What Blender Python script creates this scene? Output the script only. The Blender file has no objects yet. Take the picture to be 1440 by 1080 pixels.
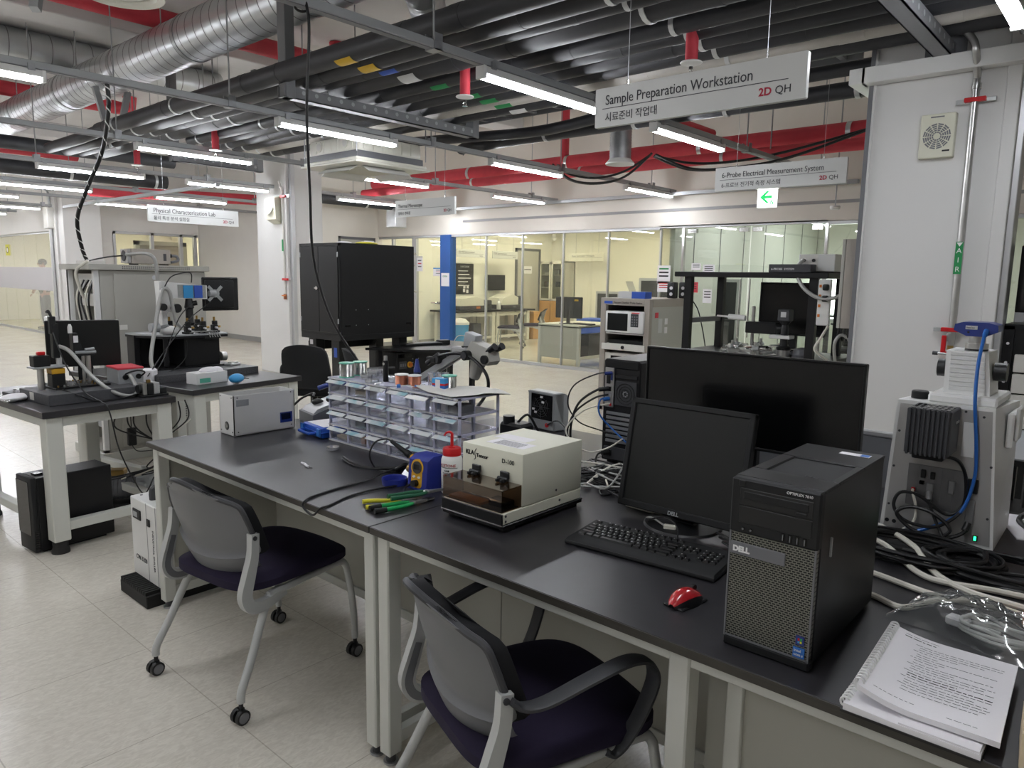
import bpy, bmesh, math, random
from mathutils import Vector, Matrix
from math import radians as R, sin, cos, pi, sqrt
C = bpy.context.scene.collection
S = bpy.context.scene
random.seed(11)

# ---------------- camera ----------------
F = 1024.857
YAW, PIT, ROL = R(41.33935), R(8.36737), R(0.95267)
fw = Vector((cos(PIT)*cos(YAW), cos(PIT)*sin(YAW), -sin(PIT)))
r0 = Vector((sin(YAW), -cos(YAW), 0)); u0 = r0.cross(fw)
rt = r0*cos(ROL)+u0*sin(ROL); up = u0*cos(ROL)-r0*sin(ROL)
cam = bpy.data.cameras.new('camera'); camo = bpy.data.objects.new('camera', cam); C.objects.link(camo)
M = Matrix.Identity(4)
for i in range(3):
    M[i][0], M[i][1], M[i][2] = rt[i], up[i], -fw[i]
M[2][3] = 1.53
camo.matrix_world = M
cam.sensor_fit = 'HORIZONTAL'; cam.sensor_width = 36.0; cam.lens = 36.0*F/1440.0
cam.clip_start = 0.05; cam.clip_end = 100
S.camera = camo

# ---------------- world, exposure ----------------
w = bpy.data.worlds.new('world'); S.world = w; w.use_nodes = True
w.node_tree.nodes['Background'].inputs[0].default_value = (0.80, 0.87, 1.0, 1)
w.node_tree.nodes['Background'].inputs[1].default_value = 0.5
S.view_settings.view_transform = 'Standard'; S.view_settings.look = 'None'
S.view_settings.gamma = 1.0; S.view_settings.use_curve_mapping = False
S.view_settings.exposure = 1.55
LED = 22.0          # strength of the white ceiling battens
WARM = 12.5         # strength of the lamps in the glazed rooms
try:
    S.cycles.use_denoising = True
    S.cycles.max_bounces = 10; S.cycles.transparent_max_bounces = 24
    S.cycles.caustics_reflective = False; S.cycles.caustics_refractive = False
    S.cycles.sample_clamp_indirect = 4.0
except Exception:
    pass

# ---------------- materials ----------------
MATS = {}
def srgb(c):
    if isinstance(c, str):
        c = [int(c[i:i+2], 16)/255 for i in (0, 2, 4)]
    return tuple(((x/12.92) if x <= 0.04045 else ((x+0.055)/1.055)**2.4) for x in c)
def mat(name, col, rough=0.5, metal=0.0, spec=0.5, emit=0, var=0.0, scale=30.0, bump=0.0, trans=0.0, alpha=1.0, coat=0.0, stretch=None, roughvar=0.0):
    m = bpy.data.materials.new(name); m.use_nodes = True
    nt = m.node_tree; b = nt.nodes['Principled BSDF']; c = srgb(col)
    b.inputs['Base Color'].default_value = (*c, 1); b.inputs['Roughness'].default_value = rough
    b.inputs['Metallic'].default_value = metal; b.inputs['Specular IOR Level'].default_value = spec
    if coat: b.inputs['Coat Weight'].default_value = coat; b.inputs['Coat Roughness'].default_value = 0.08
    if trans: b.inputs['Transmission Weight'].default_value = trans; b.inputs['IOR'].default_value = 1.45
    if alpha < 1: b.inputs['Alpha'].default_value = alpha
    if emit:
        b.inputs['Emission Color'].default_value = (*c, 1); b.inputs['Emission Strength'].default_value = emit
    if var or bump or roughvar:
        tc = nt.nodes.new('ShaderNodeTexCoord'); mp = nt.nodes.new('ShaderNodeMapping')
        nt.links.new(tc.outputs['Object'], mp.inputs['Vector'])
        if stretch: mp.inputs['Scale'].default_value = stretch
        n = nt.nodes.new('ShaderNodeTexNoise'); n.inputs['Scale'].default_value = scale; n.inputs['Detail'].default_value = 5
        nt.links.new(mp.outputs[0], n.inputs['Vector'])
        if var:
            r = nt.nodes.new('ShaderNodeValToRGB')
            r.color_ramp.elements[0].position = 0.3; r.color_ramp.elements[1].position = 0.7
            r.color_ramp.elements[0].color = (*[max(0, x*(1-var)) for x in c], 1)
            r.color_ramp.elements[1].color = (*[min(1, x*(1+var)) for x in c], 1)
            nt.links.new(n.outputs['Fac'], r.inputs[0]); nt.links.new(r.outputs[0], b.inputs['Base Color'])
        if roughvar:
            mr = nt.nodes.new('ShaderNodeMapRange'); mr.inputs['To Min'].default_value = max(0, rough-roughvar); mr.inputs['To Max'].default_value = rough+roughvar
            nt.links.new(n.outputs['Fac'], mr.inputs['Value']); nt.links.new(mr.outputs[0], b.inputs['Roughness'])
        if bump:
            bp = nt.nodes.new('ShaderNodeBump'); bp.inputs['Strength'].default_value = bump; bp.inputs['Distance'].default_value = 0.002
            nt.links.new(n.outputs['Fac'], bp.inputs['Height']); nt.links.new(bp.outputs[0], b.inputs['Normal'])
    MATS[name] = m
    return m
def glassmat(name, tint, gloss=0.05, refl_rough=0.0, milk=0.0):
    m = bpy.data.materials.new(name); m.use_nodes = True; nt = m.node_tree; nt.nodes.clear()
    o = nt.nodes.new('ShaderNodeOutputMaterial'); t = nt.nodes.new('ShaderNodeBsdfTransparent'); t.inputs[0].default_value = (*tint, 1)
    g = nt.nodes.new('ShaderNodeBsdfGlossy'); g.inputs['Roughness'].default_value = refl_rough; g.inputs[0].default_value = (1, 1, 1, 1)
    fr = nt.nodes.new('ShaderNodeLayerWeight'); fr.inputs[0].default_value = 0.5
    pw = nt.nodes.new('ShaderNodeMath'); pw.operation = 'POWER'; pw.inputs[1].default_value = 4.0
    ad = nt.nodes.new('ShaderNodeMath'); ad.operation = 'MULTIPLY_ADD'; ad.inputs[1].default_value = 1.0-gloss; ad.inputs[2].default_value = gloss
    nt.links.new(fr.outputs['Facing'], pw.inputs[0]); nt.links.new(pw.outputs[0], ad.inputs[0])
    mx = nt.nodes.new('ShaderNodeMixShader'); nt.links.new(ad.outputs[0], mx.inputs[0])
    ts = t.outputs[0]
    if milk:
        df = nt.nodes.new('ShaderNodeBsdfDiffuse'); df.inputs[0].default_value = (0.85, 0.87, 0.9, 1)
        m2 = nt.nodes.new('ShaderNodeMixShader'); m2.inputs[0].default_value = milk; nt.links.new(ts, m2.inputs[1]); nt.links.new(df.outputs[0], m2.inputs[2]); ts = m2.outputs[0]
    nt.links.new(ts, mx.inputs[1]); nt.links.new(g.outputs[0], mx.inputs[2]); nt.links.new(mx.outputs[0], o.inputs[0])
    MATS[name] = m
    return m

mat('wall_paint', 'E9E6E2', 0.75, var=0.015, scale=3)
mat('wall_cream', 'E6E1D8', 0.8, var=0.015, scale=3)
mat('wall_room', 'F0EEE4', 0.8)
mat('wall_greyroom', 'CFD2C8', 0.6)
mat('ceiling_grey', 'D2D0CF', 0.9, var=0.05, scale=2)
mat('column_white', 'DAD9D7', 0.55, var=0.01, scale=2)
mat('trim_grey', '9A9A9A', 0.5)
mat('alu', 'C8C9CB', 0.35, metal=0.6)
mat('chrome', 'E0E0E0', 0.12, metal=1.0)
mat('steel', 'B9B9B7', 0.3, metal=0.9, var=0.08, scale=20)
mat('galv', 'CDD0D2', 0.34, metal=0.9, var=0.06, scale=6, roughvar=0.06)
mat('steel_dark', '8A8A8C', 0.35, metal=0.8, var=0.06, scale=20)
mat('solder', 'A9A9A4', 0.22, metal=1.0, var=0.25, scale=40)
mat('galv_dull', 'A6A8AA', 0.4, metal=0.85, var=0.15, scale=12)
mat('rail_steel', 'A9ACAE', 0.45, metal=0.35)
mat('rail_grey', '7E7F82', 0.5, metal=0.3)
mat('pipe_black', '2C2D31', 0.5, var=0.15, scale=8)
mat('pipe_red', 'D0424F', 0.6, var=0.06, scale=10)
mat('pipe_pale', 'B9B5AE', 0.5, var=0.05, scale=8)
mat('black_plastic', '101113', 0.45)
mat('black_soft', '141517', 0.55, spec=0.4)
mat('black_satin', '121314', 0.35, spec=0.4, var=0.1, scale=40)
mat('black_gloss', '08080A', 0.08)
mat('black_metal', '131315', 0.42, spec=0.35, var=0.05, scale=12)
mat('screen', '08090A', 0.22, spec=0.35)
mat('screen_matte', '111313', 0.35, spec=0.4)
mat('dark_grey', '3A3B3E', 0.5)
mat('mid_grey', '6E6F73', 0.5)
mat('chair_shell', '6F7073', 0.45)
mat('chair_frame', 'BEC0BF', 0.4, metal=0.25)
mat('fabric_black', '0D0D10', 0.95, bump=0.25, scale=600)
mat('fabric_purple', '1E1630', 0.95, bump=0.25, scale=600)
mat('mesh_grey', '1C1D20', 0.8)
mat('bench_top', '2C2B2E', 0.33, var=0.07, scale=25, bump=0.05)
mat('bench_edge', '3B3832', 0.55, var=0.15, scale=12, stretch=(1, 1, 20))
mat('bench_frame', 'C9CAC3', 0.45)
mat('bench_panel', 'A7A69C', 0.55)
mat('white_plastic', 'E4E4E2', 0.4)
mat('offwhite', 'E2E0D4', 0.45)
mat('instrument_cream', 'D9D8C6', 0.5)
mat('white_metal', 'DADAD8', 0.4)
mat('cab_grey', 'A9A79F', 0.5, var=0.02, scale=4)
mat('cab_pale', 'BDBBB2', 0.5)
mat('rack_taupe', 'A39C93', 0.5)
mat('rack_silver', 'B9B8B6', 0.35, metal=0.5)
mat('granite_dark', '4A4B4E', 0.55, var=0.15, scale=60)
mat('granite_speck', '4C4C4F', 0.45, var=0.55, scale=160)
mat('paper', 'EDEBEE', 0.85)
mat('paper_grey', 'D8D6D0', 0.85)
mat('card', 'BFAE92', 0.85, var=0.04, scale=20)
mat('text_black', '101012', 0.7)
mat('text_grey', '3F4044', 0.7)
mat('text_white', 'E8E8E8', 0.6)
mat('text_red', 'B01E3C', 0.6)
mat('text_red2', 'C2333B', 0.6)
mat('sign_face', 'D2D3D1', 0.35)
mat('sign_edge', 'E6E6E4', 0.4)
mat('red_plastic', 'C4141C', 0.35)
mat('red_gloss', 'B2232A', 0.2, coat=0.6)
mat('blue_plastic', '1D4FB0', 0.4)
mat('blue_bright', '2F6FC0', 0.45)
mat('blue_deep', '22357F', 0.35)
mat('blue_solder', '27348C', 0.4)
mat('blue_post', '2257A0', 0.4)
mat('blue_cable', '1F62B4', 0.4)
mat('yellow_plastic', 'D9A52A', 0.45)
mat('yellow_grip', 'D8D23A', 0.4)
mat('green_grip', '1FA058', 0.4)
mat('green_dark', '1C5A3E', 0.4)
mat('green_label', '1E8A4C', 0.6)
mat('yellow_label', 'D8B030', 0.6)
mat('blue_label', '3359B8', 0.6)
mat('white_label', 'CFD0D0', 0.6)
mat('sky_bulb', '3D9AD6', 0.35)
mat('copper', 'B5765C', 0.3, metal=0.8)
mat('brass', 'A88A52', 0.3, metal=0.9)
mat('teal', '5FB49C', 0.4)
mat('orange', 'D97A28', 0.4)
mat('wood', 'C99A5E', 0.5, var=0.08, scale=10, stretch=(1, 1, 6))
mat('cable_black', '121214', 0.4)
mat('cable_white', 'DDDACE', 0.45)
mat('cable_grey', 'A9A9A6', 0.35, metal=0.3)
mat('skin', 'B9806A', 0.6)
mat('vest', '3F4A34', 0.9)
mat('trousers', '2C3340', 0.9)
mat('rubber', '161616', 0.7)
mat('floor_strip', 'C9C8BE', 0.5)
mat('led', 'F6F9FF', 0.4, emit=LED)
mat('led_warm', 'FFF7DC', 0.4, emit=WARM)
mat('led_green', '18D060', 0.4, emit=3)
mat('daylight', 'EAF6F0', 0.4, emit=2.2)
mat('exit_white', 'F4FAF6', 0.4, emit=1.3)
mat('exit_green', '19A352', 0.4, emit=0.7)
glassmat('glass', (0.95, 0.965, 0.93), 0.05)
glassmat('glass_grey', (0.84, 0.86, 0.82), 0.06)
glassmat('clear_plastic', (0.95, 0.955, 0.98), 0.09, 0.15, 0.05)
glassmat('clear_dish', (0.95, 0.96, 0.98), 0.20, 0.08, 0.12)
glassmat('smoked', (0.58, 0.50, 0.42), 0.06)
glassmat('bag_film', (0.88, 0.90, 0.89), 0.14, 0.12, 0.06)
glassmat('blue_clear', (0.45, 0.55, 0.95), 0.10, 0.1)
mat('frame_lilac', 'C3C4DA', 0.35)
mat('frosted', 'C9C6C9', 0.6)
def holo():
    m = mat('holo', 'BFDDE4', 0.25, metal=0.35)
    nt = m.node_tree; b = nt.nodes['Principled BSDF']
    tc = nt.nodes.new('ShaderNodeTexCoord'); sp = nt.nodes.new('ShaderNodeTexNoise'); sp.inputs['Scale'].default_value = 12
    r = nt.nodes.new('ShaderNodeValToRGB')
    r.color_ramp.elements[0].color = (*srgb('A4D2DE'), 1); r.color_ramp.elements[1].color = (*srgb('F0F4F4'), 1)
    r.color_ramp.elements[0].position = 0.34; r.color_ramp.elements[1].position = 0.52
    nt.links.new(tc.outputs['Object'], sp.inputs['Vector']); nt.links.new(sp.outputs['Fac'], r.inputs[0]); nt.links.new(r.outputs[0], b.inputs['Base Color'])
holo()
def floor_mat():
    m = mat('floor_vinyl', 'CBC5B8', 0.32, spec=0.45)
    nt = m.node_tree; b = nt.nodes['Principled BSDF']; L = nt.links.new
    tc = nt.nodes.new('ShaderNodeTexCoord')
    n1 = nt.nodes.new('ShaderNodeTexNoise'); n1.inputs['Scale'].default_value = 28; n1.inputs['Detail'].default_value = 6; n1.inputs['Distortion'].default_value = 1.2
    mp = nt.nodes.new('ShaderNodeMapping'); mp.inputs['Rotation'].default_value = (0, 0, 0.8); mp.inputs['Scale'].default_value = (1, 2.6, 1)
    L(tc.outputs['Object'], mp.inputs[0]); L(mp.outputs[0], n1.inputs['Vector'])
    r = nt.nodes.new('ShaderNodeValToRGB'); r.color_ramp.elements[0].position = 0.35; r.color_ramp.elements[1].position = 0.68
    r.color_ramp.elements[0].color = (*srgb('CAC4B8'), 1); r.color_ramp.elements[1].color = (*srgb('DAD5C9'), 1)
    L(n1.outputs['Fac'], r.inputs[0])
    # vinyl tile joints every 0.6 m
    br = nt.nodes.new('ShaderNodeTexBrick'); br.offset = 0; br.inputs['Scale'].default_value = 1.0
    br.inputs['Brick Width'].default_value = 0.6; br.inputs['Row Height'].default_value = 0.6; br.inputs['Mortar Size'].default_value = 0.0022
    br.inputs['Color1'].default_value = (1, 1, 1, 1); br.inputs['Color2'].default_value = (1, 1, 1, 1); br.inputs['Mortar'].default_value = (0.72, 0.71, 0.69, 1)
    mo = nt.nodes.new('ShaderNodeMapping'); mo.inputs['Location'].default_value = (0.08, 0.05, 0)
    L(tc.outputs['Object'], mo.inputs[0]); L(mo.outputs[0], br.inputs['Vector'])
    mx = nt.nodes.new('ShaderNodeMixRGB'); mx.blend_type = 'MULTIPLY'; mx.inputs[0].default_value = 1
    L(r.outputs[0], mx.inputs[1]); L(br.outputs[0], mx.inputs[2]); L(mx.outputs[0], b.inputs['Base Color'])
    n2 = nt.nodes.new('ShaderNodeTexNoise'); n2.inputs['Scale'].default_value = 2.5; n2.inputs['Detail'].default_value = 4
    L(tc.outputs['Object'], n2.inputs['Vector'])
    mr = nt.nodes.new('ShaderNodeMapRange'); mr.inputs['To Min'].default_value = 0.14; mr.inputs['To Max'].default_value = 0.30
    L(n2.outputs['Fac'], mr.inputs['Value']); L(mr.outputs[0], b.inputs['Roughness'])
    bp = nt.nodes.new('ShaderNodeBump'); bp.inputs['Strength'].default_value = 0.12; bp.inputs['Distance'].default_value = 0.01
    L(n2.outputs['Fac'], bp.inputs['Height']); L(bp.outputs[0], b.inputs['Normal'])
floor_mat()
def grille_mat(name, ca, cb, sx, sy):
    # perforated sheet: staggered dark holes in a painted face (y,z of the object)
    m = mat(name, ca, 0.4, metal=0.3); nt = m.node_tree; b = nt.nodes['Principled BSDF']; L = nt.links.new
    tc = nt.nodes.new('ShaderNodeTexCoord'); sep = nt.nodes.new('ShaderNodeSeparateXYZ'); cmb = nt.nodes.new('ShaderNodeCombineXYZ')
    L(tc.outputs['Object'], sep.inputs[0]); L(sep.outputs[1], cmb.inputs[0]); L(sep.outputs[2], cmb.inputs[1])
    br = nt.nodes.new('ShaderNodeTexBrick'); br.offset = 0.5; br.inputs['Scale'].default_value = 1
    br.inputs['Brick Width'].default_value = sx; br.inputs['Row Height'].default_value = sy; br.inputs['Mortar Size'].default_value = sy*0.23; br.inputs['Mortar Smooth'].default_value = 0.1
    br.inputs['Color1'].default_value = (*srgb(cb), 1); br.inputs['Color2'].default_value = (*srgb(cb), 1); br.inputs['Mortar'].default_value = (*srgb(ca), 1)
    L(cmb.outputs[0], br.inputs['Vector']); L(br.outputs[0], b.inputs['Base Color'])
grille_mat('tower_grille', '77776F', '08080A', 0.0085, 0.0048)

# ---------------- mesh building ----------------
class MB:
    def __init__(s, M=None):
        s.v = []; s.f = []; s.m = []; s.slots = []; s.M = M or Matrix.Identity(4)
    def slot(s, m):
        if m not in s.slots: s.slots.append(m)
        return s.slots.index(m)
    def add(s, vs, fs, m, T=None):
        T = s.M @ T if T is not None else s.M
        o = len(s.v); k = s.slot(m)
        s.v += [T @ Vector(v) for v in vs]; s.f += [[i+o for i in f] for f in fs]; s.m += [k]*len(fs)
        return s
    def bm(s, b, m, T=None):
        b.verts.index_update()
        s.add([v.co.copy() for v in b.verts], [[v.index for v in f.verts] for f in b.faces], m, T); b.free(); return s
    def box(s, x0, y0, z0, x1, y1, z1, m, bev=0.0, seg=1, T=None):
        x0, x1 = min(x0, x1), max(x0, x1); y0, y1 = min(y0, y1), max(y0, y1); z0, z1 = min(z0, z1), max(z0, z1)
        bev = min(bev, 0.45*min(x1-x0, y1-y0, z1-z0))
        if bev <= 0:
            vs = [(x, y, z) for z in (z0, z1) for y in (y0, y1) for x in (x0, x1)]
            return s.add(vs, [(0, 2, 3, 1), (4, 5, 7, 6), (0, 1, 5, 4), (2, 6, 7, 3), (0, 4, 6, 2), (1, 3, 7, 5)], m, T)
        b = bmesh.new(); bmesh.ops.create_cube(b, size=1)
        for v in b.verts: v.co = Vector((x0+(v.co.x+.5)*(x1-x0), y0+(v.co.y+.5)*(y1-y0), z0+(v.co.z+.5)*(z1-z0)))
        bmesh.ops.bevel(b, geom=list(b.edges), offset=bev, segments=seg, affect='EDGES', profile=0.5)
        return s.bm(b, m, T)
    def bar(s, p0, p1, w, h, m, upv=(0, 0, 1)):
        # rectangular bar from p0 to p1: w sideways, h along upv
        p0, p1 = Vector(p0), Vector(p1); d = (p1-p0); L = d.length; d.normalize(); u = Vector(upv)
        sd = d.cross(u)
        if sd.length < 1e-5: sd = d.cross(Vector((1, 0, 0)))
        sd.normalize(); u = sd.cross(d)
        T = Matrix([[d.x, sd.x, u.x, p0.x], [d.y, sd.y, u.y, p0.y], [d.z, sd.z, u.z, p0.z], [0, 0, 0, 1]])
        return s.box(0, -w/2, -h/2, L, w/2, h/2, m, T=T)
    def ring(s, c, d, r, n, up=None):
        d = Vector(d).normalized(); a = d.cross(Vector((0, 0, 1)) if abs(d.z) < 0.9 else Vector((1, 0, 0))).normalized(); b = d.cross(a)
        return [Vector(c)+a*(r*cos(2*pi*i/n))+b*(r*sin(2*pi*i/n)) for i in range(n)]
    def cyl(s, p0, p1, r, m, r1=None, n=20, cap=True):
        r1 = r if r1 is None else r1; d = Vector(p1)-Vector(p0)
        A = s.ring(p0, d, r, n); B = s.ring(p1, d, r1, n)
        fs = [(i, (i+1) % n, n+(i+1) % n, n+i) for i in range(n)]
        if cap: fs += [tuple(range(n-1, -1, -1)), tuple(range(n, 2*n))]
        return s.add(A+B, fs, m)
    def tube(s, pts, r, m, n=8, sub=6, closed=False, smooth=True):
        P = [Vector(p) for p in pts]
        if smooth and len(P) > 2: P = spline(P, sub, closed)
        vs = []; fs = []; a = None; K = len(P)
        for i, p in enumerate(P):
            d = (P[min(i+1, K-1)]-P[max(i-1, 0)])
            if d.length < 1e-9: d = Vector((0, 0, 1))
            d.normalize()
            if a is None: a = d.cross(Vector((0, 0, 1)) if abs(d.z) < 0.9 else Vector((1, 0, 0)))
            a = a-d*a.dot(d)
            if a.length < 1e-6: a = d.cross(Vector((1, 0, 0)))
            a.normalize(); b = d.cross(a); rr = r(i/(K-1)) if callable(r) else r
            vs += [p+a*(rr*cos(2*pi*k/n))+b*(rr*sin(2*pi*k/n)) for k in range(n)]
        for i in range(K-1):
            fs += [(i*n+k, i*n+(k+1) % n, (i+1)*n+(k+1) % n, (i+1)*n+k) for k in range(n)]
        fs += [tuple(range(n-1, -1, -1)), tuple(range((K-1)*n, K*n))]
        return s.add(vs, fs, m)
    def lathe(s, prof, m, c=(0, 0, 0), n=24, T=None):
        # prof: [(r,z)...]
        vs = []; fs = []; K = len(prof); c = Vector(c)
        for r, z in prof: vs += [c+Vector((r*cos(2*pi*i/n), r*sin(2*pi*i/n), z)) for i in range(n)]
        for j in range(K-1): fs += [(j*n+i, j*n+(i+1) % n, (j+1)*n+(i+1) % n, (j+1)*n+i) for i in range(n)]
        if prof[0][0] > 1e-6: fs.append(tuple(range(n-1, -1, -1)))
        if prof[-1][0] > 1e-6: fs.append(tuple(range((K-1)*n, K*n)))
        return s.add(vs, fs, m, T)
    def prism(s, poly, plane, a, b, m, T=None):
        # poly 2d in plane 'xy','xz','yz', extruded from a to b on the remaining axis
        f = {'xy': lambda p, t: (p[0], p[1], t), 'xz': lambda p, t: (p[0], t, p[1]), 'yz': lambda p, t: (t, p[0], p[1])}[plane]
        n = len(poly)
        vs = [f(p, a) for p in poly]+[f(p, b) for p in poly]
        fs = [(i, (i+1) % n, n+(i+1) % n, n+i) for i in range(n)]+[tuple(range(n-1, -1, -1)), tuple(range(n, 2*n))]
        return s.add(vs, fs, m, T)
    def ell(s, c, r, m, n=20, k=12, T=None):
        vs = []; fs = []; c = Vector(c)
        r = (r, r, r) if not hasattr(r, '__len__') else r
        for j in range(k+1):
            t = pi*j/k
            vs += [c+Vector((r[0]*sin(t)*cos(2*pi*i/n), r[1]*sin(t)*sin(2*pi*i/n), r[2]*cos(t))) for i in range(n)]
        for j in range(k): fs += [(j*n+i, (j+1)*n+i, (j+1)*n+(i+1) % n, j*n+(i+1) % n) for i in range(n)]
        return s.add(vs, fs, m, T)
    def quad(s, a, b, c, d, m): return s.add([a, b, c, d], [(0, 1, 2, 3)], m)
    def text(s, txt, size, T, m, depth=0.0006, align='LEFT', sx=1.0, bold=0.0):
        # flat lettering in local xy plane of T
        cu = bpy.data.curves.new('lettering', 'FONT'); cu.body = txt; cu.size = size; cu.extrude = depth; cu.align_x = align; cu.resolution_u = 3; cu.offset = bold
        o = bpy.data.objects.new('lettering', cu); C.objects.link(o); bpy.context.view_layer.update()
        dg = bpy.context.evaluated_depsgraph_get(); me = bpy.data.meshes.new_from_object(o.evaluated_get(dg))
        s.add([Vector((v.co.x*sx, v.co.y, v.co.z)) for v in me.vertices], [list(p.vertices) for p in me.polygons], m, T)
        bpy.data.objects.remove(o); bpy.data.meshes.remove(me); bpy.data.curves.remove(cu)
        return s
    def build(s, name, parent=None, loc=(0, 0, 0), rot=(0, 0, 0), auto=35):
        me = bpy.data.meshes.new(name); me.from_pydata([tuple(v) for v in s.v], [], s.f)
        for k in s.slots: me.materials.append(MATS[k])
        me.polygons.foreach_set('material_index', s.m)
        b = bmesh.new(); b.from_mesh(me); bmesh.ops.recalc_face_normals(b, faces=b.faces); b.to_mesh(me); b.free()
        me.polygons.foreach_set('use_smooth', [True]*len(me.polygons)); me.set_sharp_from_angle(angle=R(auto)); me.update()
        o = bpy.data.objects.new(name, me); C.objects.link(o)
        o.location = loc; o.rotation_euler = rot
        if parent: o.parent = parent
        return o
def spline(P, sub=6, closed=False):
    out = []; n = len(P)
    g = (lambda i: P[i % n]) if closed else (lambda i: P[max(0, min(n-1, i))])
    for i in range(n if closed else n-1):
        a, b, c, d = g(i-1), g(i), g(i+1), g(i+2)
        for k in range(sub):
            t = k/sub
            out.append(0.5*((2*b)+(c-a)*t+(2*a-5*b+4*c-d)*t*t+(3*b-a-3*c+d)*t*t*t))
    out.append(P[0].copy() if closed else P[-1].copy())
    return out
def rrect(x0, y0, x1, y1, r, k=5):
    out = []
    for cx, cy, a in ((x1-r, y1-r, 0), (x0+r, y1-r, 90), (x0+r, y0+r, 180), (x1-r, y0+r, 270)):
        out += [(cx+r*cos(R(a+90*i/k)), cy+r*sin(R(a+90*i/k))) for i in range(k+1)]
    return out
def Tm(loc=(0, 0, 0), x=(1, 0, 0), y=(0, 1, 0)):
    x, y = Vector(x).normalized(), Vector(y).normalized(); z = x.cross(y)
    return Matrix([[x.x, y.x, z.x, loc[0]], [x.y, y.y, z.y, loc[1]], [x.z, y.z, z.z, loc[2]], [0, 0, 0, 1]])
FACE_X = dict(x=(0, -1, 0), y=(0, 0, 1))     # lettering on a face that looks towards -X
FACE_Y = dict(x=(1, 0, 0), y=(0, 0, 1))      # lettering on a face that looks towards -Y
FLAT = dict(x=(0, -1, 0), y=(1, 0, 0))       # lettering lying flat, read from -X
def tag(o, label, cat, group=None, kind=None):
    o['label'] = label; o['category'] = cat
    if group: o['group'] = group
    if kind: o['kind'] = kind
    return o
def thing(name, label, cat, loc=(0, 0, 0), rz=0, group=None):
    o = bpy.data.objects.new(name, None); o.empty_display_size = 0.05; C.objects.link(o)
    o.location = loc; o.rotation_euler = (0, 0, rz)
    return tag(o, label, cat, group)
def struct(name, mb, label=None, cat=None):
    o = mb.build(name); o['kind'] = 'structure'
    if label: tag(o, label, cat)
    return o
def dup(root, loc, rz=None, label=None, group=None):
    r = root.copy(); C.objects.link(r); r.location = loc
    if rz is not None: r.rotation_euler = (0, 0, rz)
    if label: r['label'] = label
    if group: r['group'] = group
    for ch in list(root.children):
        c = ch.copy(); C.objects.link(c); c.parent = r
        for g in list(ch.children):
            d = g.copy(); C.objects.link(d); d.parent = c
    return r
# ================= the setting =================
XB, YC, XL, YF = 9.8, 12.43, 8.43, 17.63     # glazed back wall, corner wall, left wall, far wall
CEIL = 4.3
struct('floor', MB().box(-4, -5, -0.1, 16.2, 26, 0, 'floor_vinyl'))
m = MB().box(-4, -5, CEIL, 16.2, 26, CEIL+0.15, 'ceiling_grey')
struct('ceiling', m)
m = MB()
for y in (8.45, 16.2, 1.2): m.box(-4, y, 4.02, 9.8, y+0.45, CEIL, 'ceiling_grey', 0.01)
struct('ceiling_beam', m, 'grey concrete beams under the open ceiling slab', 'ceiling beam')
m = MB().box(XB, -5, 2.3, XB+0.12, YC, CEIL, 'wall_cream')
m.box(XB-0.012, -5, 2.52, XB, 9.9, 2.56, 'trim_grey')
struct('wall_back', m)
# corner wall with a grey steel door, continuing behind the glass as the side wall of the bright room
m = MB()
m.box(XL, YC, 0, 8.80, YC+0.12, CEIL, 'wall_cream').box(9.72, YC, 0, 9.9, YC+0.12, CEIL, 'wall_cream').box(8.80, YC, 2.28, 9.72, YC+0.12, CEIL, 'wall_cream')
m.box(9.9, YC, 0, 15.8, YC+0.12, 2.8, 'wall_room')
struct('wall_corner', m)
struct('baseboard_corner', MB().box(9.92, YC-0.012, 0, 14.1, YC, 0.09, 'trim_grey'))
m = MB().box(XL, YC+0.12, 0, XL+0.12, YF, CEIL, 'wall_paint')
struct('wall_left', m)
struct('baseboard_left', MB().box(XL-0.012, YC, 0, XL, YF, 0.11, 'trim_grey', 0.003))
m = MB()
m.box(5.72, YF, 2.4, XL, YF+0.12, CEIL, 'wall_paint').box(5.6, YF, 0, 6.5, YF+0.12, 2.4, 'wall_paint')
struct('wall_far', m)
m = MB().box(5.6, YF, 2.38, 5.75, 26, CEIL, 'wall_paint')
struct('wall_leftmost', m)
struct('wall_front', MB().box(-4.1, -5, 0, -4, 26, CEIL, 'wall_paint'))
struct('wall_right', MB().box(-4, -5.1, 0, 16, -5, CEIL, 'wall_paint'))
struct('wall_outer', MB().box(-4, 26, 0, 16, 26.1, CEIL, 'wall_paint'))
# rooms behind the glass
m = MB().box(15.65, 5.6, 0, 15.77, YC, 2.8, 'wall_room')
m.box(15.2, 5.68, 0, 15.65, 6.4, 2.8, 'wall_room')
struct('wall_room_back', m)
m = MB().box(XB+0.1, 5.52, 0, 16.0, 5.6, 2.8, 'wall_greyroom')
for i in range(7): m.box(XB+0.7+i*0.9, 5.512, 0, XB+0.712+i*0.9, 5.521, 2.75, 'mid_grey')
struct('wall_room_partition', m)
m = MB()
m.box(15.9, -5, 0, 16.02, 5.52, 0.72, 'wall_greyroom').box(15.9, -5, 1.72, 16.02, 5.52, 2.8, 'wall_greyroom').box(15.9, -5, 0.72, 16.02, 3.6, 1.72, 'wall_greyroom')
struct('wall_room_end', m)
m = MB()
for (y0, y1) in ((3.6, 4.55), (4.55, 5.5)):
    m.box(15.88, y0, 0.72, 15.92, y1, 0.77, 'alu').box(15.88, y0, 1.67, 15.92, y1, 1.72, 'alu').box(15.88, y0, 0.72, 15.92, y0+0.04, 1.72, 'alu').box(15.88, y1-0.04, 0.72, 15.92, y1, 1.72, 'alu').box(15.885, y0, 1.18, 15.915, y1, 1.24, 'alu')
wd = struct('window_5', m)
g = MB().box(15.93, 3.6, 0.74, 15.94, 5.5, 1.70, 'daylight').build('pane', wd)
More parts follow.
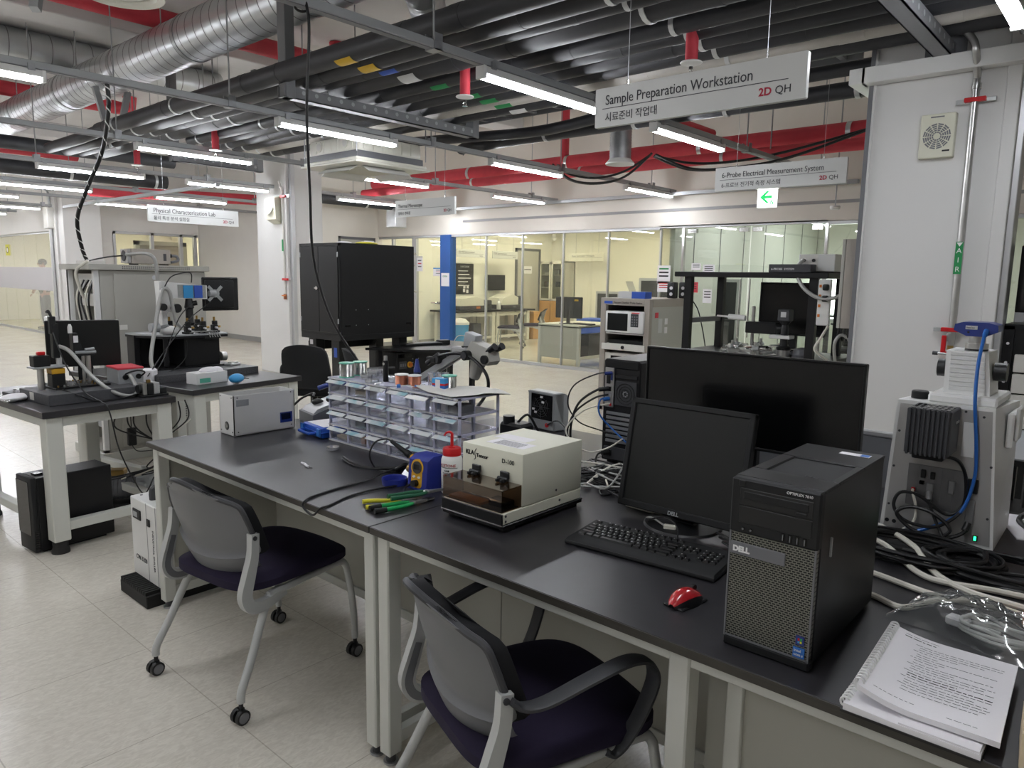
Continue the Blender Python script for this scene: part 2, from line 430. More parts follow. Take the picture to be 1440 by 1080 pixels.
struct('ceiling_room', MB().box(XB+0.12, -5, 2.75, 16.02, YC, 2.85, 'wall_room'))
struct('ceiling_left_room', MB().box(5.75, YF+0.12, 2.75, 13, 26, 2.85, 'wall_room'))
struct('wall_left_room', MB().box(11.5, YF+0.12, 0, 11.6, 26, 2.8, 'wall_room').box(8.55, YF+0.06, 0, 11.6, YF+0.12, 2.8, 'wall_room'))
# columns
m = MB().box(6.0, 9.78, 0, 6.62, 10.58, CEIL, 'column_white', 0.006)
m.box(5.985, 9.72, 0, 6.6, 9.80, CEIL, 'column_white', 0.004).box(6.03, 9.66, 0, 6.10, 9.73, 3.6, 'alu', 0.01)
struct('column_left', m, 'white square column left of the black cabinet', 'column')
m = MB().box(5.2, 16.6, 0, 5.9, 17.5, CEIL, 'column_white', 0.006).box(5.16, 16.9, 0, 5.2, 17.0, CEIL, 'column_white')
struct('column_far', m, 'white column behind the grey steel cabinet', 'column')
m = MB().box(4.9, 0.752, 0, 5.30, 1.436, CEIL, 'column_white', 0.004)  # column, its trunking and fittings scaled about the camera to stand deeper
m.box(4.885, 0.684, 0, 5.25, 0.752, CEIL, 'column_white', 0.004).box(4.93, 0.652, 0, 5.07, 0.686, 2.64, 'alu', 0.004)
m.box(4.875, 1.431, 0, 5.0, 1.455, CEIL, 'mid_grey').box(4.88, 1.420, 0, 4.91, 1.434, CEIL, 'white_plastic').box(4.893, 0.96, 2.79, 4.901, 1.17, 3.02, 'mid_grey')
struct('column_right', m, 'wide white column behind the large inverted microscope', 'column')

# glazed partition facing the benches
win = thing('window_1', 'long glazed partition with slim metal mullions under the cream wall', 'glass partition', (XB, 0, 0)); win['kind'] = 'structure'
def pane(y0, y1, gm, par, z0=0.05, z1=2.3):
    MB().box(0.045, y0, z0, 0.055, y1, z1, gm).build('pane', par)
def mullion(y, wd, mt, par, d=0.05):
    MB().box(0.05-d/2, y-wd/2, 0, 0.05+d/2, y+wd/2, 2.3, mt, 0.003).build('mullion', par)
Y1 = [10.22, 9.34, 8.46, 7.56, 6.66, 5.72]
for a, b in zip(Y1[:-1], Y1[1:]): pane(b, a, 'glass', win)
for y in Y1[1:]: mullion(y, 0.024, 'alu', win)
MB().box(0.0, 5.72, 2.26, 0.1, 12.4, 2.31, 'alu', 0.003).build('head_rail', win)
MB().box(0.01, 5.72, 0, 0.09, 10.2, 0.05, 'alu', 0.003).build('sill_rail', win)
MB().box(-0.03, 10.22, 0, 0.13, 10.50, 2.30, 'blue_post', 0.004).build('post', win)['label'] = 'bright blue post beside the sliding glass door'
dr = thing('door_1', 'glass door in a white frame left of the blue post', 'door', (XB, 0, 0)); dr['kind'] = 'structure'
pane(10.54, 11.25, 'glass', dr, 0.05, 2.26); pane(11.37, 11.95, 'glass', dr, 0.05, 2.26)
for y, ww in ((10.52, 0.04), (11.31, 0.12), (11.98, 0.06)): mullion(y, ww, 'alu', dr, 0.07)
for z in (1.95, 1.72, 1.2): MB().cyl((-0.04, 11.24, z), (0.0, 11.24, z), 0.02, 'chrome').cyl((-0.04, 11.24, z), (-0.04, 11.19, z), 0.012, 'chrome').build('hinge', dr)
MB().tube([(-0.0, 10.60, 1.0), (-0.06, 10.60, 1.0), (-0.06, 10.72, 1.0)], 0.012, 'chrome', smooth=False).cyl((-0.01, 10.6, 1.0), (0.05, 10.6, 1.0), 0.03, 'chrome').build('handle', dr)
MB().box(-0.004, 10.24, 1.33, 0.0, 10.46, 1.58, 'paper').text('OPEN', 0.05, Tm((-0.006, 10.42, 1.50), **FACE_X), 'green_label').build('notice', win, (-0.03, 0, 0))
# frameless glazed doors of the greyish room on the right
d2 = thing('door_2', 'frameless double glass door of the greyish room on the right', 'door', (XB, 0, 0)); d2['kind'] = 'structure'
pane(5.36, 5.70, 'glass_grey', d2); pane(4.33, 5.30, 'glass_grey', d2, 0.03, 2.28); pane(3.33, 4.31, 'glass_grey', d2, 0.03, 2.28)
for y in (5.34, 3.30): MB().box(0.02, y-0.02, 0, 0.08, y+0.02, 2.3, 'chrome', 0.003).build('post', d2)
MB().box(0.0, 3.28, 2.28, 0.1, 5.72, 2.32, 'alu', 0.003).build('head_rail', d2)
for y in (5.2, 4.42, 4.22, 3.42): MB().box(0.02, y-0.07, 2.2, 0.08, y+0.07, 2.26, 'chrome', 0.004).build('patch_fitting', d2)
for y in (4.39, 4.25): MB().tube([(-0.05, y, 0.75), (-0.05, y, 1.55)], 0.012, 'chrome').build('handle', d2)
w2 = thing('window_2', 'glass panes right of the frameless glass door', 'glass partition', (XB, 0, 0)); w2['kind'] = 'structure'
pane(2.3, 3.27, 'glass', w2); pane(1.3, 2.28, 'glass', w2); pane(0.0, 1.28, 'glass_grey', w2); pane(-2.5, -0.02, 'glass_grey', w2)
for y in (2.29, 1.29, -0.01): mullion(y, 0.03, 'alu', w2)
MB().box(0.0, -5, 2.26, 0.1, 3.28, 2.31, 'alu', 0.003).build('head_rail', w2)
# grey steel door in the corner wall
d3 = thing('door_3', 'grey steel door with a small white name plate in the far corner', 'door', (8.80, YC, 0)); d3['kind'] = 'structure'
MB().box(0, -0.01, 0, 0.05, 0.06, 2.28, 'mid_grey').box(0.87, -0.01, 0, 0.92, 0.06, 2.28, 'mid_grey').box(0, -0.01, 2.23, 0.92, 0.06, 2.28, 'mid_grey').build('door_frame', d3)
MB().box(0.05, 0.01, 0, 0.87, 0.05, 2.23, 'cab_pale').build('door_leaf', d3)
MB().box(0.62, -0.02, 2.10, 0.88, -0.005, 2.22, 'paper').text('출입문', 0.07, Tm((0.66, -0.022, 2.13), **FACE_Y), 'text_black').build('plate', d3)
# glass front with a door in the far wall (left)
w3 = thing('window_3', 'glazed front with an open doorway behind the grey steel cabinet', 'glass partition', (0, YF, 0)); w3['kind'] = 'structure'
for x in (6.52, 7.35, 8.02, 8.36): MB().box(x-0.035, 0, 0, x+0.035, 0.1, 2.4, 'alu', 0.003).build('mullion', w3)
MB().box(6.5, 0, 2.34, XL, 0.1, 2.4, 'alu', 0.003).build('head_rail', w3)
MB().box(6.55, 0.045, 0, 7.32, 0.055, 2.34, 'glass').build('pane', w3); MB().box(8.05, 0.045, 0, 8.33, 0.055, 2.34, 'glass').build('pane', w3)
d4 = thing('door_4', 'pale door leaf standing open inside the yellow lit room', 'door', (7.6, YF+1.1, 0)); d4['kind'] = 'structure'
MB().box(-0.2, 0, 0, -0.1, 0.12, 2.25, 'cab_pale').box(0.95, 0, 0, 1.05, 0.12, 2.25, 'cab_pale').box(-0.2, 0, 2.15, 1.05, 0.12, 2.25, 'cab_pale').build('door_frame', d4)
MB().box(-0.1, 0.04, 0, 0.95, 0.09, 2.15, 'rack_taupe').build('door_leaf', d4)
# leftmost glazed partition with its frosted band
w4 = thing('window_4', 'glazed partition with a frosted band at the far left', 'glass partition', (5.7, 0, 0)); w4['kind'] = 'structure'
ys = [18.3+0.92*i for i in range(9)]
for a, b in zip(ys[:-1], ys[1:]):
    MB().box(-0.005, a, 0.05, 0.005, b-0.012, 2.38, 'glass').build('pane', w4)
MB().box(-0.012, 18.3, 1.03, -0.007, 25.6, 1.57, 'frosted').build('film', w4)
MB().box(-0.03, 18.25, 2.34, 0.03, 26, 2.40, 'alu').box(-0.03, 18.25, 0, 0.03, 26, 0.05, 'alu').build('rail', w4)
# grey steel leaf low on the left wall beside the column
o = MB().box(XL-0.03, 12.45, 0.02, XL-0.002, 13.62, 1.75, 'cab_grey', 0.004).build('door_5'); tag(o, 'low grey steel wall panel right of the left column', 'panel'); o['kind'] = 'structure'
# cable trunking round the right column
o = MB().box(4.79, -0.68, 2.704, 4.883, 1.48, 2.795, 'white_plastic', 0.004).box(4.79, 1.458, 2.704, 5.36, 1.55, 2.795, 'white_plastic', 0.004).build('trim_1'); o['kind'] = 'structure'

# ---------------- lamps in the glazed rooms ----------------
def room_lamp(x, y, L, along, label, grp, z=2.74):
    t = thing('room_light', label, 'ceiling light', (x, y, z), 0 if along == 'x' else R(90), grp)
    MB().box(-L/2-0.01, -0.06, -0.02, L/2+0.01, 0.06, 0.0, 'white_metal').build('housing', t)
    MB().box(-L/2, -0.05, -0.035, L/2, 0.05, -0.02, 'led_warm').build('diffuser', t)
for x in (10.9, 12.6, 14.3):
    for y in (7.0, 9.2, 11.4): room_lamp(x, y, 1.2, 'x', 'recessed strip lamp on the ceiling of the bright glazed room', 'strip lamps in the bright glazed room')
for x in (6.6, 8.6, 10.4):
    for y in (19.2, 21.7, 24.2): room_lamp(x, y, 1.2, 'x', 'strip lamp on the ceiling of the yellow lit room at the far left', 'strip lamps in the far left room')
for x, y in ((11.2, 4.6), (13.6, 4.6), (11.2, 2.6), (13.6, 2.6), (12.4, 0.6), (12.4, -2.0)):
    t = thing('room_light', 'strip lamp on the ceiling of the greyish glazed room', 'ceiling light', (x, y, 2.74), 0, 'strip lamps in the greyish glazed room')
    MB().box(-0.61, -0.06, -0.02, 0.61, 0.06, 0.0, 'white_metal').build('housing', t)
    MB().box(-0.6, -0.04, -0.035, 0.6, 0.04, -0.02, 'led').build('diffuser', t)
# ================= lighting rails and battens =================
rows = [(0.62, 'nearest to the right column', [(3.0, 1), (0.4, 0), (-2.2, 0)]),
        (3.17, 'above the front workbench', [(3.28, 1), (5.26, 1), (0.2, 0), (-2.5, 0)]),
        (5.45, 'in front of the ceiling cassette', [(0.45, 1), (3.30, 1), (5.80, 1), (8.40, 1), (-2.3, 0)]),
        (7.62, 'behind the spiral duct crossing', [(0.4, 0), (3.07, 1), (5.65, 1), (8.15, 1)]),
        (10.0, 'beside the left column', [(0.3, 0), (2.90, 1), (4.66, 1)]),
        (10.02, 'continuing behind the left column', [(7.1, 1), (8.4, 1)]),
        (12.4, 'over the hanging physical lab sign', [(0.4, 0), (3.1, 1), (5.25, 1)]),
        (14.5, 'near the left wall beyond the sign', [(0.2, 0), (2.7, 1), (5.05, 1)]),
        (16.9, 'behind the far left column', [(-1.0, 0), (1.4, 1), (3.7, 1)]),
        (19.2, 'before the frosted partition', [(-1.0, 0), (1.4, 1), (3.7, 1)]),
        (21.5, 'second from the far end', [(-1.0, 0), (1.4, 1), (3.7, 1)]),
        (23.8, 'at the far end of the hall', [(-1.0, 0), (1.4, 1), (3.7, 1)])]
ordn = ['first', 'second', 'third', 'fourth', 'fifth']
proto = None
for ry, where, xs in rows:
    x1 = 9.7 if ry < 9 else (8.3 if ry < 16 else 5.1)
    if ry < 1: x1 = 4.7
    if 9.5 < ry < 10.5: x1 = 5.95
    xs0 = 6.7 if 'continuing' in where else -3
    if xs0 > 0: x1 = 9.7
    t = thing('lighting_rail', 'long grey steel lighting rail %s' % where, 'lighting rail', (0, ry, 2.79))
    m = MB().box(xs0, -0.032, -0.02, x1, 0.032, 0.024, 'rail_steel', 0.003).box(xs0, -0.022, -0.024, x1, 0.022, -0.02, 'rail_grey')
    m.build('channel', t)
    x = (-1.2 if ry > 1 else 0.4) if xs0 < 0 else 7.4
    while x < x1-0.1:
        b = MB().box(x-0.03, -0.04, -0.028, x+0.03, 0.04, -0.022, 'galv_dull').box(x-0.03, -0.04, -0.028, x+0.03, -0.034, 0.06, 'galv_dull').box(x-0.03, 0.034, -0.028, x+0.03, 0.04, 0.06, 'galv_dull')
        b.cyl((x, 0, 0.024), (x, 0, CEIL-2.79), 0.006, 'rail_steel', n=6)
        b.build('hanger', t); x += 2.05
    xs = sorted(xs)
    for i, (x, vis) in enumerate(xs):
        lab = '%s lit white LED batten along the rail %s' % (ordn[i], where)
        if proto is None:
            p = thing('led_batten', lab, 'ceiling light', (x, ry, 2.765), 0, 'LED battens under the lighting rails')
            MB().box(0, -0.035, -0.045, 1.2, 0.035, 0.0, 'white_metal', 0.004).box(0.05, -0.045, -0.012, 0.09, 0.045, 0.03, 'galv_dull').box(1.11, -0.045, -0.012, 1.15, 0.045, 0.03, 'galv_dull').build('housing', p)
            MB().box(0.012, -0.028, -0.070, 1.188, 0.028, -0.045, 'led', 0.008, 2).build('diffuser', p)
            MB().box(-0.012, -0.037, -0.072, 0.012, 0.037, 0.002, 'white_plastic', 0.003).build('end_cap', p); MB().box(1.188, -0.037, -0.072, 1.212, 0.037, 0.002, 'white_plastic', 0.003).build('end_cap', p)
            proto = p
        else:
            dup(proto, (x, ry, 2.765), 0, lab)
# rails running along the room, joining the lighting rails
for x, y0, y1, z, lab in ((5.05, 9.9, 16.0, 2.72, 'pale cross rail under the far lighting rails'), (9.62, 2.9, 10.0, 2.75, 'thin rail along the top of the back wall joining the lighting rails')):
    o = MB().box(x-0.03, y0, z-0.025, x+0.03, y1, z+0.025, 'rail_steel', 0.003).build('cross_rail'); tag(o, lab, 'rail')

# ================= bundle of dark insulated pipes =================
P = [(3.03, 2.96, .07), (3.22, 2.96, .075), (3.38, 2.95, .05), (3.58, 2.99, .10), (3.86, 2.95, .055), (4.03, 2.95, .05), (4.20, 2.95, .06), (4.39, 2.95, .06), (4.56, 2.94, .055), (4.75, 2.94, .065),
     (4.02, 3.24, .08), (4.28, 3.24, .08), (4.55, 3.24, .07)]
plab = ['first low', 'second low', 'thin third low', 'fat fourth low', 'thin fifth low', 'sixth low', 'seventh low', 'eighth low', 'pale ninth low', 'last low', 'leftmost upper', 'second upper', 'rightmost upper']
tags_ = {0: ('yellow_label',), 1: ('yellow_label',), 2: ('blue_label',), 3: ('white_label',), 4: ('green_label',), 6: ('green_label',), 7: ('green_label',), 8: ('green_label',), 9: ('white_label',)}
tn = {'yellow_label': 'yellow', 'blue_label': 'blue', 'white_label': 'white', 'green_label': 'green'}
for i, (x, z, r) in enumerate(P):
    pale = i == 8
    mt = 'pipe_pale' if pale else 'pipe_black'
    y0, y1 = -2.2, (8.55 + 0.1*(i % 4) if i < 4 else 8.3)
    t = thing('insulated_pipe', '%s pipe of the dark bundle%s' % (plab[i], (' with a %s sticker, counted from the duct' % tn[tags_[i][0]]) if i in tags_ else ', counted from the duct'), 'pipe', (x, 0, z), 0, 'dark pipe bundle over the benches')
    m = MB()
    m.cyl((0, y0, 0), (0, y1-0.15, 0), r, mt, n=16)
    for k in range(12):          # taped joints of the insulation
        yy = y0+0.6+k*1.0+0.13*((i*5+k*3) % 7)
        if yy < y1-0.3: m.cyl((0, yy, 0), (0, yy+0.05+0.05*((i+k) % 3), 0), r*1.035, mt, n=16)
    if i < 4: m.tube([(0, y1-0.2, 0), (0, y1, -0.01), (-0.03, y1+0.15, -0.03), (-0.04, y1+0.35, -0.04), (-0.04, 9.85, -0.04)], r*0.85, mt, n=12, sub=4)
    m.build('pipe_run', t)
    if i in tags_:
        for yy in (4.05, 0.4):
            n = 8; vs = []; fs = []
            for k in range(n+1):
                a = R(225+70*k/n); vs += [((r*1.05)*cos(a), yy, (r*1.05)*sin(a)), ((r*1.05)*cos(a), yy+0.17, (r*1.05)*sin(a))]
            for k in range(n): fs.append((2*k, 2*k+1, 2*k+3, 2*k+2))
            MB().add(vs, fs, tags_[i][0]).build('sticker', t)
    if i < 10:
        for yy in (2.2, 6.6, 7.9): MB().cyl((0, yy, 0), (0, yy+0.03, 0), r*1.06, 'galv', n=16).build('clamp', t)
# trapeze hangers under the pipes
for k, (y, x0, x1) in enumerate(((1.06, 2.9, 4.89), (4.93, 3.02, 5.03), (8.75, 3.9, 5.05))):
    t = thing('pipe_trapeze', ['steel strut trapeze entering the wide right column', 'steel strut trapeze across the middle of the pipe bundle', 'steel strut trapeze near the left end of the pipe bundle'][k], 'pipe support', (0, y, 2.84), 0, 'trapezes under the pipe bundle')
    m = MB().box(x0, -0.045, -0.05, x1, 0.045, -0.042, 'rail_grey').box(x0, -0.045, -0.05, x1, -0.038, 0.03, 'rail_grey').box(x0, 0.038, -0.05, x1, 0.045, 0.03, 'rail_grey')
    xx = x0+0.05
    while xx < x1-0.05:
        m.cyl((xx, -0.046, 0.0), (xx, -0.040, 0.0), 0.016, 'rail_steel', n=8); xx += 0.11
    m.build('channel', t)
    for xx in (x0+0.05, x1-0.04) if k else (x0+0.05,):
        MB().box(xx-0.04, -0.05, -0.05, xx+0.04, 0.05, CEIL-2.84, 'rail_grey', 0.004).build('hanger', t)
# long black pipe hung on clevis straps in front of the back wall
t = thing('hung_pipe', 'long black pipe on strap hangers in front of the red pipes', 'pipe', (5.7, 0, 2.895))
MB().tube([(0, -2, 0), (0, 5.0, 0), (0.05, 5.8, -0.02)], 0.06, 'pipe_black', n=14, sub=3).build('pipe_run', t)
for y in (1.75, 2.75, 3.6, 4.6):
    MB().cyl((0, y, 0), (0, y+0.035, 0), 0.066, 'galv', n=16).cyl((0, y+0.017, 0.06), (0, y+0.017, CEIL-2.895), 0.006, 'galv_dull', n=6).build('strap', t)
t = thing('hung_pipe', 'thinner black pipe sagging above the strap hung black pipe', 'pipe', (5.45, 0, 2.98))
MB().tube([(0, -2, 0), (0, 1.5, 0), (0, 3.2, -0.02), (0, 4.4, -0.10), (0, 5.4, -0.06), (0, 6.5, 0.0)], 0.05, 'pipe_black', n=12, sub=4).build('pipe_run', t)
# black pipe below the cassette at the far corner and the long one at the left
t = thing('hung_pipe', 'fat black pipe ending in a steel box at the far corner', 'pipe', (0, 11.3, 2.86))
MB().cyl((6.8, 0, 0), (9.35, 0, 0), 0.10, 'pipe_black', n=16).build('pipe_run', t)
for x in (7.3, 8.6): MB().cyl((x, 0, 0), (x+.04, 0, 0), 0.106, 'galv', n=16).cyl((x+.02, 0, .1), (x+.02, 0, CEIL-2.86), .006, 'galv_dull', n=6).build('strap', t)
MB().box(9.22, -0.14, -0.42, 9.50, 0.14, -0.06, 'galv', 0.01).build('steel_box', t)
t = thing('hung_pipe', 'long black pipe running across under the spiral duct at the left', 'pipe', (0, 12.1, 2.93))
MB().cyl((-3, 0, 0), (5.3, 0, 0), 0.11, 'pipe_black', n=16).build('pipe_run', t)
for x in (1.0, 2.4, 3.9, 5.1): MB().cyl((x, 0, 0), (x+.04, 0, 0), 0.117, 'galv', n=16).cyl((x+.02, 0, .1), (x+.02, 0, CEIL-2.93), .006, 'galv_dull', n=6).build('strap', t)
t = thing('hung_pipe', 'second black pipe running across behind the spiral duct at the left', 'pipe', (0, 10.9, 3.08))
MB().cyl((-3, 0, 0), (4.9, 0, 0), 0.085, 'pipe_black', n=16).build('pipe_run', t)
# red sprinkler mains
def redpipe(name, lab, pts, r, clamps=()):
    t = thing(name, lab, 'sprinkler pipe', pts[0], 0, 'red sprinkler pipes')
    o = Vector(pts[0]); q = [Vector(p)-o for p in pts]
    MB().tube(q, r, 'pipe_red', n=16, smooth=False).build('pipe_run', t)
    for c in clamps:
        a = Vector(c[0])-o; b = Vector(c[1])-o
        MB().cyl(a, b, r*1.05, 'galv', n=16).build('clamp', t)
    return t
redpipe('sprinkler_main', 'thick upper red sprinkler main along the back wall', [(8.3, -2, 3.10), (8.3, 10.6, 3.10)], 0.10, [((8.3, y, 3.10), (8.3, y+0.05, 3.10)) for y in (2.6, 4.3, 6.3, 8.2)])
redpipe('sprinkler_main', 'slimmer lower red sprinkler pipe along the back wall', [(8.05, -2, 2.92), (8.05, 10.6, 2.92)], 0.065, [((8.05, y, 2.92), (8.05, y+0.04, 2.92)) for y in (2.3, 3.9, 5.9, 7.9)])
redpipe('sprinkler_main', 'red sprinkler pipe crossing above the spiral duct', [(-2, 7.79, 4.02), (5.25, 7.79, 4.02), (5.55, 7.79, 4.0), (5.55, 7.79, 4.29)], 0.095, [((3.75, 7.79, 4.02), (3.82, 7.79, 4.02)), ((5.1, 7.79, 4.02), (5.16, 7.79, 4.02))])
redpipe('sprinkler_main', 'red sprinkler pipe behind the spiral duct at the upper left', [(-2, 12.8, 4.1), (4.85, 12.8, 4.1), (5.1, 12.8, 4.1), (5.1, 12.8, 4.29)], 0.105, [((4.3, 12.8, 4.1), (4.37, 12.8, 4.1))])
redpipe('sprinkler_main', 'red sprinkler pipe at the far left under the ceiling', [(-2, 12.6, 3.25), (4.2, 12.6, 3.25)], 0.09, [((2.6, 12.6, 3.25), (2.66, 12.6, 3.25))])
redpipe('sprinkler_main', 'red pipes fanning above the physical lab sign', [(5.0, 14.8, 2.95), (8.2, 13.4, 2.95)], 0.10)
redpipe('sprinkler_main', 'short red riser joining the red mains above the cassette', [(8.3, 6.4, 3.1), (8.3, 6.4, 3.9)], 0.06)
redpipe('sprinkler_main', 'red branch pipe meeting the mains beside the flexible duct', [(6.9, 4.2, 3.25), (8.3, 4.2, 3.25)], 0.05)
for k, (x, y, z, lab) in enumerate(((3.77, 3.80, 2.86, 'above the middle of the workbenches'), (3.80, 7.47, 2.86, 'between the second and third lighting rail'), (3.75, 9.3, 2.86, 'at the left end of the pipe bundle'), (4.0, 2.18, 2.86, 'right of the large hanging sign'))):
    t = thing('sprinkler', 'red sprinkler drop with white rosette %s' % lab, 'sprinkler', (x, y, z-0.08), 0, 'sprinkler heads')
    MB().cyl((0, 0, 0.0), (0, 0, 0.34), 0.036, 'pipe_red', n=14).cyl((0, 0, 0.34), (0, 0, CEIL-z+0.08), 0.007, 'galv_dull', n=8).build('drop_pipe', t)
    MB().lathe([(0.0, -0.014), (0.062, -0.013), (0.064, -0.008), (0.060, -0.004), (0.0, -0.004)], 'white_plastic').build('rosette', t)
    m = MB().cyl((0, 0, -0.03), (0, 0, -0.045), 0.012, 'chrome', n=10)
    for s_ in (-1, 1): m.tube([(0.008*s_, 0, -0.045), (0.016*s_, 0, -0.055), (0.004*s_, 0, -0.07)], 0.003, 'chrome', n=6)
    m.cyl((0, 0, -0.07), (0, 0, -0.073), 0.02, 'chrome', n=12).build('head', t)
# spiral ventilation ducts
def duct(lab, p0, p1, r, step=0.14, mt='galv', bands=()):
    p0, p1 = Vector(p0), Vector(p1); d = (p1-p0); L = d.length; d.normalize()
    t = thing('spiral_duct', lab, 'duct', p0)
    m = MB().cyl((0, 0, 0), d*L, r, mt, n=64)
    k = 0.06
    while k < L-0.02:
        m.cyl(d*k, d*(k+0.010), r*1.006, 'rail_grey', n=40); k += step
    m.build('tube', t)
    for b in bands: MB().cyl(d*b, d*(b+0.05), r*1.03, 'galv_dull', n=40).build('joint_band', t)
    return t
t = duct('large shiny spiral duct crossing the ceiling at the upper left', (3.36, -1.5, 3.66), (3.36, 14.5, 3.66), 0.21, 0.15, bands=(8.4, 9.9, 11.6, 13.4))
m = MB()
for y in (5.5, 7.6, 9.9, 12.2): m.cyl((0, y+1.5, 0.20), (0, y+1.5, CEIL-3.66), 0.006, 'galv_dull', n=6).ell((0, y+1.5, 0.235), 0.025, 'galv', 10, 6)
m.build('hanger', t)
duct('far spiral duct passing above the large duct at the upper left', (-1.5, 10.3, 4.09), (5.3, 10.3, 4.09), 0.20, 0.22, 'galv')
t = thing('flexible_duct', 'crinkled silver flexible duct at the top edge behind the black pipes', 'duct', (0, 0, 0))
MB().tube([(3.95, 4.5, 3.78), (4.3, 4.8, 3.76), (4.8, 5.2, 3.80), (5.6, 5.3, 3.75), (6.3, 5.5, 3.8)], lambda u: 0.15+0.008*sin(u*260), 'galv', n=18, sub=22).build('hose', t)
t = thing('flexible_duct', 'shiny bent duct elbow in front of the grey far duct', 'duct', (0, 0, 0))
MB().tube([(1.9, 14.6, 3.9), (2.5, 14.2, 4.06), (2.9, 13.8, 4.08), (3.0, 13.2, 4.06)], lambda u: 0.19+0.006*sin(u*160), 'galv_dull', n=18, sub=16).build('hose', t)
# round supply diffuser on a stub of duct at the top left, and the flexible duct with rosette near the signs
t = thing('round_diffuser', 'large round cream air diffuser at the top edge of the picture', 'air diffuser', (2.00, 5.05, 3.24))
MB().lathe([(0.235, 0.02), (0.25, 0.0), (0.245, -0.018), (0.20, -0.01), (0.185, 0.01), (0.19, 0.06)], 'offwhite', n=40).build('rim', t)
MB().lathe([(0.0, -0.014), (0.14, -0.004), (0.165, 0.008), (0.15, 0.03), (0.0, 0.05)], 'offwhite', n=40).build('cone', t)
MB().cyl((0, 0, 0.02), (0, 0, 0.9), 0.17, 'galv_dull', n=30).build('neck', t)
t = thing('duct_outlet', 'grey foil flexible duct with white rosette between the two hanging signs', 'air outlet', (6.93, 4.58, 2.76))
MB().lathe([(0.115+0.004*(k % 2), 0.03+0.015*k) for k in range(101)], 'galv_dull', n=24).build('hose', t)
MB().lathe([(0.0, 0.02), (0.12, 0.02), (0.155, 0.0), (0.16, 0.012), (0.125, 0.05), (0.115, 0.06)], 'white_plastic', n=30).build('rosette', t)
# loops of black cable hanging under the red mains
for k, (pts, lab) in enumerate((([(7.6, 6.05, 2.96), (7.6, 5.75, 2.82), (7.6, 5.35, 2.75), (7.6, 4.95, 2.80), (7.6, 4.6, 2.96)], 'left of the flexible duct'), ([(7.6, 4.55, 2.94), (7.6, 4.1, 2.82), (7.6, 3.6, 2.79), (7.6, 3.0, 2.84), (7.6, 2.2, 2.98)], 'right of the flexible duct'))):
    t = thing('cable_loop', 'black cables sagging below the red mains %s' % lab, 'cable', pts[0]); o = Vector(pts[0])
    for d in (0, 0.05, -0.06): MB().tube([Vector(p)-o+Vector((d, d*0.8, -abs(d)*1.2*(1 if 0 < i < 4 else 0))) for i, p in enumerate(pts)], 0.014, 'cable_black', n=8, sub=8).build('cable', t)
# V shaped steel hangers
for k, (x, y) in enumerate(((1.86, 6.2), (3.05, 8.9))):
    t = thing('steel_brace', ['steel brace hanging from the slab beside the round diffuser', 'pair of slanted steel braces below the spiral duct'][k], 'brace', (x, y, 2.9), 0)
    if k == 0: MB().bar((0, 0, 0.45), (0.25, 0.3, 1.4), 0.06, 0.06, 'rail_steel').build('strut', t)
    else:
        MB().bar((0.29, 0, -0.02), (0.14, 0, 0.60), 0.05, 0.06, 'rail_steel').build('strut', t); MB().bar((0.33, 0, -0.02), (0.48, 0, 0.60), 0.05, 0.06, 'rail_steel').build('strut', t)
# cable ladder above the strap hung pipe
t = thing('cable_tray', 'grey cable ladder above the strap hung black pipe', 'cable tray', (4.96, 0, 3.0))
MB().box(0, 1.65, 0, 0.02, 5.7, 0.09, 'rail_grey').build('side_rail', t); MB().box(0.38, 1.65, 0, 0.40, 5.7, 0.09, 'rail_grey').build('side_rail', t)
for k in range(13): MB().box(0.02, 1.75+k*0.3, 0.01, 0.38, 1.79+k*0.3, 0.03, 'rail_grey').build('rung', t)
for k in range(3): MB().tube([(0.1+k*0.1, 1.7, 0.06), (0.12+k*0.09, 3, 0.06), (0.1+k*0.1, 5.6, 0.06)], 0.025, ['cable_black', 'rail_grey', 'cable_black'][k], n=8).build('cable', t)

# ceiling cassette air conditioner
t = thing('ceiling_cassette', 'cream ceiling cassette air conditioner hanging beside the pipe bundle', 'air conditioner', (4.86, 6.36, 2.60))
m = MB().box(-0.41, -0.41, 0.11, 0.41, 0.41, 0.272, 'offwhite', 0.03, 2)
for sgn in (-1, 1):
    for k in range(6): m.box(-0.34+k*0.12, sgn*0.405, 0.14, -0.33+k*0.12, sgn*0.416, 0.25, 'offwhite').box(sgn*0.405, -0.34+k*0.12, 0.14, sgn*0.416, -0.33+k*0.12, 0.25, 'offwhite')
for yy in (-0.22, 0.22): m.cyl((-0.405, yy, 0.20), (-0.418, yy, 0.20), 0.05, 'offwhite', n=24).cyl((-0.41, yy, 0.20), (-0.421, yy, 0.20), 0.036, 'paper_grey', n=24)
m.build('body', t)
MB().box(-0.42, -0.42, 0.06, 0.42, 0.42, 0.12, 'mid_grey').build('band', t)
MB().box(-0.475, -0.475, 0.0, 0.475, 0.475, 0.02, 'offwhite', 0.006).box(-0.45, -0.45, 0.02, 0.45, 0.45, 0.055, 'offwhite', 0.008).build('panel', t)
m = MB().box(-0.25, -0.25, -0.008, 0.25, 0.25, 0.0, 'paper_grey')
for k in range(18): m.box(-0.24, -0.24+k*0.027, -0.014, 0.24, -0.232+k*0.027, -0.008, 'offwhite')
m.build('grille', t)
for a in range(4):
    q = MB(Matrix.Rotation(pi/2*a, 4, 'Z')); q.add([(0.30, -0.27, -0.005), (0.40, -0.27, -0.06), (0.40, 0.27, -0.06), (0.30, 0.27, -0.005), (0.305, -0.27, 0.0), (0.405, -0.27, -0.055), (0.405, 0.27, -0.055), (0.305, 0.27, 0.0)], [(0, 1, 2, 3), (4, 5, 6, 7), (0, 1, 5, 4), (2, 3, 7, 6)], 'white_plastic'); q.build('flap', t)
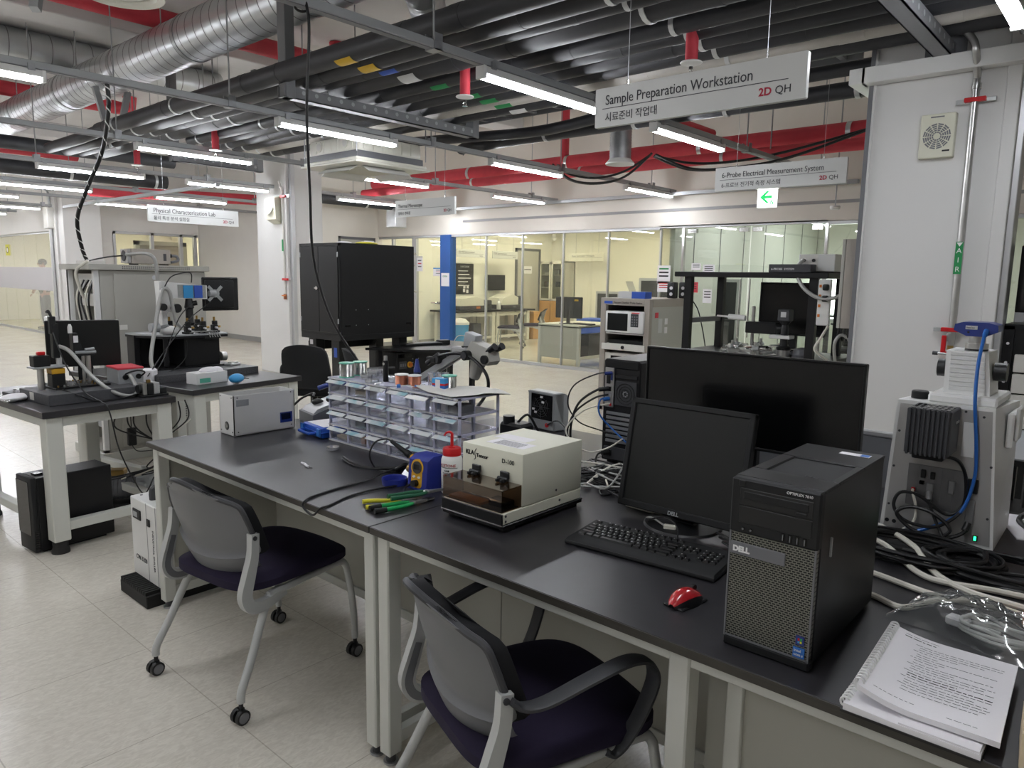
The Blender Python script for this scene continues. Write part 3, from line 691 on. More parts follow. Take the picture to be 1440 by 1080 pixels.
for x in (-0.44, 0.44):
    for y in (-0.44, 0.44): MB().cyl((x, y, 0.1), (x, y, CEIL-2.6), 0.006, 'galv_dull', n=6).build('hanger_rod', t)

# ================= hanging signs =================
def sign(lab, W, H, T, lines, loc, rz, cat='sign', wire=1.2, size=(0.062, 0.042), pos=None):
    t = thing('hanging_sign', lab, cat, loc, rz, 'hanging room signs')
    MB().prism(rrect(-W/2, 0, W/2, H, 0.006), 'xz', -0.012, 0.012, 'sign_face').build('board', t)
    T0 = Matrix.Identity(4)
    m = MB()
    m.text(lines[0], size[0], Tm((-W/2+0.055, -0.0135, H*0.56), **FACE_Y), 'text_grey', sx=0.86)
    m.text(lines[1], size[1], Tm((-W/2+0.055, -0.0135, H*0.15), **FACE_Y), 'text_grey', sx=0.95)
    m.box(-W/2+0.04, -0.0137, H*0.46, W/2-0.07, -0.012, H*0.475, 'text_grey')
    m.text('2D', 0.042, Tm((W/2-0.185, -0.0135, H*0.18), **FACE_Y), 'text_red', bold=0.001); m.text('QH', 0.042, Tm((W/2-0.12, -0.0135, H*0.18), **FACE_Y), 'text_grey')
    m.build('lettering', t)
    wire = CEIL-loc[2]-H
    for x in (-W*0.33, W*0.33):
        MB().cyl((x, 0, H), (x, 0, H+wire), 0.0014, 'galv_dull', n=5).cyl((x, 0, H-0.002), (x, 0, H+0.02), 0.005, 'chrome', n=8).build('wire', t)
sign('large grey hanging sign reading sample preparation workstation', 0.967, 0.172, None, ('Sample Preparation Workstation', '시료준비 작업대'), (2.9, 1.571, 2.218), -pi/2, size=(0.061, 0.043))
sign('pale lilac hanging sign for the six probe measurement system', 0.99, 0.178, None, ('6-Probe Electrical Measurement System', '6-프로브 전기적 측정 시스템'), (5.5, 2.235, 2.222), -pi/2, size=(0.056, 0.042))
sign('hanging sign for the thermal microscope right of the cassette', 1.06, 0.20, None, ('Thermal Microscope', '열화상 현미경'), (6.0, 6.72, 2.235), -pi/2)
sign('hanging sign for the physical characterization lab at the left', 1.0, 0.172, None, ('Physical Characterization Lab', '물리 특성 분석 실험실'), (3.80, 8.0, 2.042), 0, size=(0.066, 0.044))
# exit sign
t = thing('exit_sign', 'small lit white exit sign with green arrow below the lilac sign', 'exit sign', (8.0, 3.35, 2.33))
MB().box(-0.02, -0.105, 0, 0.02, 0.105, 0.20, 'exit_white', 0.003).build('panel', t)
m = MB()
m.prism([(0.075, 0.11), (0.0, 0.175), (-0.03, 0.175), (0.02, 0.125), (-0.06, 0.125), (-0.06, 0.095), (0.02, 0.095), (-0.03, 0.045), (0.0, 0.045)], 'yz', -0.0235, -0.02, 'exit_green')
m.prism([(-0.045, 0.03), (-0.055, 0.03), (-0.055, 0.075), (-0.045, 0.075)], 'yz', -0.0235, -0.02, 'exit_green').prism([(-0.07, 0.03), (-0.08, 0.03), (-0.08, 0.075), (-0.07, 0.075)], 'yz', -0.0235, -0.02, 'exit_green').prism([(-0.055, 0.06), (-0.055, 0.075), (-0.07, 0.045), (-0.07, 0.03)], 'yz', -0.0235, -0.02, 'exit_green')
m.build('arrow', t)
MB().box(-0.03, -0.13, 0.20, 0.03, 0.13, 0.215, 'white_plastic').cyl((0, 0, 0.21), (0, 0, CEIL-2.33), 0.008, 'galv_dull', n=8).build('bracket', t)
t = thing('smoke_detector', 'small round white detector right of the exit sign', 'detector', (9.3, 3.05, 2.42))
MB().lathe([(0.0, -0.03), (0.05, -0.025), (0.06, 0.0), (0.055, 0.02), (0, 0.02)], 'white_plastic').build('body', t); MB().cyl((0, 0, 0.02), (0, 0, CEIL-2.42), 0.008, 'galv_dull', n=6).build('stem', t)
# ================= workbenches =================
BZ = 0.78
def bench(y0, y1, lab, endpanel, legs):
    t = thing('lab_bench', lab, 'workbench', (1.30, y0, 0), 0, 'black topped workbenches'); L = y1-y0
    MB().box(0, 0, 0.758, 1.58, L, BZ, 'bench_top', 0.002).box(-0.001, 0.001, 0.759, 0.004, L-0.001, 0.7785, 'bench_edge').build('worktop', t)
    m = MB().box(0.028, 0.05, 0.722, 0.07, L-0.05, 0.757, 'bench_frame', 0.003)
    m.build('front_rail', t)
    MB().box(1.50, 0.05, 0.70, 1.54, L-0.05, 0.757, 'bench_frame').build('rear_rail', t)
    for ly in legs:
        for x in (0.022, 0.76, 1.49):
            MB().box(x, ly, 0.035, x+0.052, ly+0.05, 0.757, 'bench_frame', 0.004).cyl((x+.026, ly+.025, 0), (x+.026, ly+.025, 0.04), 0.016, 'dark_grey', n=12).cyl((x+.026, ly+.025, 0), (x+.026, ly+.025, 0.008), 0.024, 'galv_dull', n=14).build('leg', t)
        for z0, z1 in ((0.06, 0.10), (0.70, 0.757)): MB().box(0.074, ly+0.01, z0, 0.76, ly+0.04, z1, 'bench_frame').build('side_rail', t)
    m = MB().box(0.60, 0.0, 0.13, 0.615, L, 0.757, 'bench_panel')
    n = max(1, round(L/0.8))
    for k in range(1, n): m.box(0.596, k*L/n-0.012, 0.13, 0.60, k*L/n+0.012, 0.757, 'bench_frame', 0.001)
    m.box(0.59, 0.03, 0.09, 0.62, L-0.03, 0.13, 'bench_frame', 0.002)
    m.build('back_panel', t)
    return t, L
t, L = bench(1.708, 3.30, 'black topped workbench at the left with the small white box on it', True, (0.006, 1.532))
for k, x0 in enumerate((0.078, )):
    MB().box(x0, 1.548, 0.10, 0.70, 1.556, 0.72, 'bench_panel').build('end_panel', t)
t, L = bench(-0.12, 1.704, 'black topped workbench in front with the computer tower on it', False, (1.766, 0.775, 0.01))
MB().box(0.12, 0.02, 0.10, 0.135, 0.775, 0.745, 'bench_panel').build('cabinet_panel', t)
MB().box(0.108, 0.692, 0.06, 0.122, 0.728, 0.745, 'bench_frame', 0.002).build('cabinet_stile', t)
MB().box(0.108, 0.02, 0.045, 0.122, 0.775, 0.10, 'bench_frame', 0.002).build('plinth', t)
o = MB().box(2.892, 0.46, 0.30, 2.915, 1.45, 0.965, 'mid_grey', 0.004).box(2.886, 0.45, 0.965, 2.921, 1.46, 0.985, 'alu', 0.004).box(2.895, 0.46, 0, 2.912, 0.49, 0.3, 'alu').box(2.895, 1.43, 0, 2.912, 1.46, 0.3, 'alu').build('desk_screen')
tag(o, 'grey desk screen standing along the rear edge of the front workbench', 'screen')

# ================= chairs =================
def make_chair(lab, loc, rz, arms, casters=True):
    t = thing('mesh_back_chair', lab, 'chair', loc, rz, 'grey shell chairs on casters')
    # seat: rounded waterfall cushion
    N, K = 18, 18; vs = []; fs = []
    def seatpt(i, j, top):
        a = -1+2*i/N; b = -1+2*j/K
        rr = 1.0
        th = math.atan2(b, a); r_ = max(abs(a), abs(b)); ro = (abs(cos(th))**4.5+abs(sin(th))**4.5)**(-1/4.5); x, y = r_*ro*cos(th), r_*ro*sin(th)
        e = max(abs(a), abs(b)); z = 0.478-0.016*max(0, x)**3+0.004*cos(y*2.5)
        edge = 0.020*(max(0, e-0.7)/0.3)**3
        z = z-edge if top else 0.420-0.008*max(0, x)+edge*0.5
        return (0.040+0.262*x, 0.245*y, z)
    for top in (1, 0):
        o = len(vs)
        for i in range(N+1):
            for j in range(K+1): vs.append(seatpt(i, j, top))
        for i in range(N):
            for j in range(K):
                q = [o+i*(K+1)+j, o+(i+1)*(K+1)+j, o+(i+1)*(K+1)+j+1, o+i*(K+1)+j+1]; fs.append(q if top else q[::-1])
    o = (N+1)*(K+1); per = [i*(K+1) for i in range(N+1)]+[N*(K+1)+j for j in range(1, K+1)]+[i*(K+1)+K for i in range(N-1, -1, -1)]+[j for j in range(K-1, 0, -1)]
    for a, b in zip(per, per[1:]+per[:1]): fs.append((a, b, b+o, a+o))
    MB().add(vs, fs, 'fabric_purple').build('seat', t, auto=60)
    # back shell: rounded top, curved round the sitter, narrower at the waist
    def hw(v):   # half width along the height
        if v < 0.22: return 0.205+0.028*v/0.22
        if v < 0.42: return 0.233+0.004*sin((v-0.22)/0.2*pi/2)
        q = min(1, (v-0.42)/0.58); return 0.237*(0.40+0.60*sqrt(max(0, 1-q**2.3)))
    def bx(u, v):
        return -0.165-0.115*v**0.8+0.055*u*u-(0.020 if v < 0.24 else 0)*(1 if v < 0.2 else (0.24-v)/0.04)-0.022*max(0, v-0.85)/0.15
    def bz(u, v): return 0.455+0.365*v-0.035*u*u*(1-v)*0-(0.05*u*u if v > 0.75 else 0)*((v-0.75)/0.25 if v > 0.75 else 0)+0.05*u*u*(1-v)**2
    def sheet(off, sc, v0, v1, NV=26, NU=22):
        out = []
        for j in range(NV+1):
            v = v0+(v1-v0)*j/NV; h = hw(v)*sc
            for i in range(NU+1):
                u = -1+2*i/NU; out.append((bx(u, v)+off, u*h, bz(u, v)))
        return out, NV, NU
    def shell(o0, o1, sc, v0, v1, mt, name):
        A, NV, NU = sheet(o0, sc, v0, v1); B, _, _ = sheet(o1, sc, v0, v1); n = len(A); fs = []
        g = lambda j, i: j*(NU+1)+i
        for j in range(NV):
            for i in range(NU):
                fs += [(g(j, i), g(j, i+1), g(j+1, i+1), g(j+1, i)), tuple(n+q for q in (g(j, i), g(j+1, i), g(j+1, i+1), g(j, i+1)))]
        per = [g(0, i) for i in range(NU+1)]+[g(j, NU) for j in range(1, NV+1)]+[g(NV, i) for i in range(NU-1, -1, -1)]+[g(j, 0) for j in range(NV-1, 0, -1)]
        for a, b in zip(per, per[1:]+per[:1]): fs.append((a, b, b+n, a+n))
        return MB().add(A+B, fs, mt).build(name, t, auto=50)
    shell(-0.008, 0.006, 1.0, 0.0, 1.0, 'chair_shell', 'back_shell')
    shell(0.006, 0.040, 1.0, 0.20, 1.0, 'fabric_black', 'back_cushion')
    # rolled rim over the top of the back
    pts = [Vector((bx(u, v)-0.004, u*hw(v), bz(u, v))) for u, v in [(-1, .35), (-1, .5), (-1, .62), (-1, .75), (-1, .85), (-1, .93), (-1, 1.0), (-.8, 1), (-.5, 1), (-.2, 1), (.2, 1), (.5, 1), (.8, 1), (1, 1.0), (1, .93), (1, .85), (1, .75), (1, .62), (1, .5), (1, .35)]]
    MB().tube(pts, 0.0095, 'dark_grey', n=8, sub=3).build('back_rim', t)
    for s in (-1, 1):
        # upright bracket: a tapered L casting from under the seat to the side of the back
        P = [Vector((-0.045, s*0.225, 0.395)), Vector((-0.13, s*0.238, 0.380)), Vector((-0.195, s*0.243, 0.385)), Vector((-0.222, s*0.244, 0.43)), Vector((-0.205, s*0.244, 0.50)), Vector((-0.185, s*0.243, 0.57)), Vector((-0.178, s*0.240, 0.645))]
        Q = spline(P, 5); W = [0.0155+0.006*sin(min(1, i/len(Q)*1.2)*pi) for i in range(len(Q))]; vs = []; fs = []
        for i, p in enumerate(Q):
            d = (Q[min(i+1, len(Q)-1)]-Q[max(0, i-1)]).normalized(); nrm = Vector((-d.z, 0, d.x)); sd = Vector((0, 1, 0))
            for a, b in ((1, 1), (1, -1), (-1, -1), (-1, 1)): vs.append(p+nrm*(a*W[i])+sd*(b*0.014))
        for i in range(len(Q)-1):
            for k in range(4): fs.append((4*i+k, 4*i+(k+1) % 4, 4*i+4+(k+1) % 4, 4*i+4+k))
        fs += [(3, 2, 1, 0), tuple(4*(len(Q)-1)+k for k in range(4))]
        kk = len(Q)-1; MB().add([Vector((v.x*0.55+Q[i//4].x*0.45, v.y, v.z*0.55+Q[i//4].z*0.45)) + Vector((0, -s*0.0025, 0)) for i, v in enumerate(vs) if 12 <= i < 4*kk-24 and (v.y*s < Q[i//4].y*s)], [(2*k, 2*k+1, 2*k+3, 2*k+2) for k in range((4*kk-24-12)//4-1)], 'mid_grey').build('recess_shade', t)  # darker strip on the inner face paints the shade of a hollow casting
        MB().add(vs, fs, 'chair_frame').cyl((-0.182, s*0.250, 0.632), (-0.182, s*0.258, 0.632), 0.008, 'dark_grey', n=10).build('back_bracket', t)
        MB().tube([(-0.12, s*0.232, 0.400), (-0.02, s*0.232, 0.405), (0.20, s*0.225, 0.412), (0.245, s*0.225, 0.395), (0.262, s*0.226, 0.34), (0.277, s*0.236, 0.20), (0.280, s*0.240, 0.075)], 0.0135, 'chair_frame', n=12, sub=6).build('front_leg', t)
        MB().tube([(-0.06, s*0.220, 0.402), (-0.115, s*0.228, 0.392), (-0.142, s*0.236, 0.35), (-0.215, s*0.254, 0.20), (-0.262, s*0.264, 0.115), (-0.268, s*0.265, 0.075)], 0.0145, 'chair_frame', n=12, sub=6).build('rear_leg', t)
        for cx, cy in ((0.280, s*0.240), (-0.268, s*0.265)):
            m = MB().cyl((cx, cy, 0.050), (cx, cy, 0.080), 0.008, 'black_plastic', n=10)
            for q in (-1, 1):
                m.cyl((cx-0.004, cy+q*0.006, 0.026), (cx-0.004, cy+q*0.021, 0.026), 0.026, 'black_plastic', n=18).cyl((cx-0.004, cy+q*0.0205, 0.026), (cx-0.004, cy+q*0.0225, 0.026), 0.019, 'mid_grey', n=16)
            m.box(cx-0.014, cy-0.006, 0.02, cx+0.012, cy+0.006, 0.055, 'black_plastic', 0.003)
            m.build('caster', t)
        if arms:
            P = [Vector(p) for p in ((-0.172, s*0.252, 0.632), (-0.145, s*0.262, 0.612), (-0.09, s*0.272, 0.615), (0.02, s*0.280, 0.645), (0.12, s*0.278, 0.660), (0.185, s*0.270, 0.640), (0.215, s*0.262, 0.585), (0.190, s*0.252, 0.50), (0.150, s*0.242, 0.430), (0.118, s*0.238, 0.405), (0.10, s*0.236, 0.415))]
            Q = spline(P, 5); vs = []; fs = []
            for i, p in enumerate(Q):
                d = (Q[min(i+1, len(Q)-1)]-Q[max(0, i-1)]).normalized(); nrm = Vector((-d.z, 0, d.x)).normalized(); sd = Vector((0, 1, 0)); u = i/(len(Q)-1)
                wd = 0.019+0.006*sin(u*pi); th = 0.009
                for k in range(8):
                    a = 2*pi*(k+0.5)/8; vs.append(p+sd*(wd*cos(a))+nrm*(th*sin(a)))
            for i in range(len(Q)-1):
                for k in range(8): fs.append((8*i+k, 8*i+(k+1) % 8, 8*i+8+(k+1) % 8, 8*i+8+k))
            fs += [tuple(range(7, -1, -1)), tuple(8*(len(Q)-1)+k for k in range(8))]
            MB().add(vs, fs, 'dark_grey').build('armrest', t)
    m = MB()
    for x in (0.17, -0.06): m.tube([(x, -0.226, 0.41), (x, 0.226, 0.41)], 0.012, 'chair_frame', n=10, smooth=False)
    m.build('crossbar', t)
    return t
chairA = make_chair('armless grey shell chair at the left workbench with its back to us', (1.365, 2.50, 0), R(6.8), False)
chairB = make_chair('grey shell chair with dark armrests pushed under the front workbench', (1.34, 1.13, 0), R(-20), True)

# ================= film thickness meter (cream box with smoked hood) =================
t = thing('stylus_profiler', 'cream instrument box with a smoked flip up hood on the front workbench', 'instrument', (1.53, 1.372, BZ))
MB().box(0.0, 0, 0.012, 0.39, 0.256, 0.022, 'black_satin').box(0.02, 0.005, 0.0, 0.06, 0.03, 0.012, 'rubber').box(0.02, 0.225, 0, 0.06, 0.25, 0.012, 'rubber').box(0.33, 0.005, 0, 0.37, 0.03, 0.012, 'rubber').box(0.33, 0.225, 0, 0.37, 0.25, 0.012, 'rubber').box(-0.004, -0.003, 0.02, 0.392, 0.259, 0.026, 'black_satin', 0.002).build('base', t)
MB().box(0.0, 0.001, 0.026, 0.385, 0.255, 0.062, 'instrument_cream', 0.003).cyl((0.012, -0.0005, 0.036), (0.012, 0.001, 0.036), 0.004, 'dark_grey', n=8).cyl((0.012, -0.0005, 0.052), (0.012, 0.001, 0.052), 0.004, 'dark_grey', n=8).cyl((0.27, -0.0005, 0.045), (0.27, 0.001, 0.045), 0.004, 'dark_grey', n=8).build('chassis', t)
MB().box(-0.006, 0.0, 0.026, 0.0, 0.256, 0.060, 'black_satin', 0.001).box(-0.007, 0.0, 0.024, -0.004, 0.256, 0.028, 'chrome').build('front_panel', t)
MB().box(0.085, 0.0, 0.062, 0.385, 0.256, 0.225, 'instrument_cream', 0.004, 2).cyl((0.25, -0.001, 0.082), (0.25, 0.002, 0.082), 0.004, 'dark_grey', n=8).build('housing', t)
m = MB().text('KLA', 0.020, Tm((0.0842, 0.240, 0.190), **FACE_X), 'text_black', bold=0.0006).text('Tencor', 0.017, Tm((0.0842, 0.193, 0.186), **FACE_X), 'text_black', bold=0.0004).text('D-100', 0.020, Tm((0.0842, 0.085, 0.186), **FACE_X), 'text_black')
m.tube([(0.0842, 0.203, 0.176), (0.0842, 0.197, 0.181), (0.0842, 0.200, 0.200), (0.0842, 0.193, 0.212)], 0.0012, 'text_black', n=5)
m.build('lettering', t)
MB().box(0.004, 0.012, 0.060, 0.082, 0.244, 0.064, 'black_satin').box(0.006, 0.10, 0.064, 0.05, 0.235, 0.072, 'wood').box(0.03, 0.02, 0.064, 0.075, 0.09, 0.085, 'black_gloss', 0.003).build('sample_stage', t)
hood = MB()
th = 0.004
hood.box(-0.004, 0.003, 0.064, 0.0, 0.253, 0.128, 'smoked').box(-0.004, 0.003, 0.128, 0.084, 0.253, 0.132, 'smoked').box(0.0, 0.003, 0.064, 0.084, 0.007, 0.128, 'smoked').box(0.0, 0.249, 0.064, 0.084, 0.253, 0.128, 'smoked')
hood.build('hood', t)
for y in (0.05, 0.17):
    m = MB().box(0.076, y, 0.140, 0.084, y+0.036, 0.162, 'black_plastic', 0.002).box(0.058, y+0.002, 0.132, 0.080, y+0.034, 0.139, 'black_plastic', 0.002).cyl((0.072, y-0.002, 0.141), (0.072, y+0.038, 0.141), 0.006, 'black_plastic', n=12).box(0.050, y+0.004, 0.134, 0.066, y+0.012, 0.143, 'black_plastic', 0.002).box(0.050, y+0.024, 0.134, 0.066, y+0.032, 0.143, 'black_plastic', 0.002)
    m.build('hinge', t)
m = MB().box(0.135, 0.045, 0.2252, 0.205, 0.20, 0.2256, 'paper')
for k in range(7): m.box(0.142+k*0.008, 0.07, 0.2256, 0.145+k*0.008, 0.175, 0.2258, 'text_grey')
m.build('label', t)
MB().box(0.21, 0.10, 0.2252, 0.27, 0.235, 0.2255, 'paper').build('label', t)

# ================= square monitor =================
t = thing('flat_monitor', 'older square black monitor leaning back behind the keyboard', 'monitor', (1.93, 1.03, BZ))
tilt = Matrix.Rotation(R(11), 4, 'Y')
def mon(W, H, z0, t, tb, mt_frame, mt_screen, depth=0.045, T=None, logo=None, bez=0.018, lw=0.0165):
    m = MB(T)
    # bezel ring
    m.box(-0.012, -W/2, z0, 0.012, -W/2+bez, z0+H, mt_frame, 0.003).box(-0.012, W/2-bez, z0, 0.012, W/2, z0+H, mt_frame, 0.003).box(-0.012, -W/2, z0+H-bez, 0.012, W/2, z0+H, mt_frame, 0.003).box(-0.012, -W/2, z0, 0.012, W/2, z0+bez*1.2, mt_frame, 0.003)
    m.build('bezel', t)
    MB(T).box(-0.006, -W/2+bez-0.002, z0+bez*1.2-0.002, 0.0, W/2-bez+0.002, z0+H-bez+0.002, mt_screen).build('screen', t)
    MB(T).box(0.010, -W/2+0.004, z0+0.004, 0.03, W/2-0.004, z0+H-0.004, mt_frame, 0.006).box(0.03, -W*0.3, z0+H*0.2, depth, W*0.3, z0+H*0.8, mt_frame, 0.012).build('rear_shell', t)
    if logo: MB(T).text(logo, lw, Tm((-0.0125, lw*1.5, z0+bez*0.25), **FACE_X), 'rail_steel', bold=0.0004).build('lettering', t)
mon(0.412, 0.345, 0.035, t, 0, 'black_soft', 'screen_matte', 0.06, tilt, 'DELL')
MB().box(0.035, -0.045, 0.0, 0.10, 0.045, 0.015, 'black_plastic', 0.004).prism([(0.05, 0.012), (0.085, 0.012), (0.115, 0.25), (0.085, 0.25)], 'xz', -0.035, 0.035, 'black_plastic').build('stand', t)
MB().lathe([(0.0, 0.012), (0.06, 0.012), (0.115, 0.006), (0.12, 0.0), (0, 0)], 'black_plastic', (0.05, 0, 0), 28).build('foot', t)
# wide monitor behind
t = thing('wide_monitor', 'wide black monitor standing behind the square monitor', 'monitor', (2.24, 0.97, BZ))
mon(0.725, 0.305, 0.213, t, 0, 'black_satin', 'screen', 0.05, None, None, 0.008)
MB().prism([(0.03, 0.01), (0.06, 0.01), (0.05, 0.34), (0.03, 0.34)], 'xz', -0.04, 0.04, 'black_plastic').build('stand', t)
MB().box(-0.06, -0.16, 0.0, 0.10, 0.16, 0.012, 'black_plastic', 0.004).build('foot', t)

# ================= computer tower in front =================
t = thing('computer_tower', 'large black computer tower with silver mesh front on the front workbench', 'computer', (1.37, 0.431, BZ))
W, D, Hh = 0.178, 0.417, 0.36
MB().box(0.022, 0.002, 0.008, D, W-0.002, Hh-0.004, 'black_metal', 0.003).box(0.05, 0.01, 0, 0.09, 0.03, 0.01, 'rubber').box(0.05, 0.15, 0, 0.09, 0.17, 0.01, 'rubber').box(0.35, 0.01, 0, 0.39, 0.03, 0.01, 'rubber').box(0.35, 0.15, 0, 0.39, 0.17, 0.01, 'rubber').build('case', t)
# lid with a recessed tray
m = MB().box(0.02, 0.0, Hh-0.006, 0.10, W, Hh, 'black_metal', 0.002).box(0.26, 0.0, Hh-0.006, D, W, Hh, 'black_metal', 0.002).box(0.10, 0.0, Hh-0.006, 0.26, 0.018, Hh, 'black_metal', 0.002).box(0.10, W-0.03, Hh-0.006, 0.26, W, Hh, 'black_metal', 0.002).box(0.10, 0.018, Hh-0.0045, 0.26, W-0.03, Hh-0.0038, 'black_soft')
m.text('DELL', 0.014, Tm((0.112, 0.075, Hh-0.0037), **FLAT), 'dark_grey')
m.build('lid', t)
MB().box(0.36, 0.02, Hh+0.0002, 0.385, 0.085, Hh+0.0006, 'paper').box(0.362, 0.022, Hh+0.0006, 0.383, 0.04, Hh+0.0009, 'blue_bright').build('sticker', t)
MB().box(0.0, 0.0, 0.245, 0.024, W, Hh-0.001, 'black_soft', 0.004).build('front_bezel', t); MB().box(0.0, 0, 0.0, 0.024, W, 0.022, 'black_soft', 0.004).build('bottom_bezel', t)
MB().box(0.002, 0.004, 0.022, 0.022, W-0.004, 0.246, 'tower_grille', 0.001).box(0.0, 0.002, 0.020, 0.004, 0.0055, 0.247, 'mid_grey').box(0.0, W-0.0055, 0.020, 0.004, W-0.002, 0.247, 'mid_grey').box(0.0, 0.003, 0.0215, 0.004, W-0.003, 0.0245, 'mid_grey').build('mesh_grille', t)
MB().box(-0.001, 0.060, 0.200, 0.003, W-0.006, 0.226, 'mid_grey', 0.001).text('DELL', 0.0155, Tm((-0.0018, W-0.012, 0.2075), **FACE_X), 'text_white', bold=0.0008).build('logo_plate', t)
MB().box(-0.0015, 0.014, 0.306, 0.002, W-0.02, 0.340, 'black_plastic', 0.001).box(-0.003, 0.022, 0.318, 0.0, W-0.028, 0.334, 'black_soft', 0.001).box(-0.004, 0.024, 0.309, 0.0, 0.046, 0.315, 'black_soft', 0.001).build('optical_drive', t)
MB().box(-0.0015, 0.014, 0.268, 0.002, W-0.02, 0.303, 'black_plastic', 0.001).build('bay_cover', t)
MB().box(-0.002, W-0.03, 0.343, 0.001, W-0.016, 0.356, 'black_plastic', 0.002).build('power_button', t)
m = MB().text('OPTIPLEX 7010', 0.0075, Tm((-0.0008, 0.066, 0.346), **FACE_X), 'text_white')
m.build('lettering', t)
for k in range(4): MB().box(-0.002, 0.022+k*0.014, 0.250, 0.002, 0.029+k*0.014, 0.266, 'black_gloss', 0.001).box(-0.0025, 0.0245+k*0.014, 0.252, 0.0, 0.0262+k*0.014, 0.264, 'mid_grey').build('usb_port', t)
for k in range(2): MB().cyl((-0.002, W-0.03-k*0.016, 0.256), (0.002, W-0.03-k*0.016, 0.256), 0.004, 'black_gloss', n=14).cyl((-0.0025, W-0.03-k*0.016, 0.256), (-0.002, W-0.03-k*0.016, 0.256), 0.002, 'mid_grey', n=10).build('audio_port', t)
MB().box(-0.001, 0.012, 0.052, 0.002, 0.028, 0.070, 'blue_deep').box(-0.0015, 0.016, 0.061, 0.0, 0.0195, 0.066, 'green_grip').box(-0.0015, 0.0205, 0.061, 0.0, 0.024, 0.066, 'red_plastic').box(-0.0015, 0.016, 0.056, 0.0, 0.0195, 0.060, 'yellow_grip').box(-0.0015, 0.0205, 0.056, 0.0, 0.024, 0.060, 'sky_bulb').build('badge', t)
MB().box(-0.001, 0.010, 0.026, 0.002, 0.032, 0.046, 'blue_bright').text('intel', 0.008, Tm((-0.0016, 0.030, 0.038), **FACE_X), 'text_white').text('CORE i5', 0.005, Tm((-0.0016, 0.030, 0.030), **FACE_X), 'text_white').build('badge', t)
MB().box(0.075, -0.002, 0.215, 0.079, 0.003, 0.255, 'rail_steel', 0.001).build('latch', t)

# ================= keyboard and mouse =================
t = thing('keyboard', 'black full size keyboard in front of the square monitor', 'keyboard', (1.708, 0.985, BZ), R(5.0))
MB().box(-0.092, -0.222, 0.0, 0.088, 0.222, 0.014, 'black_soft', 0.006, 2).add([(-0.09, -0.22, 0.012), (0.086, -0.22, 0.012), (0.086, 0.22, 0.012), (-0.09, 0.22, 0.012), (-0.082, -0.217, 0.018), (0.082, -0.217, 0.026), (0.082, 0.217, 0.026), (-0.082, 0.217, 0.018)], [(0, 1, 5, 4), (1, 2, 6, 5), (2, 3, 7, 6), (3, 0, 4, 7), (4, 5, 6, 7)], 'black_soft').build('body', t)
keycache = {}
def key(x, y, w, h=0.0155):
    k = (round(w, 4), round(h, 4))
    z = 0.0205+(x+0.082)/0.164*0.008
    if k not in keycache:
        m = MB().add([(-h/2, -w/2, 0), (h/2, -w/2, 0), (h/2, w/2, 0), (-h/2, w/2, 0), (-h/2+.0025, -w/2+.0025, .006), (h/2-.0015, -w/2+.0025, .006), (h/2-.0015, w/2-.0025, .006), (-h/2+.0025, w/2-.0025, .006)], [(0, 1, 5, 4), (1, 2, 6, 5), (2, 3, 7, 6), (3, 0, 4, 7), (4, 5, 6, 7)], 'black_satin')
        if w < 0.02: m.box(0.000, w*0.12, 0.0061, 0.0035, w*0.28, 0.0064, 'text_white')
        o = m.build('key', t); keycache[k] = o
    else:
        o = keycache[k].copy(); C.objects.link(o); o.parent = t
    o.location = (x, y, z-0.003)
u = 0.0186
rowsx = [0.066, 0.036, 0.0174, -0.0012, -0.0198, -0.0384]
ys = 0.205
for k in [0, 2, 3, 4, 5, 6.5, 7.5, 8.5, 9.5, 11, 12, 13, 14]: key(rowsx[0], ys-(k+0.5)*u, u*0.86, 0.013)
for k in range(13): key(rowsx[1], ys-(k+0.5)*u, u*0.9)
key(rowsx[1], ys-14*u, u*1.9)
key(rowsx[2], ys-0.75*u, u*1.4)
for k in range(12): key(rowsx[2], ys-(k+2)*u, u*0.9)
key(rowsx[2], ys-14.25*u, u*1.4)
key(rowsx[3], ys-0.875*u, u*1.65)
for k in range(11): key(rowsx[3], ys-(k+2.25)*u, u*0.9)
key(rowsx[3], ys-13.875*u, u*2.15)
key(rowsx[4], ys-1.1*u, u*2.1)
for k in range(10): key(rowsx[4], ys-(k+2.75)*u, u*0.9)
key(rowsx[4], ys-13.6*u, u*2.7)
for p, w_ in ((0.6, 1.15), (1.85, 1.15), (3.1, 1.15), (6.5, 5.4), (9.9, 1.15), (11.15, 1.15), (12.4, 1.15), (14, 1.7)): key(rowsx[5], ys-p*u, u*w_)
for k in range(3):
    key(rowsx[1], ys-(15.7+k)*u, u*0.9); key(rowsx[2], ys-(15.7+k)*u, u*0.9); key(rowsx[5], ys-(15.7+k)*u, u*0.9)
key(rowsx[4], ys-16.7*u, u*0.9)
for r_ in range(1, 5):
    for k in range(3): key(rowsx[r_], ys-(19.2+k)*u, u*0.9)
t = thing('computer_mouse', 'red and black mouse lying beside the computer tower', 'mouse', (1.490, 0.757, BZ), R(-8))
def mshape(k0, k1, zoff, sc, top=True):
    vs = []; fs = []; N, K = 22, 14
    for i in range(N+1):
        a = i/N; x = -0.054+0.108*a; prof = sin(pi*min(1, max(0, a*0.94+0.03)))**0.55
        hw_ = 0.034*prof*(1-0.10*sin(a*pi)); hh = 0.036*(sin(pi*(0.06+0.90*a**0.85))**0.75)
        for j in range(K+1):
            b = pi*(k0+(k1-k0)*j/K); vs.append((x*sc, hw_*cos(b)*sc, hh*sin(b)*sc*(1.0)+zoff))
    for i in range(N):
        for j in range(K): fs.append((i*(K+1)+j, (i+1)*(K+1)+j, (i+1)*(K+1)+j+1, i*(K+1)+j+1))
    return vs, fs
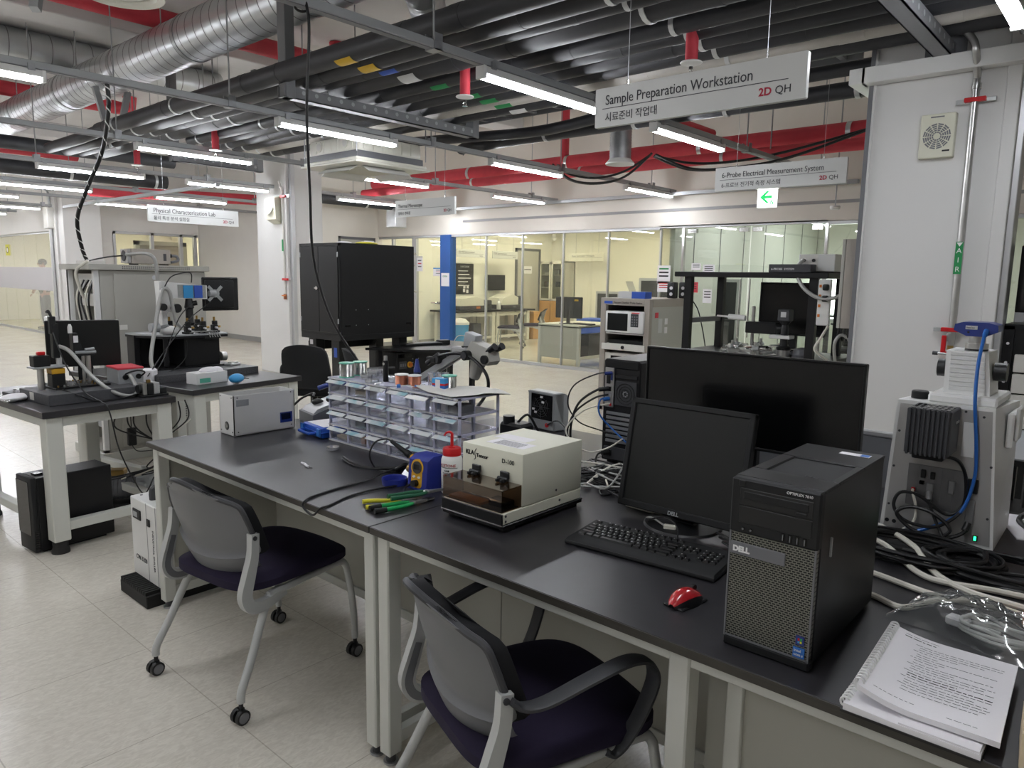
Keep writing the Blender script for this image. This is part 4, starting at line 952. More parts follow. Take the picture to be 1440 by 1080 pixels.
vs, fs = mshape(0, 1, 0.0, 1.0); b_ = MB().add(vs, fs, 'black_plastic'); b_.box(-0.05, -0.028, 0, 0.05, 0.028, 0.006, 'black_plastic', 0.003).build('body', t)
vs, fs = mshape(0.20, 0.80, 0.0012, 1.01); MB().add(vs, fs, 'red_gloss').build('red_cover', t)['label'] = 'glossy red palm cover'
MB().cyl((0.028, -0.004, 0.030), (0.028, 0.004, 0.030), 0.008, 'rubber', n=16).build('scroll_wheel', t)
# ================= drawer cabinets =================
def drawer_unit(y0, lab):
    t = thing('drawer_cabinet', lab, 'drawer cabinet', (1.895, y0, BZ), 0, 'clear plastic drawer cabinets')
    W, D, H = 0.418, 0.225, 0.292; n = 3; r_ = 4; cw = W/n; rh = 0.0715
    m = MB()
    for x in (0.0, D-0.012):
        for k in range(n+1): m.box(x, k*cw-(0.006 if k else 0), 0, x+0.012, k*cw+(0.006 if k < n else 0), H, 'frame_lilac')
    for j in range(r_+1):
        z = min(H-0.008, j*rh)
        m.box(0, 0, z, 0.010, W, z+0.008, 'frame_lilac').box(D-0.01, 0, z, D, W, z+0.008, 'frame_lilac').box(0, 0, z, D, 0.010, z+0.008, 'frame_lilac').box(0, W-0.01, z, D, W, z+0.008, 'frame_lilac')
        for q in range(44): m.box(-0.003, 0.006+q*W/44, z+0.001, 0.0, 0.006+q*W/44+0.0045, z+0.007, 'white_plastic')
    m.box(0.004, 0.004, H-0.004, D-0.004, W-0.004, H, 'frame_lilac')
    m.build('frame', t)
    for j in range(1, r_): MB().box(0.012, 0.012, j*rh+0.002, D-0.012, W-0.012, j*rh+0.004, 'clear_plastic').build('shelf', t)
    for j in range(r_):
        for k in range(n):
            y = k*cw+0.008; z = j*rh+0.010; w_ = cw-0.016; h = rh-0.014
            pull = 0.018 if (j, k) == (3, 1) and 'right' in lab else 0
            q = MB().add([(-0.010-pull, y, z+h*0.72), (-0.010-pull, y+w_, z+h*0.72), (0.006-pull, y+w_, z), (0.006-pull, y, z), (-0.008-pull, y, z+h*0.72), (-0.008-pull, y+w_, z+h*0.72), (0.008-pull, y+w_, z+0.001), (0.008-pull, y, z+0.001)], [(0, 1, 2, 3), (4, 5, 6, 7), (0, 1, 5, 4), (2, 3, 7, 6), (0, 3, 7, 4), (1, 2, 6, 5)], 'clear_plastic')
            q.box(0.006-pull, y, z, D-0.02, y+0.0015, z+h*0.7, 'clear_plastic').box(0.006-pull, y+w_-0.0015, z, D-0.02, y+w_, z+h*0.7, 'clear_plastic').box(0.006-pull, y, z, D-0.02, y+w_, z+0.0015, 'clear_plastic')
            d = q.build('drawer', t)
            white = pull > 0
            MB().add([(-0.024-pull, y+0.002, z+h*0.80), (-0.024-pull, y+w_-0.002, z+h*0.80), (-0.002-pull, y+w_-0.002, z+h*0.98), (-0.002-pull, y+0.002, z+h*0.98), (-0.022-pull, y+0.002, z+h*0.77), (-0.022-pull, y+w_-0.002, z+h*0.77), (0.0-pull, y+w_-0.002, z+h*0.94), (0.0-pull, y+0.002, z+h*0.94)], [(0, 1, 2, 3), (7, 6, 5, 4), (0, 1, 5, 4), (3, 2, 6, 7), (0, 3, 7, 4), (1, 2, 6, 5)], 'white_plastic' if white else 'holo').build('handle', d)
    return t
drawer_unit(2.352, 'left clear plastic drawer cabinet beside the blue case')
drawer_unit(1.930, 'right clear plastic drawer cabinet behind the red capped bottle')
DT = BZ+0.292
# things kept in the drawers
def inside(lab, cat, name, x, y, row, sx, sy, sz, mt):
    z = BZ+row*0.0715+0.0125
    o = MB().box(-sx/2, -sy/2, 0, sx/2, sy/2, sz, mt, 0.003).build(name, None, (x, y, z)); tag(o, lab, cat)
inside('small blue box in the half open top drawer of the right cabinet', 'box', 'small_box', 1.94, 2.085, 3, 0.05, 0.030, 0.036, 'blue_bright')
inside('white card box beside the small blue box in the top drawer', 'box', 'small_box', 1.945, 2.045, 3, 0.05, 0.03, 0.034, 'paper')
inside('dark foam block in the rightmost top drawer', 'foam block', 'foam_block', 1.96, 1.985, 3, 0.09, 0.06, 0.030, 'dark_grey')
inside('beige parts strip in the second top drawer from the left', 'parts strip', 'parts_strip', 1.95, 2.57, 3, 0.06, 0.08, 0.02, 'card')
inside('brown cable lump in the second drawer of the third row', 'cable', 'cable_lump', 1.95, 2.57, 1, 0.07, 0.07, 0.026, 'trousers')
inside('copper piece in the second drawer of the bottom row', 'part', 'metal_piece', 1.93, 2.55, 0, 0.03, 0.03, 0.03, 'copper')
inside('grey clip parts in the third drawer of the third row', 'parts', 'clip_parts', 1.94, 2.43, 1, 0.05, 0.08, 0.014, 'galv_dull')
inside('tan tool in the leftmost bottom drawer', 'tool', 'small_tool', 1.93, 2.70, 0, 0.03, 0.09, 0.014, 'card')
inside('black tool in the third drawer of the second row', 'tool', 'small_tool', 1.94, 2.42, 2, 0.03, 0.07, 0.012, 'black_plastic')
inside('pale card in the leftmost second row drawer', 'card', 'small_card', 1.98, 2.70, 2, 0.10, 0.09, 0.004, 'paper')
# things on top of the drawer cabinets
def spool(lab, x, y, r, h, core, rim, grp='wire spools on the drawer cabinets'):
    t = thing('wire_spool', lab, 'spool', (x, y, DT), 0, grp)
    MB().lathe([(r*0.25, 0), (r, 0), (r, 0.004), (r*0.9, 0.005)], rim, n=32).build('flange', t)
    MB().lathe([(r*0.9, h-0.005), (r, h-0.004), (r, h), (r*0.25, h), (r*0.2, h-0.01)], rim, n=32).build('flange', t)
    MB().lathe([(r*0.92+0.0006*(k % 2), 0.004+(h-0.008)*k/40) for k in range(41)], core, n=32).build('wire', t)
spool('large spool of silver solder wire with teal rims at the left end', 1.945, 2.700, 0.034, 0.066, 'solder', 'teal')
spool('second silver wire spool standing behind the large left spool', 2.03, 2.715, 0.033, 0.064, 'solder', 'teal')
spool('left one of the two copper wire spools', 1.965, 2.345, 0.029, 0.048, 'copper', 'white_plastic')
spool('right one of the two copper wire spools', 1.985, 2.285, 0.029, 0.048, 'copper', 'white_plastic')
spool('silver wire spool with teal rim behind the blue and red box', 2.03, 2.125, 0.031, 0.060, 'solder', 'teal')
def dish(lab, x, y, z, r=0.045, h=0.014, n=1, cat='petri dish', grp='clear petri dishes'):
    t = thing('petri_dish', lab, cat, (x, y, z), 0, grp)
    for k in range(n):
        MB().lathe([(0, 0), (r*0.96, 0), (r*0.96, h*0.8), (r*0.93, h*0.8), (r*0.93, 0.0015), (0, 0.0015)], 'clear_dish', (0, 0, k*h), 30).build('dish', t)
        MB().lathe([(r*0.98, h*0.3), (r, h*0.3), (r, h), (0, h), (0, h-0.0015), (r*0.98, h-0.0015)], 'clear_dish', (0, 0, k*h), 30).build('lid', t)
dish('clear petri dish lying alone on the left workbench', 1.795, 2.60, BZ, 0.027, 0.014)
dish('stack of clear petri dishes right of the large silver spool', 1.975, 2.585, DT, 0.036, 0.012, 2)
dish('clear petri dish pile behind the black penlight', 2.03, 2.60, DT, 0.04, 0.012, 3)
dish('low clear dish in front of the black penlight', 1.93, 2.50, DT, 0.032, 0.013, 1)
dish('clear dish stack beside the left copper spool', 2.01, 2.44, DT, 0.032, 0.012, 2)
dish('clear dish lying before the blue and red box', 1.94, 2.20, DT, 0.034, 0.010, 1)
t = thing('penlight', 'upright black penlight with silver tip on the drawer cabinets', 'penlight', (1.985, 2.475, DT))
MB().lathe([(0, 0), (0.012, 0), (0.012, 0.085), (0.010, 0.092), (0, 0.092)], 'black_satin').build('barrel', t)
MB().lathe([(0.008, 0.090), (0.008, 0.112), (0.0, 0.113)], 'steel').build('tip', t)
MB().cyl((-0.013, 0, 0.078), (-0.011, 0, 0.078), 0.006, 'steel', n=14).build('button', t)
t = thing('glue_bottle', 'small squeeze bottle with blue cone cap on the drawer cabinets', 'bottle', (2.05, 2.345, DT))
MB().lathe([(0, 0), (0.016, 0), (0.0165, 0.045), (0.015, 0.050), (0, 0.05)], 'blue_clear').build('body', t)
MB().lathe([(0.0145, 0.050), (0.0145, 0.062), (0.012, 0.066), (0.006, 0.104), (0, 0.106)], 'blue_deep').build('cap', t)
for k, (x, y) in enumerate(((2.045, 2.235), (2.06, 2.195))):
    t = thing('glass_beaker', ['left small clear beaker behind the copper spools', 'right small clear beaker beside the blue and red box'][k], 'beaker', (x, y, DT), 0, 'small clear beakers')
    MB().lathe([(0, 0), (0.024, 0), (0.0245, 0.058), (0.026, 0.060), (0.0235, 0.058), (0.0225, 0.002), (0, 0.002)], 'clear_dish', n=28).build('body', t)
t = thing('carton_box', 'small blue and white carton with red stripe on the drawer cabinets', 'box', (1.995, 2.135, DT), R(14))
MB().box(-0.022, -0.030, 0, 0.022, 0.030, 0.022, 'blue_bright').box(-0.022, -0.030, 0.022, 0.022, 0.030, 0.03, 'red_plastic').box(-0.022, -0.030, 0.03, 0.022, 0.030, 0.050, 'sky_bulb').build('carton', t)
MB().box(-0.0228, -0.008, 0.002, -0.022, 0.014, 0.046, 'paper').build('label', t)
for k, (x, y, a, lab) in enumerate(((1.925, 2.30, 60, 'left blue headed swab lying on the drawer cabinets'), (1.965, 2.235, 52, 'right blue headed swab lying on the drawer cabinets'))):
    t = thing('swab', lab, 'swab', (x, y, DT+0.006), R(a), 'blue headed swabs')
    MB().cyl((0, 0, 0), (0, -0.10, 0.004), 0.0022, 'white_plastic', n=8).build('stick', t)
    MB().cyl((0, 0.004, 0), (0, 0.018, 0), 0.008, 'blue_bright', n=14).build('head', t)
t = thing('plastic_pouch', 'crumpled clear pouch hanging over the front of the drawer cabinets', 'pouch', (1.89, 2.50, DT))
vs = []; fs = []
for i in range(9):
    for j in range(7):
        a, b = i/8, j/6
        vs.append((0.06*(1-a)-0.028*a, -0.06*b-0.06*a+0.01*sin(7*b+4*a), 0.006+0.010*sin(6*a+5*b)*0.5-0.030*max(0, a-0.55)/0.45))
for i in range(8):
    for j in range(6): fs.append((i*7+j, i*7+j+1, (i+1)*7+j+1, (i+1)*7+j))
MB().add(vs, fs, 'bag_film').build('film', t)
# grey paper sheets overhanging the right cabinet
t = thing('paper_sheets', 'thin pile of pale paper overhanging the right drawer cabinet', 'paper', (0, 0, DT))
for k in range(3):
    vs = []; fs = []; A = [(1.915, 2.20), (1.885, 1.965), (2.135, 1.885), (2.17, 2.075)]
    for i in range(11):
        for j in range(11):
            a, b = i/10, j/10; p = [(1-a)*(1-b)*A[0][q]+a*(1-b)*A[1][q]+a*b*A[2][q]+(1-a)*b*A[3][q] for q in (0, 1)]
            z = 0.003+0.002*k+0.016*max(0, 1-a*2.2)**2*(1-b)-0.010*max(0, (a+b-1.5)*2)**2*(0.7+0.3*k)
            vs.append((p[0]+0.003*k*(1 if k % 2 else -1), p[1]-0.004*k, max(0.001+0.002*k, z) if a+b < 1.5 else z+0.002*k))
    n = len(vs)
    for i in range(10):
        for j in range(10): fs.append((i*11+j, i*11+j+1, (i+1)*11+j+1, (i+1)*11+j))
    MB().add(vs, fs, 'paper_grey').build('sheet', t)
# ================= soldering station, bottle, pliers =================
t = thing('soldering_station', 'blue and yellow soldering station in front of the drawer cabinets', 'soldering station', (1.70, 1.895, BZ), R(4))
MB().prism([(-0.05, 0), (0.055, 0), (0.06, 0.10), (0.045, 0.118), (-0.01, 0.12), (-0.040, 0.106)], 'xz', -0.045, 0.045, 'blue_solder').build('body', t)
T = Tm((-0.0465, 0, 0.0), x=(0, -1, 0), y=(0.10, 0, 1))
MB().prism(rrect(-0.030, 0.008, 0.022, 0.070, 0.012), 'xy', -0.001, 0.004, 'yellow_plastic', T).prism([(0.030*cos(2*pi*k/24)-0.004, 0.030*sin(2*pi*k/24)+0.080) for k in range(24)], 'xy', -0.001, 0.0045, 'yellow_plastic', T).build('face_plate', t)
MB().prism([(0.022*cos(2*pi*k/24)-0.004, 0.022*sin(2*pi*k/24)+0.080) for k in range(24)], 'xy', 0.0045, 0.007, 'dark_grey', T).prism(rrect(-0.018, 0.072, 0.010, 0.090, 0.003), 'xy', 0.007, 0.008, 'black_gloss', T).build('display', t)
for q in (-0.016, 0.008): MB().prism([(0.006*cos(2*pi*k/14)+q, 0.004*sin(2*pi*k/14)+0.046) for k in range(14)], 'xy', 0.004, 0.007, 'paper_grey', T).build('button', t)
MB().prism([(0.012*cos(2*pi*k/18)-0.004, 0.012*sin(2*pi*k/18)+0.024) for k in range(18)], 'xy', 0.004, 0.022, 'black_plastic', T).build('socket', t)
t = thing('iron_stand', 'blue soldering iron holder with sponge dish beside the station', 'tool stand', (1.69, 2.0, BZ), R(-10))
MB().lathe([(0.0, 0.004), (0.040, 0.004), (0.042, 0.022), (0.046, 0.024), (0.046, 0.018), (0.044, 0.0), (0, 0)], 'blue_solder', (-0.045, 0.0, 0), 30).build('dish', t)
MB().prism([(0.0, 0.0), (0.06, 0.0), (0.075, 0.065), (0.055, 0.07)], 'xz', -0.045, 0.045, 'blue_solder').build('bracket', t)
MB().add([(-0.004, -0.035, 0.012), (-0.004, 0.035, 0.012), (0.05, 0.030, 0.072), (0.05, -0.030, 0.072)], [(0, 1, 2, 3)], 'alu').ell((0.022, 0.0, 0.047), (0.016, 0.018, 0.016), 'brass', 14, 9).build('wool_cleaner', t)
t = thing('soldering_iron', 'black soldering iron with yellow collar resting in its stand', 'soldering iron', (1.745, 1.975, BZ+0.062), 0)
a = Vector((-0.03, 0.15, 0.075)).normalized()
MB().cyl(a*0.0, a*0.05, 0.013, 'yellow_plastic', r1=0.011).build('collar', t)
MB().cyl(a*0.05, a*0.155, 0.0105, 'black_soft', r1=0.007).cyl(a*0.06, a*0.075, 0.013, 'black_soft').build('handle', t)
p0 = a*0.155
MB().tube([p0, p0+Vector((-0.005, 0.03, 0.004)), p0+Vector((-0.02, 0.075, -0.015)), p0+Vector((-0.03, 0.095, -0.07)), (-0.03, 0.22, -0.057), (-0.02, 0.15, -0.055), (0.02, 0.13, -0.045), (0.05, 0.06, -0.057), (0.0, -0.06, -0.057), (-0.05, -0.07, -0.045), (-0.09, -0.07, -0.03)], 0.0033, 'cable_black', n=8, sub=7).build('cord', t)
t = thing('looped_cable', 'thin black power cord looping over the front edge of the left bench', 'cord', (0, 0, BZ))
MB().tube([(1.631, 1.97, 0.005), (1.523, 1.992, 0.005), (1.432, 1.99, 0.004), (1.335, 1.955, 0.004), (1.297, 1.955, 0.001), (1.290, 1.99, -0.028), (1.290, 2.045, -0.012), (1.300, 2.05, 0.004), (1.348, 2.075, 0.004), (1.48, 2.098, 0.004), (1.60, 2.10, 0.006), (1.70, 2.115, 0.016), (1.80, 2.105, 0.012), (1.816, 1.99, 0.005), (1.72, 1.90, 0.004), (1.62, 1.845, 0.004), (1.57, 1.86, 0.004), (1.62, 1.92, 0.006), (1.65, 1.925, 0.015)], 0.0036, 'cable_black', n=8, sub=8).build('cord', t)
MB().tube([(1.725, 2.427, 0.012), (1.70, 2.33, 0.010), (1.70, 2.24, 0.008), (1.73, 2.17, 0.012), (1.77, 2.12, 0.016)], 0.0055, 'cable_black', n=8, sub=6).tube([(1.71, 2.41, 0.006), (1.69, 2.31, 0.005), (1.70, 2.22, 0.006), (1.76, 2.13, 0.010)], 0.0036, 'cable_black', n=8, sub=6).build('twin_cord', t)
MB().tube([(1.79, 2.14, 0.005), (1.79, 2.11, 0.026), (1.76, 2.09, 0.034), (1.74, 2.11, 0.016), (1.77, 2.13, 0.006)], 0.008, 'cable_black', n=8).build('cord_tie', t)
t = thing('wash_bottle', 'white wash bottle with red cap and spout labelled acetone', 'bottle', (1.722, 1.788, BZ)); t.scale = (1.07, 1.07, 1.0)
MB().lathe([(0, 0), (0.032, 0), (0.0345, 0.004), (0.0345, 0.118), (0.031, 0.130), (0.027, 0.136), (0.027, 0.140), (0, 0.140)], 'white_plastic', n=36).build('body', t)
MB().lathe([(0.0295, 0.134), (0.030, 0.136), (0.030, 0.156), (0.028, 0.160), (0.012, 0.160), (0.011, 0.164), (0, 0.164)], 'red_plastic', n=36).build('cap', t)
MB().tube([(0, 0, 0.16), (0, 0, 0.195), (0, 0.0, 0.208), (-0.003, 0.008, 0.214), (-0.008, 0.018, 0.210), (-0.011, 0.024, 0.200)], lambda u: 0.0058-0.003*u, 'red_plastic', n=10, sub=6).build('spout', t)
def onbottle(m, txt, size, z, mt, r=0.0352, a0=0.0, sx=1.0):
    # lettering wrapped on the bottle
    q = MB().text(txt, size, Matrix.Identity(4), mt, depth=0.0002, align='CENTER', sx=sx, bold=0.0003)
    vs = []
    for v in q.v:
        a = a0+v.x/r; vs.append((-r*cos(a), -r*sin(a), z+v.y))
    m.add(vs, q.f, mt)
m = MB()
onbottle(m, 'ACETONE', 0.0135, 0.098, 'text_red2', a0=-0.15+0.45)
for (a0, a1, z0, z1, mt) in ((-1.0, 1.35, 0.0935, 0.0955, 'text_black'), (-0.9, 1.25, 0.028, 0.0285, 'text_black')):
    n = 18; vs = []; fs = []
    for k in range(n+1):
        a = a0+(a1-a0)*k/n; vs += [(-0.0351*cos(a), -0.0351*sin(a), z0), (-0.0351*cos(a), -0.0351*sin(a), z1)]
    for k in range(n): fs.append((2*k, 2*k+1, 2*k+3, 2*k+2))
    m.add(vs, fs, mt)
onbottle(m, '아세톤', 0.007, 0.081, 'text_black', a0=0.3)
for k in range(3): onbottle(m, 'CH3COCH3 58.08'[:14-3*k], 0.0042, 0.074-0.006*k, 'text_grey', a0=0.3)
def onb(p): a = 0.3+p[0]/0.0352; return (-0.0353*cos(a), -0.0353*sin(a), p[1])
cx, cz, q = 0.0, 0.040, 0.011
for (dx, dz, mt) in ((-q, 0, 'blue_deep'), (q, 0, 'yellow_grip'), (0, q, 'red_plastic'), (0, -q, 'paper')):
    m.add([onb((cx+dx*0.5+a_, cz+dz*0.5+b__)) for a_, b__ in ((-q/2, 0), (0, -q/2), (q/2, 0), (0, q/2))], [(0, 1, 2, 3)], mt)
m.build('lettering', t)
def pliers(lab, p, a, L, g1, g2, grp='pliers on the workbench', z=BZ, spread=0.030, jaw=0.045):
    t = thing('pliers', lab, 'pliers', (*p, z), R(a), grp)
    for s, mt in ((1, g1), (-1, g2)):
        MB().tube([(0, s*spread, 0.009), (0.03, s*spread*1.1, 0.009), (L*0.5, s*0.017, 0.009), (L*0.66, s*0.006, 0.009)], lambda u: 0.0078-0.0022*u, mt, n=10, sub=6).build('grip', t)
    MB().box(L*0.62, -0.010, 0.003, L*0.72, 0.010, 0.015, 'steel', 0.003).prism([(L*0.72, -0.009), (L*0.72+jaw, -0.001), (L*0.72+jaw, 0.001), (L*0.72, 0.009)], 'xy', 0.005, 0.013, 'steel').cyl((L*0.67, 0, 0.002), (L*0.67, 0, 0.0165), 0.006, 'galv_dull', n=14).build('jaws', t)
    return t
pliers('pliers with yellow grips nearest the bench edge', (1.405, 1.868), 0, 0.18, 'yellow_grip', 'yellow_grip')
bpy.data.objects['pliers'].rotation_euler[2] = R(-28)
pliers('pliers with black tipped bright green grips', (1.398, 1.80), -14, 0.195, 'green_grip', 'green_grip', z=BZ+0.001, spread=0.020)
t_ = bpy.data.objects['pliers.001']
for s in (1, -1): MB().tube([(-0.012, s*0.0195, 0.009), (0.0, s*0.020, 0.009), (0.028, s*0.022, 0.009)], 0.0088, 'black_plastic', n=10).build('grip_end', t_)
pliers('pliers with dark green loop grips lying on top of the others', (1.47, 1.82), -16, 0.20, 'green_dark', 'green_dark', z=BZ+0.019, spread=0.014, jaw=0.06)
o = MB().ell((0, 0, 0.006), (0.026, 0.018, 0.006), 'black_plastic', 16, 8).box(-0.02, -0.012, 0, 0.02, 0.012, 0.01, 'dark_grey', 0.004).build('black_clip', None, (1.60, 1.775, BZ)); tag(o, 'small black clip behind the pliers by the bottle', 'clip')
o = MB().tube([(0, 0, 0.004), (0.02, 0.012, 0.006), (0.045, 0.012, 0.004), (0.06, 0.026, 0.006)], 0.005, 'paper', n=7).tube([(-0.012, -0.012, 0.002), (0, 0, 0.003), (0.012, 0.01, 0.003)], 0.0015, 'cable_black', n=6).build('twisted_tissue', None, (1.555, 2.415, BZ), (0, 0, R(60))); tag(o, 'small twist of white film lying on the left workbench', 'scrap')

# ================= white box, blue case, sealer at the left =================
t = thing('fan_box', 'small white metal box with a fan and open top on the left bench', 'instrument box', (1.618, 3.115, BZ))
MB().box(0.0, 0.0, 0.006, 0.315, 0.004, 0.19, 'white_metal').box(0, 0.128, 0.006, 0.315, 0.132, 0.19, 'white_metal').box(0, 0, 0.006, 0.004, 0.132, 0.19, 'white_metal').box(0.311, 0, 0.006, 0.315, 0.132, 0.19, 'white_metal').box(0, 0, 0.004, 0.315, 0.132, 0.008, 'white_metal').box(0.004, 0.004, 0.150, 0.311, 0.128, 0.154, 'dark_grey').build('case', t)
MB().cyl((-0.001, 0.066, 0.045), (0.002, 0.066, 0.045), 0.020, 'black_plastic', n=22).build('fan_grille', t)
m = MB()
for k in range(6): m.box(-0.003, 0.065, 0.030, -0.001, 0.067, 0.06, 'steel', T=Matrix.Translation((0, 0.066, 0.045)) @ Matrix.Rotation(k*pi/6, 4, 'X') @ Matrix.Translation((0, -0.066, -0.045)))
m.build('fan_guard', t)
MB().box(0.235, -0.002, 0.035, 0.300, 0.0, 0.085, 'blue_deep').box(0.24, -0.003, 0.05, 0.29, -0.002, 0.08, 'black_gloss').build('display', t)
MB().box(0.015, -0.002, 0.140, 0.075, 0.0, 0.170, 'rail_steel').build('name_plate', t)
for x in (0.02, 0.29):
    for y in (0.015, 0.115): MB().cyl((x, y, 0), (x, y, 0.006), 0.01, 'rubber', n=12).build('foot', t)
m = MB()
for z in (0.02, 0.18):
    for y in (0.015, 0.118): m.cyl((-0.002, y, z), (0.0, y, z), 0.003, 'dark_grey', n=8)
    for x in (0.02, 0.295): m.cyl((x, -0.002, z), (x, 0, z), 0.003, 'dark_grey', n=8)
m.build('screws', t)
t = thing('tool_case', 'blue plastic case with white sheet on its lid left of the drawers', 'case', (1.885, 2.905, BZ), R(-8))
MB().box(0, -0.105, 0, 0.20, 0.095, 0.052, 'blue_plastic', 0.012, 2).box(-0.003, -0.108, 0.024, 0.203, 0.098, 0.030, 'blue_plastic', 0.002).build('shell', t)
MB().box(0.02, -0.095, 0.0522, 0.19, 0.075, 0.0535, 'paper').build('sheet', t)
MB().tube([(0.0, 0.06, 0.022), (-0.03, 0.055, 0.022), (-0.034, 0.04, 0.022), (-0.034, -0.04, 0.022), (-0.03, -0.055, 0.022), (0.0, -0.06, 0.022)], 0.007, 'blue_plastic', n=10).build('handle', t)
for y in (0.078, -0.09): MB().box(-0.01, y-0.015, 0.012, 0.0, y+0.015, 0.048, 'blue_bright', 0.002).build('latch', t)
t = thing('spot_lamp_unit', 'silver sloping unit with two black knobs behind the blue case', 'instrument', (2.16, 3.16, BZ), R(-12))
MB().prism([(-0.12, 0), (0.13, 0), (0.13, 0.10), (0.05, 0.11), (-0.12, 0.05)], 'xz', -0.09, 0.10, 'mid_grey').build('base', t)
MB().prism([(-0.11, 0.055), (-0.09, 0.075), (0.09, 0.130), (0.10, 0.105)], 'xz', -0.075, 0.085, 'alu').build('cover', t)
for x, y in ((-0.045, 0.035), (0.01, -0.02)):
    MB().ell((x, y, 0.108+x*0.3), (0.032, 0.024, 0.017), 'black_plastic', 16, 9).build('knob', t)
MB().tube([(-0.06, 0.06, 0.12), (-0.04, 0.10, 0.13), (-0.08, 0.16, 0.10), (-0.12, 0.2, 0.05)], 0.006, 'cable_black', n=8).build('cord', t)
t = thing('blue_hose', 'thick blue hose arching behind the silver sloping unit', 'hose', (2.36, 3.08, BZ))
MB().tube([(-0.14, 0.26, 0.14), (-0.08, 0.20, 0.165), (0.0, 0.10, 0.165), (0.0, -0.02, 0.13), (-0.04, -0.10, 0.06), (-0.06, -0.12, 0.0)], 0.013, 'blue_deep', n=12, sub=7).build('hose', t)
o = MB().lathe([(0, 0), (0.014, 0), (0.014, 0.018), (0, 0.02)], 'sky_bulb').lathe([(0, -0.05), (0.012, -0.05), (0.012, 0), (0, 0)], 'clear_dish').build('bottle_cap', None, (1.56, 3.40, 0.795)); 
bpy.data.objects.remove(o)

# ================= stereo microscope on its boom =================
t = thing('stereo_microscope', 'grey stereo microscope on a slanted boom behind the drawer cabinets', 'microscope', (2.43, 2.58, BZ))
MB().box(-0.10, 0.14, 0, 0.16, 0.44, 0.018, 'mid_grey', 0.005).build('base', t)
MB().cyl((0.04, 0.37, 0.018), (0.04, 0.37, 0.20), 0.02, 'steel').build('post', t)
for dy in (0.0, 0.055):
    MB().bar((0.01+dy*0.9, 0.375, 0.135), (0.09+dy*0.6, -0.02, 0.375), 0.022, 0.03, 'rail_steel').build('arm', t)
MB().box(-0.03, -0.05, -0.02, 0.03, 0.06, 0.02, 'alu', 0.008, T=Matrix.Translation((0.10, -0.03, 0.385))).cyl((0.10, -0.05, 0.355), (0.10, -0.05, 0.41), 0.024, 'black_plastic').build('joint', t)
for y, z in ((-0.095, 0.37), (0.10, 0.335)): MB().cyl((0.04, y, z), (0.08, y, z), 0.024, 'black_plastic', n=18).cyl((0.035, y, z), (0.04, y, z), 0.018, 'dark_grey', n=18).build('knob', t)
MB().box(-0.028, -0.040, -0.045, 0.028, 0.040, 0.045, 'rail_steel', 0.01, 2, T=Matrix.Translation((0.12, -0.075, 0.43)) @ Matrix.Rotation(R(12), 4, 'X')).build('column_block', t)
T = Matrix.Translation((0.11, -0.155, 0.375)) @ Matrix.Rotation(R(18), 4, 'X') @ Matrix.Scale(0.84, 4)
MB(T).prism([(-0.10, 0.00), (-0.085, -0.03), (0.02, -0.06), (0.075, -0.045), (0.09, 0.0), (0.075, 0.055), (-0.06, 0.065)], 'yz', -0.045, 0.045, 'cab_pale').build('head', t)
MB(T).lathe([(0.0, -0.155), (0.030, -0.155), (0.036, -0.12), (0.046, -0.06), (0.050, -0.03), (0.0, -0.03)], 'cab_pale', (0, 0.02, 0), n=28).lathe([(0.0, -0.160), (0.026, -0.160), (0.031, -0.152), (0, -0.152)], 'black_plastic', (0, 0.02, 0), n=24).build('objective', t)
MB(T).cyl((-0.062, -0.065, 0.0), (-0.045, -0.065, 0.0), 0.025, 'black_plastic', n=18).build('zoom_knob', t)
for x in (-0.026, 0.026):
    MB(Matrix.Translation((0.11+x, -0.225, 0.405)) @ Matrix.Rotation(R(62), 4, 'X')).lathe([(0, -0.02), (0.012, -0.02), (0.014, 0.0), (0.016, 0.025), (0.018, 0.038), (0.0, 0.038)], 'black_plastic', n=20).build('eyepiece', t)
MB().tube([(0.05, 0.10, 0.35), (0.05, -0.02, 0.375), (0.05, -0.13, 0.365), (0.04, -0.24, 0.30), (0.04, -0.255, 0.22), (0.02, -0.20, 0.13), (0.0, -0.10, 0.05), (-0.02, 0.0, 0.02)], 0.008, 'cable_black', n=8, sub=7).build('light_guide', t)
MB().cyl((0.03, 0.16, 0.31), (0.06, 0.10, 0.36), 0.012, 'black_plastic', n=14).box(0.03, 0.10, 0.315, 0.06, 0.17, 0.345, 'black_plastic', 0.006).build('clamp', t)
o = MB().box(-0.05, -0.07, 0, 0.05, 0.07, 0.07, 'black_plastic', 0.012).tube([(0, 0, 0.06), (0.02, -0.05, 0.11), (0.05, -0.08, 0.05), (0.06, -0.1, 0.005)], 0.006, 'cable_black').cyl((-0.02, 0.03, 0.06), (-0.02, 0.03, 0.10), 0.028, 'black_plastic').build('lamp_transformer', None, (2.56, 2.22, BZ)); tag(o, 'black lamp supply with cords right of the drawer cabinets', 'power supply')

